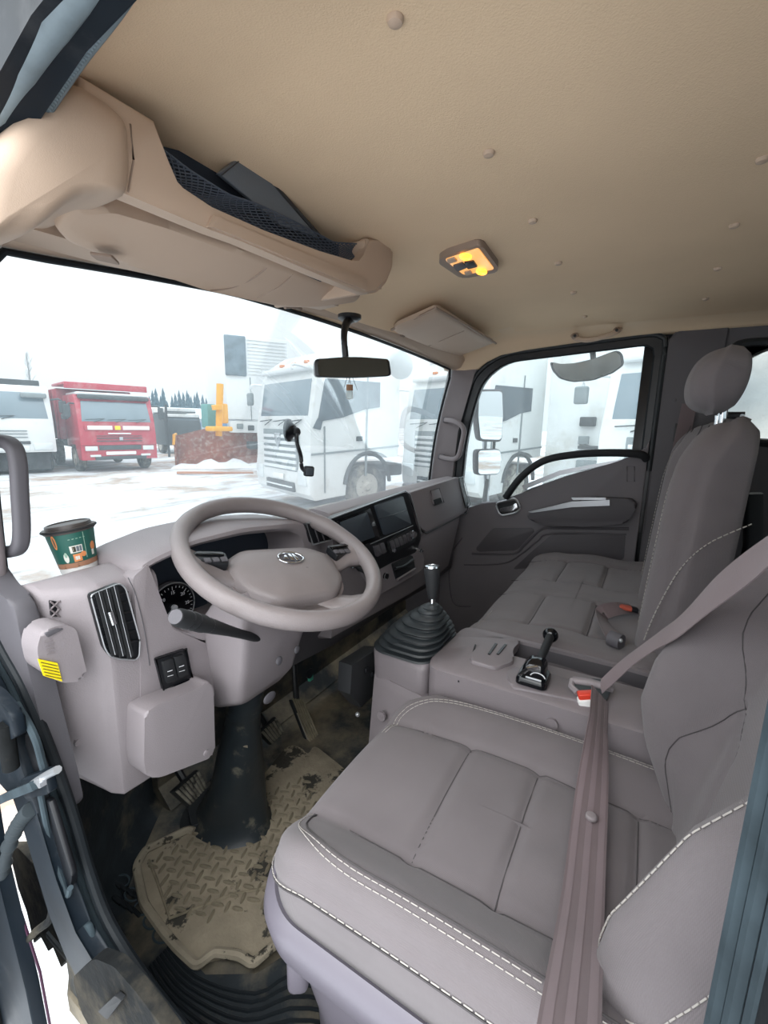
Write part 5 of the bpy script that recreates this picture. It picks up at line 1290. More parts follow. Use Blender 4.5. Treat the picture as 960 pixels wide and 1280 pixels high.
# ================================================================ OVERHEAD SHELF, VISORS, LAMP, MIRRORS, HANDLES, CUP
oh = thing('overhead_shelf', 'beige moulded overhead shelf above the driver with a dark net pocket', 'shelf', (.6, .6, .3))
YS = .55
fp = [(100, 92), (195, 150), (199, 172), (207, 205), (218, 230), (228, 241), (265, 259), (330, 288), (400, 314), (440, 330), (450, 330), (456, 322), (460, 297), (474, 300), (490, 306), (489, 335), (483, 352), (470, 365), (455, 367), (400, 344), (300, 301), (262, 287), (165, 246), (100, 220)]
bm = bmesh.new(); prism(bm, [P(a, b, Y=YS) for a, b in fp], (0, .022, 0), .006, 3)
face = obj('front_face', bm, M_['beige'], oh)
# underside of the shelf running back to the header
bm = bmesh.new(); loft(bm, [[Vector((x, y, z)) for y, z in ((.560, zl + .002), (.573, zl), (.577, zl + .022), (.66, zl + .022), (.84, zl + .022), (.84, zl + .030), (.560, zl + .027))] for x, zl in ((.33, .258), (.46, .262), (.70, .272), (.845, .276), (.93, .30))])
obj('shelf_underside', bm, M_['beige'], oh, smooth=50)
bm = bmesh.new(); platepx(bm, [(456, 298), (492, 306), (490, 334), (482, 354), (470, 366), (456, 368)], (0, .26, 0), r=4, bev=.006, Y=YS + .004); obj('shelf_end', bm, M_['beige'], oh)
dn = bm = bmesh.new(); tube(bm, [P(163, 155, Y=YS - .0005), P(167, 200, Y=YS - .0005), P(160, 240, Y=YS - .0005)], .0012, 5); obj('joint_line', bm, M_['beige_d'], oh)
bm = bmesh.new(); platepx(bm, [(256, 285), (262, 270), (272, 274), (456, 350), (455, 364), (300, 300), (262, 285)], (0, -.007, 0), r=2, bev=.002, Y=YS + .002); obj('lower_lip', bm, M_['beige'], oh)
# large rounded fairing at the driver's corner
bm = bmesh.new(); rings = []
cap = [(-60, 330), (-30, 220), (20, 150), (70, 105), (100, 96), (140, 122), (166, 148), (170, 200), (166, 246), (130, 242), (95, 248), (66, 272), (40, 292), (0, 297), (-40, 318)]
q0 = [Vector(p) for p in rounded(cap, 14, 4)]
cen = Vector((70, 215))
for s_, dy in ((.55, -.012), (.75, -.009), (.9, -.002), (.98, .012), (1.0, .03), (1.0, .28)):
    rings.append([P(*(cen.lerp(p, s_)), Y=YS - .005) + Vector((0, dy, 0)) for p in q0])
loft(bm, rings); obj('corner_fairing', bm, M_['beige'], oh, smooth=60)
# dark pocket lining and elastic net in the opening
op = [(190, 146), (199, 172), (207, 205), (218, 230), (228, 241), (265, 259), (330, 288), (400, 314), (440, 330), (458, 328), (466, 300), (300, 190)]
bm = bmesh.new(); prism(bm, [P(a, b, Y=YS) + Vector((0, .07, .0)) for a, b in [(190, 146), (199, 180), (215, 240), (440, 345), (470, 330), (466, 290), (300, 180)]], (0, .01, 0)); obj('pocket_lining', bm, M_['navy'], oh)
bm = bmesh.new(); rings = []
for px_, py_ in ((196, 160), (228, 238), (330, 286), (440, 328), (462, 320)):
    p = P(px_, py_, Y=YS); rings.append([p + Vector((0, .022, -.004)), p + Vector((0, .07, -.004)), p + Vector((0, .07, -.010)), p + Vector((0, .022, -.010))])
loft(bm, rings); obj('pocket_floor', bm, M_['navy'], oh)
bm = bmesh.new()
NA = [Vector(p) for p in ((203, 190), (218, 226), (232, 240), (300, 272), (370, 302), (438, 327), (456, 318))]
NB = [Vector(p) for p in ((200, 165), (250, 205), (300, 238), (340, 252), (385, 275), (430, 300), (458, 302))]
def npt(u, v):
    k = min(int(u * 6), 5); f = u * 6 - k
    p = NA[k].lerp(NA[k+1], f).lerp(NB[k].lerp(NB[k+1], f), v); q = P(p.x, p.y, Y=YS); return q + Vector((0, .024 + .010 * math.sin(PI * v), 0))
n_ = 34
for i in range(-8, n_):
    for sgn in (0, 1):
        pts = []
        for k in range(9):
            v = k / 8; u = (i + v * 8) / n_ if sgn == 0 else (i + 8 - v * 8) / n_
            if 0 <= u <= 1: pts.append(npt(u, v))
        if len(pts) > 1: tube(bm, pts, .0010, 4)
for v in (.0, 1.0): tube(bm, [npt(u, v) for u in np.linspace(0, 1, 30)], .0013, 5)
obj('elastic_net', bm, M_['net'], oh, kind='stuff')
# black document folder tucked behind the net
fo = thing('document_folder', 'black leatherette folder poking out of the overhead net pocket', 'folder', P(330, 250, Y=YS + .03))
a, b, c, d = (274, 217), (308, 192), (400, 298), (352, 282)
bm = bmesh.new(); prism(bm, [P(p[0], p[1], Y=YS + .030) for p in (a, (304, 193), (311, 195), (318, 204), c, d)], (0, .010, .002), .003); obj('cover', bm, M_['leather'], fo)
bm = bmesh.new(); tube(bm, [P(306, 193, Y=YS + .036), P(312, 200, Y=YS + .036), P(402, 300, Y=YS + .036)], .006, 10); obj('spine', bm, M_['black'], fo)
bm = bmesh.new(); tube(bm, [P(277, 219, Y=YS + .0285), P(303, 198, Y=YS + .0285)], .0008, 4); obj('cover_seam', bm, M_['black'], fo)

# driver's sun visor folded up: padded blade, recess, hinge
dv = thing('sun_visor', 'beige driver sun visor folded up along the top of the windscreen', 'sun visor', (.6, .72, .25))
vq = [(66, 284), (84, 258), (130, 246), (200, 266), (300, 306), (400, 348), (452, 366), (448, 378), (400, 386), (355, 386), (260, 366), (150, 330), (84, 304)]
c2 = Vector((260, 318)); q0 = [Vector(p) for p in rounded(vq, 9, 4)]
def vis_pt(p):
    # blade lies on a slanted plane: near edge at Y=.60 rising away to Y=.80
    lo = 300 + (p.x - 66) * .235; t = max(-1, min(1, (p.y - (275 + (p.x - 66) * .28)) / 30))
    return P(p.x, p.y, Y=.665 + .055 * t)
bm = bmesh.new(); rings = []
for s_, dz in ((.6, -.004), (.85, -.003), (.95, 0), (1.0, .005), (1.0, .014), (.96, .018)):
    rings.append([vis_pt(p if s_ == 1 else Vector((c2.x + (p.x - c2.x) * (1 - (1 - s_) * .25), c2.y + (p.y - c2.y) * s_ + (p.x - c2.x) * .25 * (1 - s_)))) + Vector((0, 0, dz)) for p in q0])
loft(bm, rings); blade = obj('visor_blade', bm, M_['beige'], dv, smooth=60)
def vline(q, r_, m, nm):
    bm = bmesh.new(); tube(bm, [vis_pt(Vector(p)) + Vector((0, 0, -.0035)) for p in q], r_, 5, sm=5); obj(nm, bm, M_[m], blade)
vline([(262, 361), (290, 357), (315, 346), (333, 332)], .0014, 'beige_d', 'blade_seam'); vline([(322, 370), (350, 355), (366, 340)], .0008, 'beige_d', 'blade_seam')
bm = bmesh.new(); platepx(bm, [(112, 318), (140, 322), (150, 332), (122, 326)], (0, 0, .004), r=2, bev=.001, Z=.222); obj('finger_notch', bm, M_['beige_d'], blade)
bm = bmesh.new(); tube(bm, [P(356, 384, Y=.73), P(366, 383, Y=.73), P(376, 386, Y=.74)], .004, 8); obj('visor_clip', bm, M_['beige_d'], dv)
# recess frame around the visor (header moulding, driver's side)
bm = bmesh.new(); loft(bm, [[Vector((x, y, z + dz)) for y, z in ((.73, .250), (.79, .247), (.82, .256), (.84, .28), (.73, .28))] for x, dz in ((.28, -.006), (.45, .0), (.80, .03), (1.0, .05))])
obj('visor_recess_ledge', bm, M_['beige'], oh, smooth=50)

# passenger sun visor
pv = thing('sun_visor', 'beige passenger sun visor with a vanity flap, right of the rear-view mirror', 'sun visor', (1.65, .70, .33))
vq = [(491, 414), (497, 408), (543, 388), (549, 389), (583, 410), (617, 430), (575, 446), (566, 446), (505, 421)]
bm = bmesh.new(); q0 = [Vector(p) for p in rounded(vq, 3, 4)]; c2 = Vector((552, 418))
def pv_pt(p):
    return P(p.x, p.y, Z=.343 - .033 * max(0, min(1, (p.y - 388 - (p.x - 545) * .35) / 40)))
loft(bm, [[pv_pt(c2.lerp(p, s_)) + Vector((0, 0, dz)) for p in q0] for s_, dz in ((.7, -.004), (.93, -.003), (1.0, .004), (1.0, .016))])
pvb = obj('visor_blade', bm, M_['beige'], pv, smooth=60)
bm = bmesh.new(); tube(bm, [pv_pt(Vector(p)) + Vector((0, 0, -.004)) for p in ((536, 431), (552, 424), (580, 412))], .0018, 5); obj('flap_joint', bm, M_['beige_d'], pvb)
bm = bmesh.new(); tube(bm, [pv_pt(Vector(p)) + Vector((0, 0, .002)) for p in ((489, 413), (545, 386), (584, 408), (620, 430))], .004, 6); obj('painted_gap_shade', bm, M_['beige_d'], pv)  # darker strip painting in the shade of the gap around the visor
bm = bmesh.new(); c = pv_pt(Vector((503, 418))); tube(bm, [c + Vector((-.01, 0, -.004)), c + Vector((.012, 0, -.004))], .0045, 8); obj('visor_clip', bm, M_['beige_d'], pv)

# dome lamp
dl = thing('dome_lamp', 'rectangular dome lamp with two lit amber bulbs and rocker switches on the headliner', 'lamp', P(587, 328, Z=.388))
def lamp_pl(name, q, z, d, m, r=2, bev=.002, par=None):
    bm = bmesh.new(); platepx(bm, q, (0, 0, d), r=r, bev=bev, Z=z); return obj(name, bm, M_[m], par or dl)
lb_ = lamp_pl('lamp_housing', [(549, 325), (558, 319), (597, 307), (604, 309), (623, 334), (621, 341), (582, 348), (574, 347), (549, 330)], .378, .014, 'beige_d', r=4)
ln = lamp_pl('lamp_lens', [(556, 325), (598, 311), (618, 337), (580, 344)], .3755, .003, 'lamp', r=3, bev=.001)
for a, b in ((582, 321), (602, 340)):
    bm = bmesh.new(); c = P(a, b, Z=.374); ball(bm, c, .016, (1.2, .8, .35)); obj('lit_bulb', bm, M_['bulb'], ln)
for q, m in (([(566, 333), (578, 329), (584, 335), (572, 340)], 'dash_d'), ([(580, 329), (592, 327), (597, 334), (585, 337)], 'black'), ([(558, 326), (568, 323), (572, 327), (562, 330)], 'beige'), ([(580, 341), (588, 339), (591, 343), (583, 345)], 'beige')):
    lamp_pl('lamp_switch', q, .372, .004, m, r=1, bev=.001)

# rear-view mirror on a curved stalk
rv = thing('rear_view_mirror', 'wide black rear-view mirror hanging on a curved stalk at the top of the windscreen', 'mirror', P(437, 398, Y=.70))
cpos = P(441, 459, Y=.66)
bm = bmesh.new(); lathe(bm, [(.03, .004), (.03, -.004), (.022, -.010), (.016, -.011)], Matrix.Translation(P(437, 397, Y=.70) + Vector((0, 0, .002))), 24); obj('ceiling_mount', bm, M_['black'], rv)
bm = bmesh.new(); tube(bm, [P(440, 398, Y=.70), P(433, 404, Y=.69), P(430, 420, Y=.675), P(432, 446, Y=.67)], [.011, .010, .008, .008], 12, sm=6); obj('stalk', bm, M_['black'], rv)
# mirror plane: faces between driver and eye
mq = [(393, 449), (440, 445.5), (486, 449), (489, 470), (441, 472.5), (394, 471)]
nrm = Vector((-.55, -.83, .03)).normalized()
def mp(px, py, off=0):
    r = ray(px, py); s = cpos.dot(nrm) / r.dot(nrm); return r * s + nrm * off
q0 = [Vector(p) for p in rounded(mq, [5, 20, 5, 5, 20, 5], 5)]; c2 = Vector((441, 460))
bm = bmesh.new(); loft(bm, [[mp(*(c2.lerp(p, s_)), off=o) for p in q0] for s_, o in ((.8, -.03), (.97, -.018), (1, -.004), (1, .002), (.97, .004))]); mc = obj('mirror_housing', bm, M_['black'], rv, smooth=50)
bm = bmesh.new(); prism(bm, [mp(*(c2.lerp(p, .93)), off=.0042) for p in q0], nrm * .0012); obj('mirror_glass', bm, M_['mirror_d'], rv)
# cork scent bottle on strings under it
sb = thing('hanging_scent_bottle', 'tiny glass scent bottle with a cork cap hanging on thin strings below the rear-view mirror', 'air freshener', P(436, 485, Y=.67))
c = P(437, 484, Y=.67)
bm = bmesh.new(); cyl(bm, c + Vector((0, 0, -.008)), c + Vector((0, 0, .006)), .0085, seg=16); obj('cork_cap', bm, mat('cork', '8d6a50', .8), sb)
bm = bmesh.new(); lathe(bm, [(.006, -.008), (.008, -.012), (.0095, -.020), (.0085, -.028), (.003, -.030)], Matrix.Translation(c), 16); obj('bottle', bm, glass('bottle_glass', (.85, .85, .82), .15, base=.25), sb)
for dx in (-.025, -.004, .004, .035):
    bm = bmesh.new(); tube(bm, [P(437 , 474, Y=.67) + Vector((dx * .4, 0, .004)), c + Vector((dx, 0, -.004 if abs(dx) > .01 else .008))], .0008, 4); obj('string', bm, M_['black'], sb)

# camera on suction cup stuck to the screen
dc = thing('suction_cup_camera', 'black suction mount with bent arm and a small square device stuck to the windscreen', 'dash camera', P(360, 538, Y=.97))
c = P(360, 538, Y=.98); e = P(386, 589, Y=.95)
bm = bmesh.new(); lathe(bm, [(.036, 0), (.035, .006), (.026, .012), (.018, .022), (.014, .024)], Matrix.Translation(c) @ Matrix.Rotation(R(90), 4, 'X') @ Matrix.Rotation(R(18), 4, 'Y'), 28); obj('suction_cup', bm, M_['black'], dc)
bm = bmesh.new(); ball(bm, c + Vector((.008, -.028, -.004)), .014, (1, .8, 1)); obj('lock_lever', bm, M_['blackm'], dc)
bm = bmesh.new(); tube(bm, [c + Vector((.01, -.028, -.004)), P(371, 552, Y=.935), P(376, 570, Y=.93), P(377, 583, Y=.93), P(380, 588, Y=.94)], .0065, 10, sm=6); obj('bent_arm', bm, M_['black'], dc)
bm = bmesh.new(); box(bm, e, (.034, .018, .034), .007, 4, rot=(0, R(5), R(-35))); dv_ = obj('device_body', bm, M_['blackm'], dc)
bm = bmesh.new(); box(bm, e + Matrix.Rotation(R(-35), 3, 'Z') @ Vector((0, -.0095, 0)), (.024, .002, .024), .004, 3, rot=(0, R(5), R(-35))); obj('device_face', bm, M_['screen'], dv_)

# grab handles
hrp = [P(557, 525, X=1.985), P(566, 526, X=1.95), P(576, 531, X=1.935), P(580, 540, X=1.935), P(577, 556, X=1.935), P(573, 570, X=1.935), P(565, 574, X=1.95), P(551, 571, X=1.985)]
gh = thing('pillar_grab_handle', 'grey grab handle on the far right windscreen pillar', 'grab handle', P(565, 550, X=1.98))
bm = bmesh.new(); tube(bm, hrp, None, prof=rectprof(.022, .020, .008), sm=6, up=Vector((1, 0, 0))); obj('bar', bm, M_['silver'] if False else M_['pillar'], gh)
for p in (hrp[0], hrp[-1]):
    bm = bmesh.new(); box(bm, p + Vector((.006, 0, 0)), (.02, .03, .026), .006, 3); obj('foot', bm, M_['dash_d'], gh)
gl2 = thing('pillar_grab_handle', 'thick grey grab handle cut by the left edge of the photo, above the paper cup', 'grab handle', P(10, 620, X=.30))
hl = [P(-30, 552, X=.300), P(-4, 551, X=.300), P(14, 556, X=.302), P(22, 575, X=.304), P(25, 620, X=.304), P(27, 665, X=.304), P(22, 686, X=.302), P(2, 690, X=.300), P(-30, 688, X=.300)]
bm = bmesh.new(); tube(bm, hl, None, prof=rectprof(.019, .022, .007, 4), sm=8, up=Vector((1, 0, 0))); obj('bar', bm, M_['dash_d'], gl2)
gc = thing('ceiling_grab_handle', 'beige grab handle above the passenger door window', 'grab handle', P(745, 416, X=1.95))
bm = bmesh.new(); tube(bm, [P(716, 419, X=1.975), P(720, 423, X=1.955), P(735, 425, X=1.945), P(758, 420, X=1.945), P(772, 414, X=1.955), P(775, 411, X=1.975)], None, prof=rectprof(.018, .014, .006), sm=6, up=Vector((1, 0, 0))); obj('bar', bm, M_['beige'], gc)
for a, b in ((719, 420), (771, 413)):
    bm = bmesh.new(); c = P(a, b, X=1.953); ball(bm, c, .013, (.7, 1, .9)); k = obj('end_cap', bm, M_['beige_d'], gc)
    bm = bmesh.new(); ball(bm, c + Vector((-.007, 0, 0)), .006, (.6, 1, 1)); obj('screw_hole', bm, M_['black'], k)

# paper cup on the dash
cup = thing('paper_coffee_cup', 'green printed paper coffee cup with a black lid at the left end of the dash', 'cup', P(102, 716, Y=.865))
t_ = P(86, 660, Y=.872); b_ = P(103, 722, Y=.862); axd = (t_ - b_).normalized(); H = (t_ - b_).length
Mc = Matrix.Translation(b_) @ frame_of(axd).to_4x4()
rb_, rt_ = .0265, .0375
bm = bmesh.new(); lathe(bm, [(rb_ * .94, .002), (rb_, 0), (rb_ + (rt_ - rb_) * .29, H * .29)], Mc, 40); cb_ = obj('cup_foot', bm, M_['white'], cup)
bm = bmesh.new(); lathe(bm, [(rb_ + (rt_ - rb_) * .28, H * .28), (rb_ + (rt_ - rb_) * .39, H * .39)], Mc, 40); obj('brown_band', bm, mat('cup_brown', 'a5795f', .6), cup)
bm = bmesh.new(); lathe(bm, [(rb_ + (rt_ - rb_) * .38, H * .38), (rt_, H)], Mc, 40); cbod_ = obj('cup_wall', bm, mat('cup_green', '1f5a50', .5), cup)
bm = bmesh.new(); lathe(bm, [(rt_ + .001, H - .005), (rt_ + .003, H - .001), (rt_ + .003, H + .003), (rt_ - .002, H + .003), (rt_ - .003, H + .009), (rt_ - .006, H + .010), (rt_ - .007, H + .008), (.001, H + .007)], Mc, 40); lid = obj('lid', bm, mat('lid_brown', '4b4543', .4), cup)
bm = bmesh.new(); tube(bm, [Mc @ Vector(((rt_ + .0035) * math.cos(t), (rt_ + .0035) * math.sin(t), H)) for t in np.linspace(0, 2*PI, 41)[:-1]], .0018, 6, closed=True); obj('lid_rim', bm, M_['blackm'], lid)
# printed patches follow the cup wall
def cup_patch(nm, u0, u1, h0, h1, m, sh=None):
    """u in degrees around the cup measured from the side facing the eye"""
    face = (Mc.inverted() @ Vector((0, 0, 0))); base = math.atan2(face.y, face.x)
    bm = bmesh.new(); rr = lambda h: rb_ + (rt_ - rb_) * h + .0004
    if sh is None: sh = [(0, 0), (.25, 0), (.5, 0), (.75, 0), (1, 0), (1, 1), (.75, 1), (.5, 1), (.25, 1), (0, 1)]
    pts = []
    for a, b in sh:
        t = base + R(u0 + (u1 - u0) * a); h = h0 + (h1 - h0) * b; h = .38 + (h - .28) * .62 / .72
        pts.append(Mc @ Vector((rr(h) * math.cos(t), rr(h) * math.sin(t), H * h)))
    vs = [bm.verts.new(p) for p in pts]; bm.faces.new(vs); bmesh.ops.triangulate(bm, faces=bm.faces)
    obj(nm, bm, m, cbod_, smooth=0)
mo_ = mat('print_orange', 'd98a55', .6); mwh = mat('print_cream', 'd9d8cf', .6); mgr = mat('print_grey', '5f6870', .6); mlg = mat('print_light_green', '8fae9c', .6)
sgn = 1
oval = [(.5 + .5 * math.cos(t), .5 + .5 * math.sin(t)) for t in np.linspace(0, 2*PI, 15)[:-1]]
cup_patch('printed_window', -12, 20, .50, .66, mwh); cup_patch('printed_window', 2, 18, .52, .64, mgr); cup_patch('printed_figure', -6, 2, .52, .64, M_['print'])
cup_patch('printed_bag', -8, 14, .30, .47, mo_); cup_patch('printed_mitten', 12, 28, .38, .50, mo_, oval); cup_patch('printed_bag_top', -4, 8, .34, .42, mwh)
cup_patch('printed_scarf', -52, -40, .62, .95, mo_, oval); cup_patch('printed_scarf', -49, -43, .66, .91, mat('print_brown', '6e5a46', .6), oval)
cup_patch('printed_cup', -34, -20, .30, .52, mwh, oval); cup_patch('printed_cup', -30, -22, .42, .54, mlg, oval)
cup_patch('printed_hand', 44, 62, .46, .66, mo_, oval); cup_patch('printed_hand', 46, 56, .36, .48, mwh)
for k in range(5): cup_patch('printed_line', -10 + 9 * k, -5 + 9 * k, .80, .815, mlg)
cup_patch('printed_line', 27, 29, .34, .92, mlg)
cup_patch('printed_stripe', -80, 80, .19, .205, M_['print']); cup_patch('printed_stripe', -80, 80, .235, .243, M_['print'])

# outside mirrors of this truck, seen through the screen and the side glass
om = thing('outside_mirror', 'tall white-faced outside mirror beyond the passenger window, above the smaller square one', 'mirror', P(612, 560, X=2.25))
def omirror(q, nm, X=2.28, th=.06, m='mirror'):
    bm = bmesh.new(); qq = [Vector(p) for p in rounded(q, 5, 4)]; c = sum(qq, Vector((0, 0))) / len(qq)
    nn = Vector((-.50, -.86, -.02)).normalized(); pc = P(c.x, c.y, X=X)
    def mpt(p, o): r = ray(p.x, p.y); return r * (pc.dot(nn) / r.dot(nn)) - nn * o
    loft(bm, [[mpt(c.lerp(p, s_), o) for p in qq] for s_, o in ((.98, -.002), (1.02, .004), (1.0, .03), (.75, th))]); h = obj(nm + '_housing', bm, M_['dash_d'], om, smooth=50)
    bm = bmesh.new(); prism(bm, [mpt(c.lerp(p, .93), -.003) for p in qq], nn * .002); obj(nm + '_glass', bm, M_[m], h)
omirror([(597, 487), (628, 487), (629, 520), (627, 552), (599, 551), (596, 520)], 'main_mirror')
om2 = om
om = thing('outside_mirror', 'smaller square wide-angle outside mirror below the tall one, beyond the passenger window', 'mirror', P(611, 590, X=2.25))
omirror([(596, 562), (625, 561), (627, 575), (624, 593), (596, 594)], 'wide_mirror')
bm = bmesh.new(); tube(bm, [P(606, 550, X=2.33), P(606, 562, X=2.33), P(609, 640, X=2.33)], .012, 10); obj('mirror_pole', bm, M_['silver'], om2)
bm = bmesh.new(); tube(bm, [P(618, 550, X=2.33), P(617, 564, X=2.33)], .008, 10); obj('mirror_bracket', bm, M_['black'], om2)
bm = bmesh.new(); tube(bm, [P(609, 600, X=2.33), P(602, 650, X=2.2), P(600, 690, X=2.12)], .012, 8); obj('mirror_arm', bm, M_['black'], om2)
# kerb-side mirror above the passenger window: shallow crescent
cm = thing('kerb_mirror', 'crescent-shaped dirty mirror hanging above the passenger window outside', 'mirror', P(733, 450, X=2.2))
kq = [(688, 452), (700, 455), (718, 454), (740, 449), (770, 438), (777, 442), (779, 456), (765, 466), (740, 475), (715, 477), (700, 473), (691, 463)]
bm = bmesh.new(); qq = [Vector(p) for p in rounded(kq, 4, 3)]; c2 = Vector((733, 460))
loft(bm, [[P(*(c2.lerp(p, s_)), X=2.20) + Vector((o, 0, 0)) for p in qq] for s_, o in ((.97, 0), (1.03, .004), (1.0, .03), (.6, .07))]); kk = obj('mirror_housing', bm, M_['blackm'], cm, smooth=50)
bm = bmesh.new(); prism(bm, [P(*(c2.lerp(p, .95)), X=2.197) for p in qq], (.003, 0, 0)); obj('mirror_face', bm, mat('dirty_mirror_face', 'b9b5ac', .35, .3, var=.2, vscale=8), cm)
bm = bmesh.new(); tube(bm, [Vector((2.25, .25, .26)), Vector((2.16, .26, .36)), Vector((2.08, .26, .40))], .012, 8); obj('mirror_arm', bm, M_['black'], cm)
# front blind-spot mirror beyond the windscreen, upper right
fm = thing('front_mirror', 'round pale blind-spot mirror outside the windscreen, right of the rear-view mirror', 'mirror', P(505, 455, Y=1.25))
cc = P(500, 455, Y=1.28)
bm = bmesh.new(); ball(bm, cc, 1, (.13, .05, .085), 28, 14); obj('mirror_shell', bm, mat('pale_mirror_shell', 'c9d2d6', .4), fm)
bm = bmesh.new(); tube(bm, [cc + Vector((.0, 0, .06)), cc + Vector((-.08, -.12, .11)), Vector((2.07, .90, .44))], .014, 8, sm=5); obj('mirror_arm', bm, M_['silver'], fm)
# ================================================================ THE YARD OUTSIDE
GZ = -1.83
# ground: trodden snow with tyre tracks and earth showing through
m = bpy.data.materials.new('trodden_snow'); m.use_nodes = True; n = m.node_tree.nodes; l = m.node_tree.links; b = n['Principled BSDF']
tcn = n.new('ShaderNodeTexCoord')
n1 = n.new('ShaderNodeTexNoise'); n1.inputs['Scale'].default_value = .35; n1.inputs['Detail'].default_value = 10; n1.inputs['Roughness'].default_value = .72
l.new(tcn.outputs['Object'], n1.inputs['Vector'])
rp = n.new('ShaderNodeValToRGB'); e = rp.color_ramp.elements
e[0].position = .0; e[0].color = (*lin('a8958a'), 1); e[1].position = 1; e[1].color = (*lin('dfe2e6'), 1)
for pos, c in ((.40, '9c8678'), (.45, 'aea7a1'), (.50, 'c8cbcf'), (.60, 'd9dcdf')):
    k = rp.color_ramp.elements.new(pos); k.color = (*lin(c), 1)
l.new(n1.outputs[0], rp.inputs[0])
mp_ = n.new('ShaderNodeMapping'); mp_.inputs['Rotation'].default_value = (0, 0, .5); mp_.inputs['Scale'].default_value = (.25, 2.2, 1)
l.new(tcn.outputs['Object'], mp_.inputs[0])
n2 = n.new('ShaderNodeTexNoise'); n2.inputs['Scale'].default_value = 1.6; n2.inputs['Detail'].default_value = 8; l.new(mp_.outputs[0], n2.inputs['Vector'])
r2 = n.new('ShaderNodeMapRange'); r2.inputs[1].default_value = .50; r2.inputs[2].default_value = .70; r2.inputs[4].default_value = .7; l.new(n2.outputs[0], r2.inputs[0])
mx = n.new('ShaderNodeMix'); mx.data_type = 'RGBA'; l.new(r2.outputs[0], mx.inputs[0]); l.new(rp.outputs[0], mx.inputs[6]); mx.inputs[7].default_value = (*lin('8e8c8c'), 1)
l.new(mx.outputs[2], b.inputs['Base Color']); b.inputs['Roughness'].default_value = .9
bu = n.new('ShaderNodeBump'); bu.inputs['Strength'].default_value = .6; bu.inputs['Distance'].default_value = .05
n3 = n.new('ShaderNodeTexNoise'); n3.inputs['Scale'].default_value = 3; n3.inputs['Detail'].default_value = 8; l.new(tcn.outputs['Object'], n3.inputs['Vector'])
l.new(n3.outputs[0], bu.inputs['Height']); l.new(bu.outputs[0], b.inputs['Normal'])
bm = bmesh.new(); NG = 90
rr_ = random.Random(5)
g = []
for i in range(NG + 1):
    row = []
    for j in range(NG + 1):
        u = i / NG * 2 - 1; v = j / NG * 2 - 1
        x = 15 + 300 * u * abs(u) ** 1.3; y = 15 + 300 * v * abs(v) ** 1.3
        z = GZ + .035 * noise.noise(Vector((x * .5, y * .5, 0))) + .02 * noise.noise(Vector((x * 1.7, y * 1.7, 3)))
        row.append(bm.verts.new((x, y, z)))
    g.append(row)
for i in range(NG):
    for j in range(NG): bm.faces.new((g[i][j], g[i+1][j], g[i+1][j+1], g[i][j+1]))
gr_o = struct(obj('ground', bm, m, smooth=80))

M_['twhite'] = mat('truck_white', 'dcdedd', .35, var=.03, vscale=1.2, coat=.3, dirt='a39a8b', dscale=1.1, dlo=.52, dhi=.8)
M_['twhite2'] = mat('truck_clean_white', 'e0e3e4', .35, var=.02, coat=.3)
M_['tred'] = mat('truck_red', 'ad2a3f', .4, var=.06, coat=.2, dirt='b58a86', dscale=1.6, dlo=.5, dhi=.85)
M_['tglass'] = mat('truck_windscreen', '6f808a', .12, var=.12, vscale=1.0, spec=.9, coat=.4)
M_['tglass_d'] = mat('truck_dark_glass', '414d56', .12, var=.15, vscale=1.5, spec=.9)
M_['tgrille'] = mat('truck_grille_grey', '7c8486', .5, var=.1)
M_['tgrille_d'] = mat('truck_grille_dark', '3c4144', .6, var=.1)
M_['tyre'] = mat('tyre_rubber', '3a3a3b', .85, var=.2, dirt='9a9488', dscale=3, dlo=.45, dhi=.7)
M_['trim_rim'] = mat('wheel_rim', 'a9a49b', .5, var=.1)
M_['lampg'] = mat('truck_lamp_glass', 'd5dadb', .15, var=.05, spec=.8)
M_['under'] = mat('truck_underbody', '3b3d40', .85, var=.3)

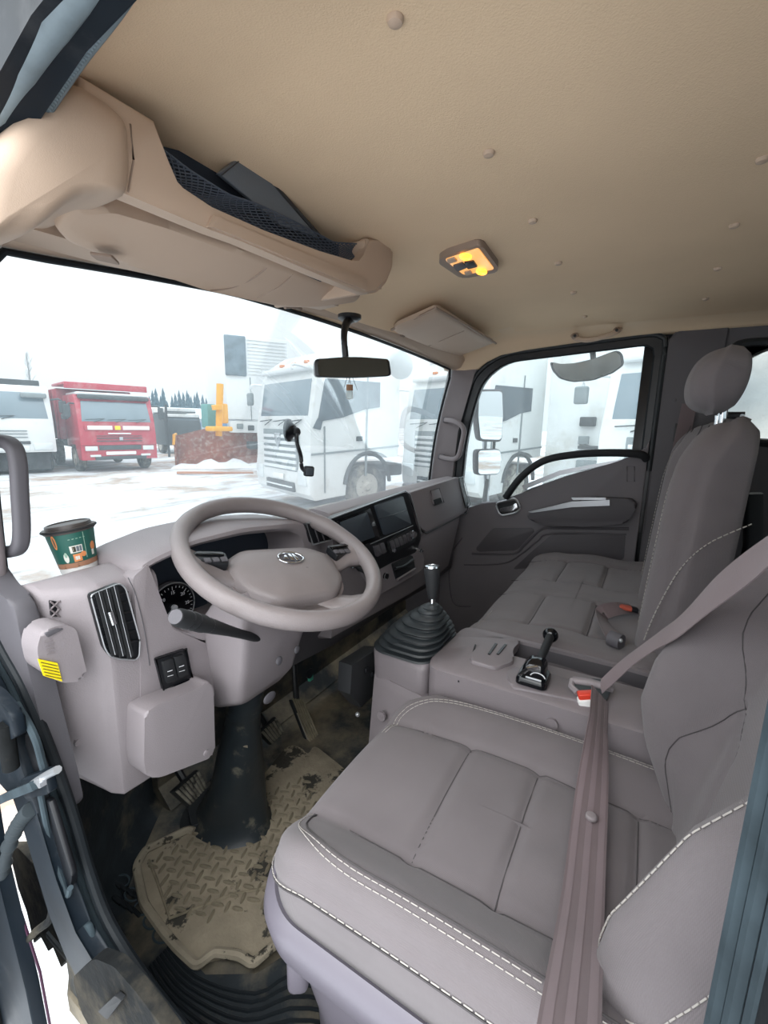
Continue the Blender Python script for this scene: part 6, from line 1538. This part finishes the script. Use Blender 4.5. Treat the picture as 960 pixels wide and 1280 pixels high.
def quad(bm, pts, d, bev=0.0): prism(bm, [Vector(p) for p in pts], d, bev)
def truck(name, label, origin, heading, W, prof, m, ws, spec):
    """local frame: x across the front (0..W, seen left to right), y backwards into the truck, z up from the ground"""
    t = thing(name, label, 'truck', origin, local=True); t.rotation_euler = (0, 0, heading)
    bm = bmesh.new(); prism(bm, [Vector((0, y, z)) for y, z in prof], (W, 0, 0), .025, 2); cab = obj('cab', bm, M_[m], t)
    bm = bmesh.new(); (z0, z1, y0, y1, in0, in1) = ws
    prism(bm, [Vector((in0, y0 - .015, z0)), Vector((W - in0, y0 - .015, z0)), Vector((W - in1, y1 - .015, z1)), Vector((in1, y1 - .015, z1))], (0, .04, 0), .01); gl = obj('windscreen', bm, M_[spec.get('glass', 'tglass')], t)
    for k in range(spec.get('wipers', 3)):
        x = in0 + .35 + k * (W - 2 * in0 - .6) / 2.4; bm = bmesh.new(); tube(bm, [Vector((x, y0 - .05, z0 - .02)), Vector((x + .35, y0 - .05, z0 + .10)), Vector((x - .25, y0 - .05, z0 + .06))], .012, 5); obj('wiper', bm, M_['tgrille_d'], gl)
    for x0, x1, z0_, z1_, yy, mm in spec.get('plates', []):
        bm = bmesh.new(); box(bm, ((x0 + x1) / 2, yy, (z0_ + z1_) / 2), (abs(x1 - x0), .06, abs(z1_ - z0_)), .012); obj(spec.get('pn', 'front_panel'), bm, M_[mm], t)
    for x0, x1, z, th, yy, mm in spec.get('slats', []):
        bm = bmesh.new(); box(bm, ((x0 + x1) / 2, yy, z), (x1 - x0, .05, th), .008); obj('grille_slat', bm, M_[mm], t)
    for (x0, x1, z0_, z1_, yy) in spec.get('lamps', []):
        bm = bmesh.new(); box(bm, ((x0 + x1) / 2, yy, (z0_ + z1_) / 2), (x1 - x0, .06, z1_ - z0_), .015); obj('headlamp', bm, M_['lampg'], t)
    for s, (x, y, r) in enumerate(spec.get('wheels', [])):
        bm = bmesh.new(); inn = .28 * (1 if x < W / 2 else -1)
        Mx = Matrix.Translation((x, y, r)) @ Matrix.Rotation(R(90), 4, 'Y') @ (Matrix.Identity(4) if x > W / 2 else Matrix.Rotation(PI, 4, 'X'))
        lathe(bm, [(r * .55, -.28), (r * .93, -.28), (r, -.24), (r, -.05), (r * .93, -.01), (r * .62, 0), (r * .58, -.03)], Mx, 32); ty = obj('tyre', bm, M_['tyre'], t)
        bm = bmesh.new(); lathe(bm, [(r * .60, -.02), (r * .55, -.01), (r * .50, -.09), (r * .34, -.10), (r * .26, -.03), (r * .15, .0), (r * .13, .02), (.01, .02)], Mx, 28); rim = obj('rim', bm, M_['trim_rim'], ty)
        bm = bmesh.new()
        for k in range(8):
            a = 2 * PI * k / 8; p = Mx @ Vector((r * .34 * math.cos(a), r * .34 * math.sin(a), -.06)); q = Mx @ Vector((r * .34 * math.cos(a), r * .34 * math.sin(a), -.02)); cyl(bm, p, q, .016, seg=6)
        obj('wheel_nuts', bm, M_['tgrille_d'], ty, kind='stuff')
    for q, yy, mm, nm in spec.get('sides', []):     # polygons (y, z) on the side x = xs
        xs_ = yy; bm = bmesh.new(); s_ = -1 if xs_ > 0.1 else 1
        prism(bm, [Vector((xs_ - .005 * s_, y, z)) for y, z in q], (-.015 * s_ if s_ > 0 else .015, 0, 0), 0); obj(nm, bm, M_[mm], t)
    for pts, r_, mm, nm in spec.get('tubes', []):
        bm = bmesh.new(); tube(bm, [Vector(p) for p in pts], r_, 8, sm=3); obj(nm, bm, M_[mm], t)
    for c, s_, mm, nm in spec.get('boxes', []):
        bm = bmesh.new(); box(bm, c, s_, .04, 3); obj(nm, bm, M_[mm], t)
    return t

def place(px, py=None, z=GZ, **k):
    return P(px, py, Z=z)
# ---- red dump truck
A = Vector((8.19, 17.0, GZ)); B = Vector((10.6, 16.4, GZ)); Wk = (B - A).length; hd = math.atan2(B.y - A.y, B.x - A.x)
kam = truck('dump_truck', 'red dump truck with snow on its cab roof, left of the rusty blade', A, hd, Wk,
    [(0, .45), (0, 1.25), (.06, 1.75), (.30, 2.62), (.42, 2.72), (2.0, 2.72), (2.0, .9), (1.6, .9), (1.55, 1.0), (.75, 1.0), (.6, .6), (.45, .45)], 'tred',
    (1.80, 2.50, .075, .27, .12, .18),
    dict(wheels=[(.0, 1.1, .52), (Wk, 1.1, .52), (.0, 4.6, .52), (Wk, 4.6, .52)], wipers=3,
         plates=[(.16, Wk - .16, 1.50, 1.68, .005, 'tred'), (0.75, Wk - .75, .62, .74, -.01, 'white'), (.55, Wk - .55, .80, .96, -.005, 'tgrille_d'), (0.0, Wk, .98, 1.02, -.01, 'tred'), (.4, Wk - .4, .45, .58, 0, 'tgrille_d')],
         slats=[(.5, Wk - .5, 1.12, .03, -.01, 'tgrille_d'), (.5, Wk - .5, 1.22, .03, -.01, 'tgrille_d'), (.5, Wk - .5, 1.30, .02, 0, 'tgrille_d')],
         lamps=[(.12, .50, .78, .94, -.01), (Wk - .50, Wk - .12, .78, .94, -.01), (.25, .58, .56, .64, -.01), (Wk - .58, Wk - .25, .56, .64, -.01)],
         tubes=[([(-.02, .3, 2.4), (-.25, .1, 2.35), (-.25, .1, 1.9)], .03, 'tgrille_d', 'mirror_arm'), ([(Wk, .3, 2.4), (Wk + .25, .1, 2.35), (Wk + .25, .1, 1.9)], .03, 'tgrille_d', 'mirror_arm')],
         boxes=[((-.27, .1, 2.15), (.2, .08, .42), 'tgrille_d', 'side_mirror'), ((Wk + .27, .1, 2.15), (.2, .08, .42), 'tgrille_d', 'side_mirror'), ((Wk / 2, 1.05, 2.76), (Wk - .15, 1.6, .10), 'twhite2', 'roof_snow'), ((Wk / 2, .22, 2.64), (Wk - .2, .2, .12), 'tgrille_d', 'roof_visor'),
                ((Wk / 2, 4.4, .85), (Wk * .5, 6, .3), 'under', 'chassis')]))
# its tipper body: front wall with canopy lip, ribs on the side
bm = bmesh.new(); box(bm, (Wk / 2 - .08, 4.9, 2.05), (Wk + .10, 5.0, 1.9), .05); tb = obj('tipper_body', bm, M_['tred'], kam)
bm = bmesh.new(); box(bm, (Wk / 2 - .10, 1.6, 3.10), (Wk + .18, 2.0, .10), .03); box(bm, (Wk / 2 - .10, .58, 3.03), (Wk + .18, .08, .22), .02); obj('canopy', bm, M_['tred'], kam)
for k in range(6):
    bm = bmesh.new(); box(bm, (-.15, 2.6 + .9 * k, 2.05), (.08, .1, 1.8), .01); obj('body_rib', bm, M_['tred'], tb)
# painted lettering strip, unreadable at this distance
for x0, x1, mm in ((.25, 1.02, 'white'), (1.10, 1.28, 'yellow'), (1.36, Wk - .22, 'white')):
    bm = bmesh.new(); box(bm, ((x0 + x1) / 2, -.02, 1.585), (x1 - x0, .02, .14), .004); obj('lettering_strip', bm, M_[mm], kam)
bm = bmesh.new(); box(bm, (Wk / 2 + .03, -.03, 1.20), (.12, .03, .12), .02); obj('grille_badge', bm, M_['silver'], kam)
bm = bmesh.new(); box(bm, (Wk / 2, -.02, 1.385), (.75, .02, .04), .005); obj('grille_lettering', bm, M_['white'], kam)

# ---- white dump truck on the left
B2 = Vector((7.75, 17.7, GZ)); A2 = Vector((5.3, 18.4, GZ)); Ww = (B2 - A2).length; hd2 = math.atan2(B2.y - A2.y, B2.x - A2.x)
wt = truck('dump_truck', 'white dump truck with a dark tipper body, farthest left behind the screen', A2, hd2, Ww,
    [(0, .75), (-.03, 1.0), (.03, 1.8), (.35, 2.85), (.5, 2.95), (2.2, 2.95), (2.2, .9), (.9, .9), (.7, .75)], 'twhite',
    (1.85, 2.72, .06, .32, .12, .20),
    dict(wheels=[(.0, 1.3, .54), (Ww, 1.3, .54)], wipers=2,
         plates=[(.05, Ww - .7, 1.02, 1.12, -.04, 'tgrille_d'), (.1, Ww - .75, .80, .98, -.03, 'twhite2')],
         slats=[(.3, Ww - .75, 1.25, .03, -.02, 'tgrille'), (.3, Ww - .75, 1.36, .03, -.015, 'tgrille'), (.3, Ww - .75, 1.46, .03, -.01, 'tgrille')],
         lamps=[(Ww - .62, Ww - .1, .82, 1.05, -.03)],
         tubes=[([(Ww, .3, 2.5), (Ww + .3, .1, 2.5), (Ww + .3, .1, 1.95)], .03, 'tgrille_d', 'mirror_arm')],
         boxes=[((Ww + .32, .1, 2.28), (.22, .08, .40), 'tgrille_d', 'side_mirror'), ((Ww + .34, .1, 1.95), (.2, .08, .18), 'tgrille_d', 'side_mirror'), ((Ww - .45, .15, 2.62), (.7, .2, .16), 'tgrille', 'sun_shield'),
                ((Ww / 2, 3.5, .6), (Ww * .9, 5, .7), 'under', 'chassis'), ((Ww / 2, .6, .42), (Ww - .3, .6, .6), 'under', 'front_underrun'), ((Ww / 2, 4.7, 2.2), (Ww, 5.0, 2.1), 'tgrille_d', 'tipper_body')]))

# ---- big white tractor unit in front of the screen
n_h = Vector((.346, .938, 0)); n_b = Vector((.938, -.346, 0))
def tractor(label, near, k, glass_, name='tractor_unit'):
    """near: ground point of the front corner nearest the eye; local x runs from the far corner to the near one"""
    W = 2.5; org = Vector(near) + n_h * W; org.z = GZ; hd = math.atan2(-n_h.y, -n_h.x)
    pr = [(.10, .30), (-.02, .42), (-.06, .75), (.0, 1.25), (.0, 1.75), (.16, 2.75), (.30, 3.05), (.75, 3.35), (2.25, 3.75), (2.3, 3.7), (2.3, 1.15), (1.95, 1.12), (1.80, 1.26), (1.45, 1.32), (1.10, 1.24), (.92, 1.05), (.86, .70), (.84, .36)]
    t = truck(name, label, org, hd, W, pr, 'twhite', (1.82, 2.72, .03, .155, .14, .18),
        dict(glass=glass_, wheels=[(W, 1.42, .50), (.0, 1.42, .50)], wipers=3,
             plates=[(.45, W - .45, .85, 1.72, -.02, 'tgrille'), (.6, W - .6, .42, .62, -.05, 'tgrille_d')],
             slats=[(.5, W - .5, .92 + .13 * i, .07, -.06, 'twhite2') for i in range(6)] + [(.65, W - .65, .52, .03, -.09, 'twhite2')],
             lamps=[(.08, .42, .60, .90, -.05), (W - .42, W - .08, .60, .90, -.05)],
             sides=[([(.16, 1.88), (.34, 2.72), (1.72, 2.74), (1.72, 2.22), (1.30, 2.16), (.75, 1.98)], W, 'tglass_d', 'side_window'),
                    ([(.05, 1.76), (.16, 1.95), (.30, 2.0), (.22, 1.72)], W, 'tglass_d', 'quarter_glass'),
                    ([(1.32, .75), (1.38, .75), (1.40, 3.0), (1.38, 3.0)], W, 'tgrille', 'door_joint'),
                    ([(1.10, 1.50), (1.26, 1.50), (1.26, 1.60), (1.10, 1.60)], W, 'tgrille_d', 'door_handle'),
                    ([(.30, .45), (.33, .45), (.33, 1.80), (.30, 1.80)], W, 'tgrille', 'door_joint'),
                    ([(.0, 1.22), (2.3, 1.36), (2.3, 1.40), (.0, 1.26)], W, 'tgrille', 'waist_line')],
             tubes=[([(.0, .25, 2.7), (-.35, .05, 2.72), (-.38, .05, 2.5)], .03, 'twhite2', 'mirror_arm'), ([(W * .9, .25, 2.9), (W * .93, -.25, 2.95), (W * .95, -.3, 2.85)], .025, 'twhite2', 'mirror_arm')],
             boxes=[((-.40, .03, 2.40), (.24, .10, .30), 'tgrille', 'side_mirror'), ((W / 2, .22, 2.95), (W - .3, .28, .12), 'twhite2', 'roof_visor'), ((W / 2, 2.55, .75), (1.0, 1.1, .3), 'under', 'chassis'), ((W / 2, 1.3, .55), (W - .7, 1.9, .5), 'under', 'underbody')]))
    # arch lip
    bm = bmesh.new(); tube(bm, [Vector((W + .005, 1.42 + .62 * math.cos(a), .52 + .72 * math.sin(a))) for a in np.linspace(.1, PI - .1, 14)], .045, 8); obj('wheel_arch', bm, M_['tgrille_d'], t)
    for i in range(3):
        bm = bmesh.new(); box(bm, (.7 + .55 * i, .34, 3.10), (.12, .08, .06), .01); obj('marker_lamp', bm, mo_, t)
    bm = bmesh.new(); tube(bm, [Vector((W / 2 + x, -.09, 1.50 + z)) for x, z in ((-.13, .12), (.13, .12), (.11, -.02), (0, -.16), (-.11, -.02))], .018, 6, closed=True); tube(bm, [Vector((W/2 - .06, -.09, 1.56)), Vector((W/2, -.09, 1.38)), Vector((W/2 + .06, -.09, 1.56))], .015, 6); obj('grille_badge', bm, M_['silver'], t)
    bm = bmesh.new(); box(bm, (W / 2, -.1, .72), (.5, .02, .12), .01); obj('number_plate', bm, M_['white'], t)
    return t
tr1 = tractor('white tractor unit angled across the windscreen view, its near front wheel showing above the dash', (6.95, 5.76, 0), 0, 'tglass')
tr2 = tractor('white tractor unit seen past the right windscreen pillar and through the passenger window', (9.4, 3.1, 0), 1, 'tglass')
tr3 = tractor('white tractor unit whose windscreen fills the rear half of the passenger window', (7.5, -1.6, 0), 2, 'tglass')
# vents and equipment behind the second cab
eq = thing('side_equipment_panel', 'white fairing with square dark vents between the two right-hand tractor units', 'truck', (11.6, 2.2, GZ))
bm = bmesh.new(); 
def eqb(nm, px0, py0, px1, py1, m_, X=10.9, th=.3):
    bm = bmesh.new(); a = P(px0, py0, X=X); c = P(px1, py1, X=X); box(bm, ((a.x + th / 2), (a.y + c.y) / 2, (a.z + c.z) / 2), (th, abs(a.y - c.y), abs(a.z - c.z)), .02); return obj(nm, bm, M_[m_], eq)
eqb('fairing', 692, 440, 752, 690, 'twhite', X=11.05, th=1.2)
v_ = eqb('vent', 725, 521, 744, 533, 'tgrille_d'); eqb('vent', 723, 545, 735, 556, 'tgrille'); eqb('vent', 722, 557, 748, 562, 'tgrille_d'); eqb('lower_vent', 720, 575, 750, 590, 'tgrille')

# ---- refrigerated box truck behind the tractor
bt_ = thing('box_truck', 'tall white refrigerated box with a grey upper corner panel, behind the yellow ram', 'truck', (13.0, 14.5, GZ), local=True)
C0 = P(283, 500, Y=15.2); bt_.location = (C0.x, C0.y, GZ); hd = math.atan2(-.55, .835); bt_.rotation_euler = (0, 0, hd)
zt = (P(283, 418, Y=15.2).z - GZ); zb = (P(283, 524, Y=15.2).z - GZ); zm = (P(283, 470, Y=15.2).z - GZ)
bm = bmesh.new(); box(bm, (2.6 / 2, 4.0, (zt + zb) / 2), (2.6, 8.0, zt - zb), .04); obj('box_body', bm, M_['twhite2'], bt_)
bm = bmesh.new(); box(bm, (.42, -.06, (zt + zm) / 2), (.84, .12, (zt - zm) - .05), .05, 3); obj('corner_panel', bm, mat('cooler_panel', '66757f', .4, var=.25, vscale=3), bt_)
for k in range(11):
    bm = bmesh.new(); box(bm, (1.72, -.02, zm + .12 + (zt - zm - .2) * k / 10.5), (1.6, .05, .03), .01); obj('cooler_slat', bm, M_['twhite'], bt_)
bm = bmesh.new(); box(bm, (.98, -.015, (zm + zb) / 2), (.03, .03, zm - zb), 0); obj('door_joint', bm, M_['tgrille'], bt_)
bm = bmesh.new(); box(bm, (1.3, .3, zb - .3), (2.4, .5, .5), .05); obj('equipment_frame', bm, M_['twhite'], bt_)
for k in range(4):
    bm = bmesh.new(); box(bm, (.5 + .45 * k, .03, zb - .28 - .06 * (k % 2)), (.26, .1, .22), .03); obj('equipment_unit', bm, M_['tgrille_d' if k % 2 else 'tgrille'], bt_)
bm = bmesh.new(); box(bm, (1.3, 4, .9), (.9, 8, .3), .03); obj('chassis', bm, M_['under'], bt_)
for x in (.2, 2.4):
    for y in (2.0, 6.5):
        bm = bmesh.new(); cyl(bm, (x - .15, y, .5), (x + .15, y, .5), .5, seg=28); obj('wheel', bm, M_['tyre'], bt_)

# ---- rusty dozer blade with its yellow cylinder
bd = thing('dozer_blade', 'rusty orange dozer blade standing on the snow with a yellow hydraulic ram behind it', 'blade', (12.5, 15, GZ))
mr_ = mat('rusty_steel', '8b5140', .85, var=.2, vscale=3, dirt='b7a79c', dscale=5, dlo=.5, dhi=.75); my_ = mat('machine_yellow', 'dfa01c', .45, var=.08)
L0 = P(222, 582, Z=GZ); L1 = P(345, 578, Z=GZ) * .93; L1.z = GZ
dirb = (L1 - L0).normalized(); nb_ = Vector((-dirb.y, dirb.x, 0));
if nb_.dot(L0) > 0: nb_ = -nb_
wid = (L1 - L0).length
bm = bmesh.new(); rings = []
for i in range(13):
    f = i / 12; base_ = L0 + dirb * wid * f; hgt = 1.05 + .35 * min(1, f * 2.6) - .12 * max(0, f - .6)
    sec = [(-.10, 0), (.12, .25), (.20, .6), (.16, .95), (.0, 1.2), (-.04, 1.2), (.08, .9), (.10, .6), (.03, .25), (-.16, 0)]
    rings.append([base_ - nb_ * (a + .0) + Vector((0, 0, z * hgt)) for a, z in sec])
loft(bm, rings); bl_ = obj('mouldboard', bm, mr_, bd, smooth=60)
bm = bmesh.new(); prism(bm, [L0 - nb_ * a + Vector((0, 0, z)) for a, z in ((-.45, -.02), (-.5, .9), (-.3, 1.3), (.2, 1.25), (.25, .3))], dirb * .06, .01); obj('end_plate', bm, mr_, bd)
bm = bmesh.new(); tube(bm, [L0 + nb_ * .48 + Vector((0, 0, .9)), L0 + nb_ * .3 + Vector((0, 0, 1.3)), L0 - nb_ * .1 + Vector((0, 0, 1.32))], .06, 8); obj('yellow_edge', bm, my_, bd)
bm = bmesh.new(); box(bm, L0 + dirb * wid * .5 + nb_ * .35 + Vector((0, 0, .05)), (3.0, .5, .14), .05, rot=(0, 0, math.atan2(dirb.y, dirb.x))); obj('cutting_edge', bm, mr_, bd)
rb0 = P(273, 535, Y=14.2); rt0 = P(275, 480, Y=14.2)
bm = bmesh.new(); cyl(bm, rb0 + Vector((0, 0, -.3)), rt0, .12, .13, seg=18); cy_ = obj('hydraulic_ram', bm, my_, bd)
bm = bmesh.new(); cyl(bm, P(271, 506, Y=14.15), P(272, 512, Y=14.15), .2, seg=16); obj('ram_collar', bm, my_, cy_)
bm = bmesh.new(); box(bm, P(278, 517, Y=14.3), (.35, .3, .75), .06); obj('ram_bracket', bm, my_, bd)
bm = bmesh.new(); box(bm, P(274, 536, Y=14.1), (.9, .5, .18), .05); obj('ram_yoke', bm, my_, bd)
bm = bmesh.new(); box(bm, P(262, 520, Y=15.0), (.5, .4, .9), .05); obj('green_box', bm, mat('green_paint', '4f8a84', .6), bd)
# snow bank in front of the blade, plank
bm = bmesh.new(); rings = []
for i in range(15):
    f = i / 14; c = L0 + dirb * (wid * 1.0 * f) + nb_ * .75; h_ = (.30 + .12 * math.sin(i * 1.7)) * math.sin(PI * (.08 + .84 * f)); rings.append([c + nb_ * a + Vector((0, 0, z * h_ - .02)) for a, z in ((-.55, 0), (-.35, .8), (0, 1), (.4, .5), (.7, 0), (0, -.2))])
loft(bm, rings); tag(obj('snow_bank', bm, mat('banked_snow', 'dfe3e6', .9, bump=.6, bscale=4, bdist=.05, dirt='a08b7d', dscale=3, dlo=.58, dhi=.7)), 'low bank of snow heaped against the foot of the rusty blade', 'snow')
c = P(270, 591, Z=GZ + .05); bm = bmesh.new(); box(bm, c, (2.6, .18, .08), .02, rot=(0, R(1), R(-42))); tag(obj('timber_beam', bm, mat('wet_timber', 'a8755c', .8)), 'brown timber beam lying on the snow in front of the rusty blade', 'beam')

# ---- small dark-windowed truck behind
sm = Vector(P(208, 556, Z=GZ - 0)); sm = sm * (24 / sm.y); A3 = Vector((sm.x, 24, GZ)); 
st3 = truck('parked_truck', 'small pale truck with a dark windscreen half hidden behind the rusty blade', (A3.x, A3.y, GZ), R(-14), 2.1,
    [(0, .5), (0, 1.5), (.25, 2.3), (1.8, 2.3), (1.8, .5)], 'tgrille_d', (1.25, 2.05, .03, .17, .1, .16), dict(glass='tglass_d', wheels=[(.0, 1.0, .42), (2.1, 1.0, .42)], wipers=0,
    plates=[(.1, 2.0, 2.12, 2.3, .1, 'twhite')], slats=[(.2, 1.9, 2.42, .06, .3, 'tgrille_d')], boxes=[((1.05, 1.2, 2.5), (2.0, 1.4, .30), 'twhite', 'roof_deflector'), ((1.05, 3.5, 1.6), (2.1, 3.2, 2.0), 'twhite', 'load_box')]))

# ---- warehouse, fence, vans
mb_ = mat('pale_cladding', 'aab4ba', .6, var=.06); mbl = mat('blue_cladding', '5c7fa0', .6, var=.1); mrf = mat('snowy_roof', 'dfe5e8', .9)
wh = thing('warehouse', 'long low pale blue warehouse with a snowy roof on the skyline', 'building', (30, 44, GZ), local=True)
a0 = ray(175, 520); a1 = ray(300, 520); pA = Vector((a0.x, a0.y, 0)) * (40 / a0.y); pB = Vector((a1.x, a1.y, 0)) * (38 / a1.y)
wh.location = (pA.x, pA.y, GZ); Lw = (pB - pA).length; wh.rotation_euler = (0, 0, math.atan2(pB.y - pA.y, pB.x - pA.x))
bm = bmesh.new(); box(bm, (Lw / 2, 4, 1.1), (Lw, 8, 2.2), 0); obj('wall', bm, mb_, wh)
bm = bmesh.new(); prism(bm, [Vector((0, y, z)) for y, z in ((-.3, 2.2), (4, 3.3), (8.3, 2.2))], (Lw, 0, 0)); obj('roof', bm, mrf, wh)
for k in range(7):
    bm = bmesh.new(); box(bm, (1 + Lw * k / 7.2, -.05, 1.2), (Lw * .09, .15, 1.3), 0); obj('blue_panel', bm, mbl, wh)
wh2 = dup(wh, 'distant pale blue warehouse left of the red dump truck, half hidden by it'); a0 = ray(40, 520); wh2.location = Vector((a0.x, a0.y, 0)) * (60 / a0.y) + Vector((0, 0, GZ)); wh2.rotation_euler.z = math.atan2(a1.y * 0 - .25, 1)
for px, py in ((207, 506), (262, 505)):
    c = P(px, py, Y=22.0); bm = bmesh.new(); tube(bm, [Vector((c.x, c.y, GZ)), Vector((c.x, c.y, c.z - .25)), c + Vector((-.25 if px > 250 else 0, 0, 0))], .06, 6)
    tag(obj('fence_post', bm, M_['tgrille_d']), 'thin dark fence post beside the small parked truck' if px < 250 else 'dark fence post with a bent top left of the yellow ram', 'post')

# ---- spruce forest on the skyline
def spruce(seed, H):
    rs = random.Random(seed); bm = bmesh.new(); cyl(bm, (0, 0, 0), (0, 0, H * .9), .18, .04, seg=6)
    bmf = bmesh.new(); L = 9
    for k in range(L):
        z0 = H * (.12 + .80 * k / L); r0 = H * .115 * (1 - k / L) ** .8 + .25; z1 = z0 + H * .19
        ring = []; ns = 14
        for j in range(ns):
            a = 2 * PI * j / ns + rs.random() * .3; rr = r0 * (.72 + .5 * rs.random()) * (1 if j % 2 else .62); ring.append(bmf.verts.new((rr * math.cos(a), rr * math.sin(a), z0 - .25 * rs.random() * (1.5 if j % 2 else .3))))
        top_ = bmf.verts.new((0, 0, min(z1, H)))
        for j in range(ns): bmf.faces.new((ring[j], ring[(j + 1) % ns], top_))
        bmf.faces.new(ring)
    return bm, bmf
mf_ = mat('spruce_needles', '4c6470', .9, var=.2, vscale=.8); mtk = mat('spruce_bark', '4d4743', .9)
protos = []
LABT = 'dark blue-green spruce in the forest edge along the skyline'; GRP = 'spruces on the skyline'
def mk_spruce(seed, H, loc):
    t = thing('spruce_tree', LABT, 'tree', loc, group=GRP, local=True); b1_, b2_ = spruce(seed, H)
    obj('trunk', b1_, mtk, t); obj('foliage', b2_, mf_, t, smooth=0); return t
rs = random.Random(11); cnt = 0
for i in range(110):
    px = -30 + 345 * ((i + .5) / 110) + rs.uniform(-2, 2); row = i % 3
    r_ = ray(px, 520); d = 105 + 14 * row + rs.uniform(-4, 4); s = d / math.hypot(r_.x, r_.y); loc = Vector((r_.x * s, r_.y * s, GZ))
    tall = .48 if px < 188 else .62
    if i < 3: t = mk_spruce(20 + i, 13.0, loc); protos.append(t)
    else: t = dup(protos[i % 3]); t.location = loc
    if px < 95: t['label'] = 'dark spruce of the skyline forest left of the red dump truck'; t['group'] = 'spruces left of the red truck'
    elif px < 196: t['label'] = 'dark spruce whose tip shows just above the red dump truck'; t['group'] = 'spruces behind the red truck'
    else: t['label'] = 'tall blue-green spruce between the red dump truck and the refrigerated box'; t['group'] = 'spruces right of the red truck'
    k = tall * rs.uniform(.72, 1.12); t.scale = (k * 1.1, k * 1.1, k); t.rotation_euler.z = rs.uniform(0, 6)
# bare birch far left
bt2 = thing('bare_tree', 'faint bare leafless tree rising above the white dump truck', 'tree', (0, 0, GZ), local=True)
r_ = ray(40, 500); s = 60 / math.hypot(r_.x, r_.y); bt2.location = (r_.x * s, r_.y * s, GZ)
bm = bmesh.new(); tube(bm, [Vector((0, 0, 0)), Vector((.1, 0, 4)), Vector((0, 0, 8.5))], [.14, .09, .02], 6); mbr = mat('birch_bark', '8d8f8f', .9); obj('trunk', bm, mbr, bt2)
bm = bmesh.new()
for k in range(46):
    z = 3 + 5.2 * k / 46; a = rs.uniform(0, 2*PI); L = (1.1 - .6 * k / 46) * rs.uniform(.6, 1.1); p = Vector((.05, 0, z)); q_ = p + Vector((math.cos(a) * L * .6, math.sin(a) * L * .6, L))
    tube(bm, [p, p.lerp(q_, .5) + Vector((0, 0, -.08)), q_], [.03, .02, .008], 4)
    tube(bm, [p.lerp(q_, .5), p.lerp(q_, .7) + Vector((rs.uniform(-.3, .3), rs.uniform(-.3, .3), .35))], .010, 4)
obj('branches', bm, mbr, bt2, kind='stuff')

# groups of like things
for o in list(COL.objects):
    if o.parent is None and 'category' in o:
        b = o.name.split('.')[0]
        g_ = {'tractor_unit': 'white tractor units parked side by side', 'dump_truck': 'tipper trucks facing the cab', 'sun_visor': 'sun visors of the cab', 'outside_mirror': 'outside mirrors on the passenger side', 'fence_post': 'fence posts in the yard', 'warehouse': 'pale blue warehouses', 'pillar_grab_handle': 'grab handles on the windscreen pillars'}.get(b)
        if g_: o['group'] = g_
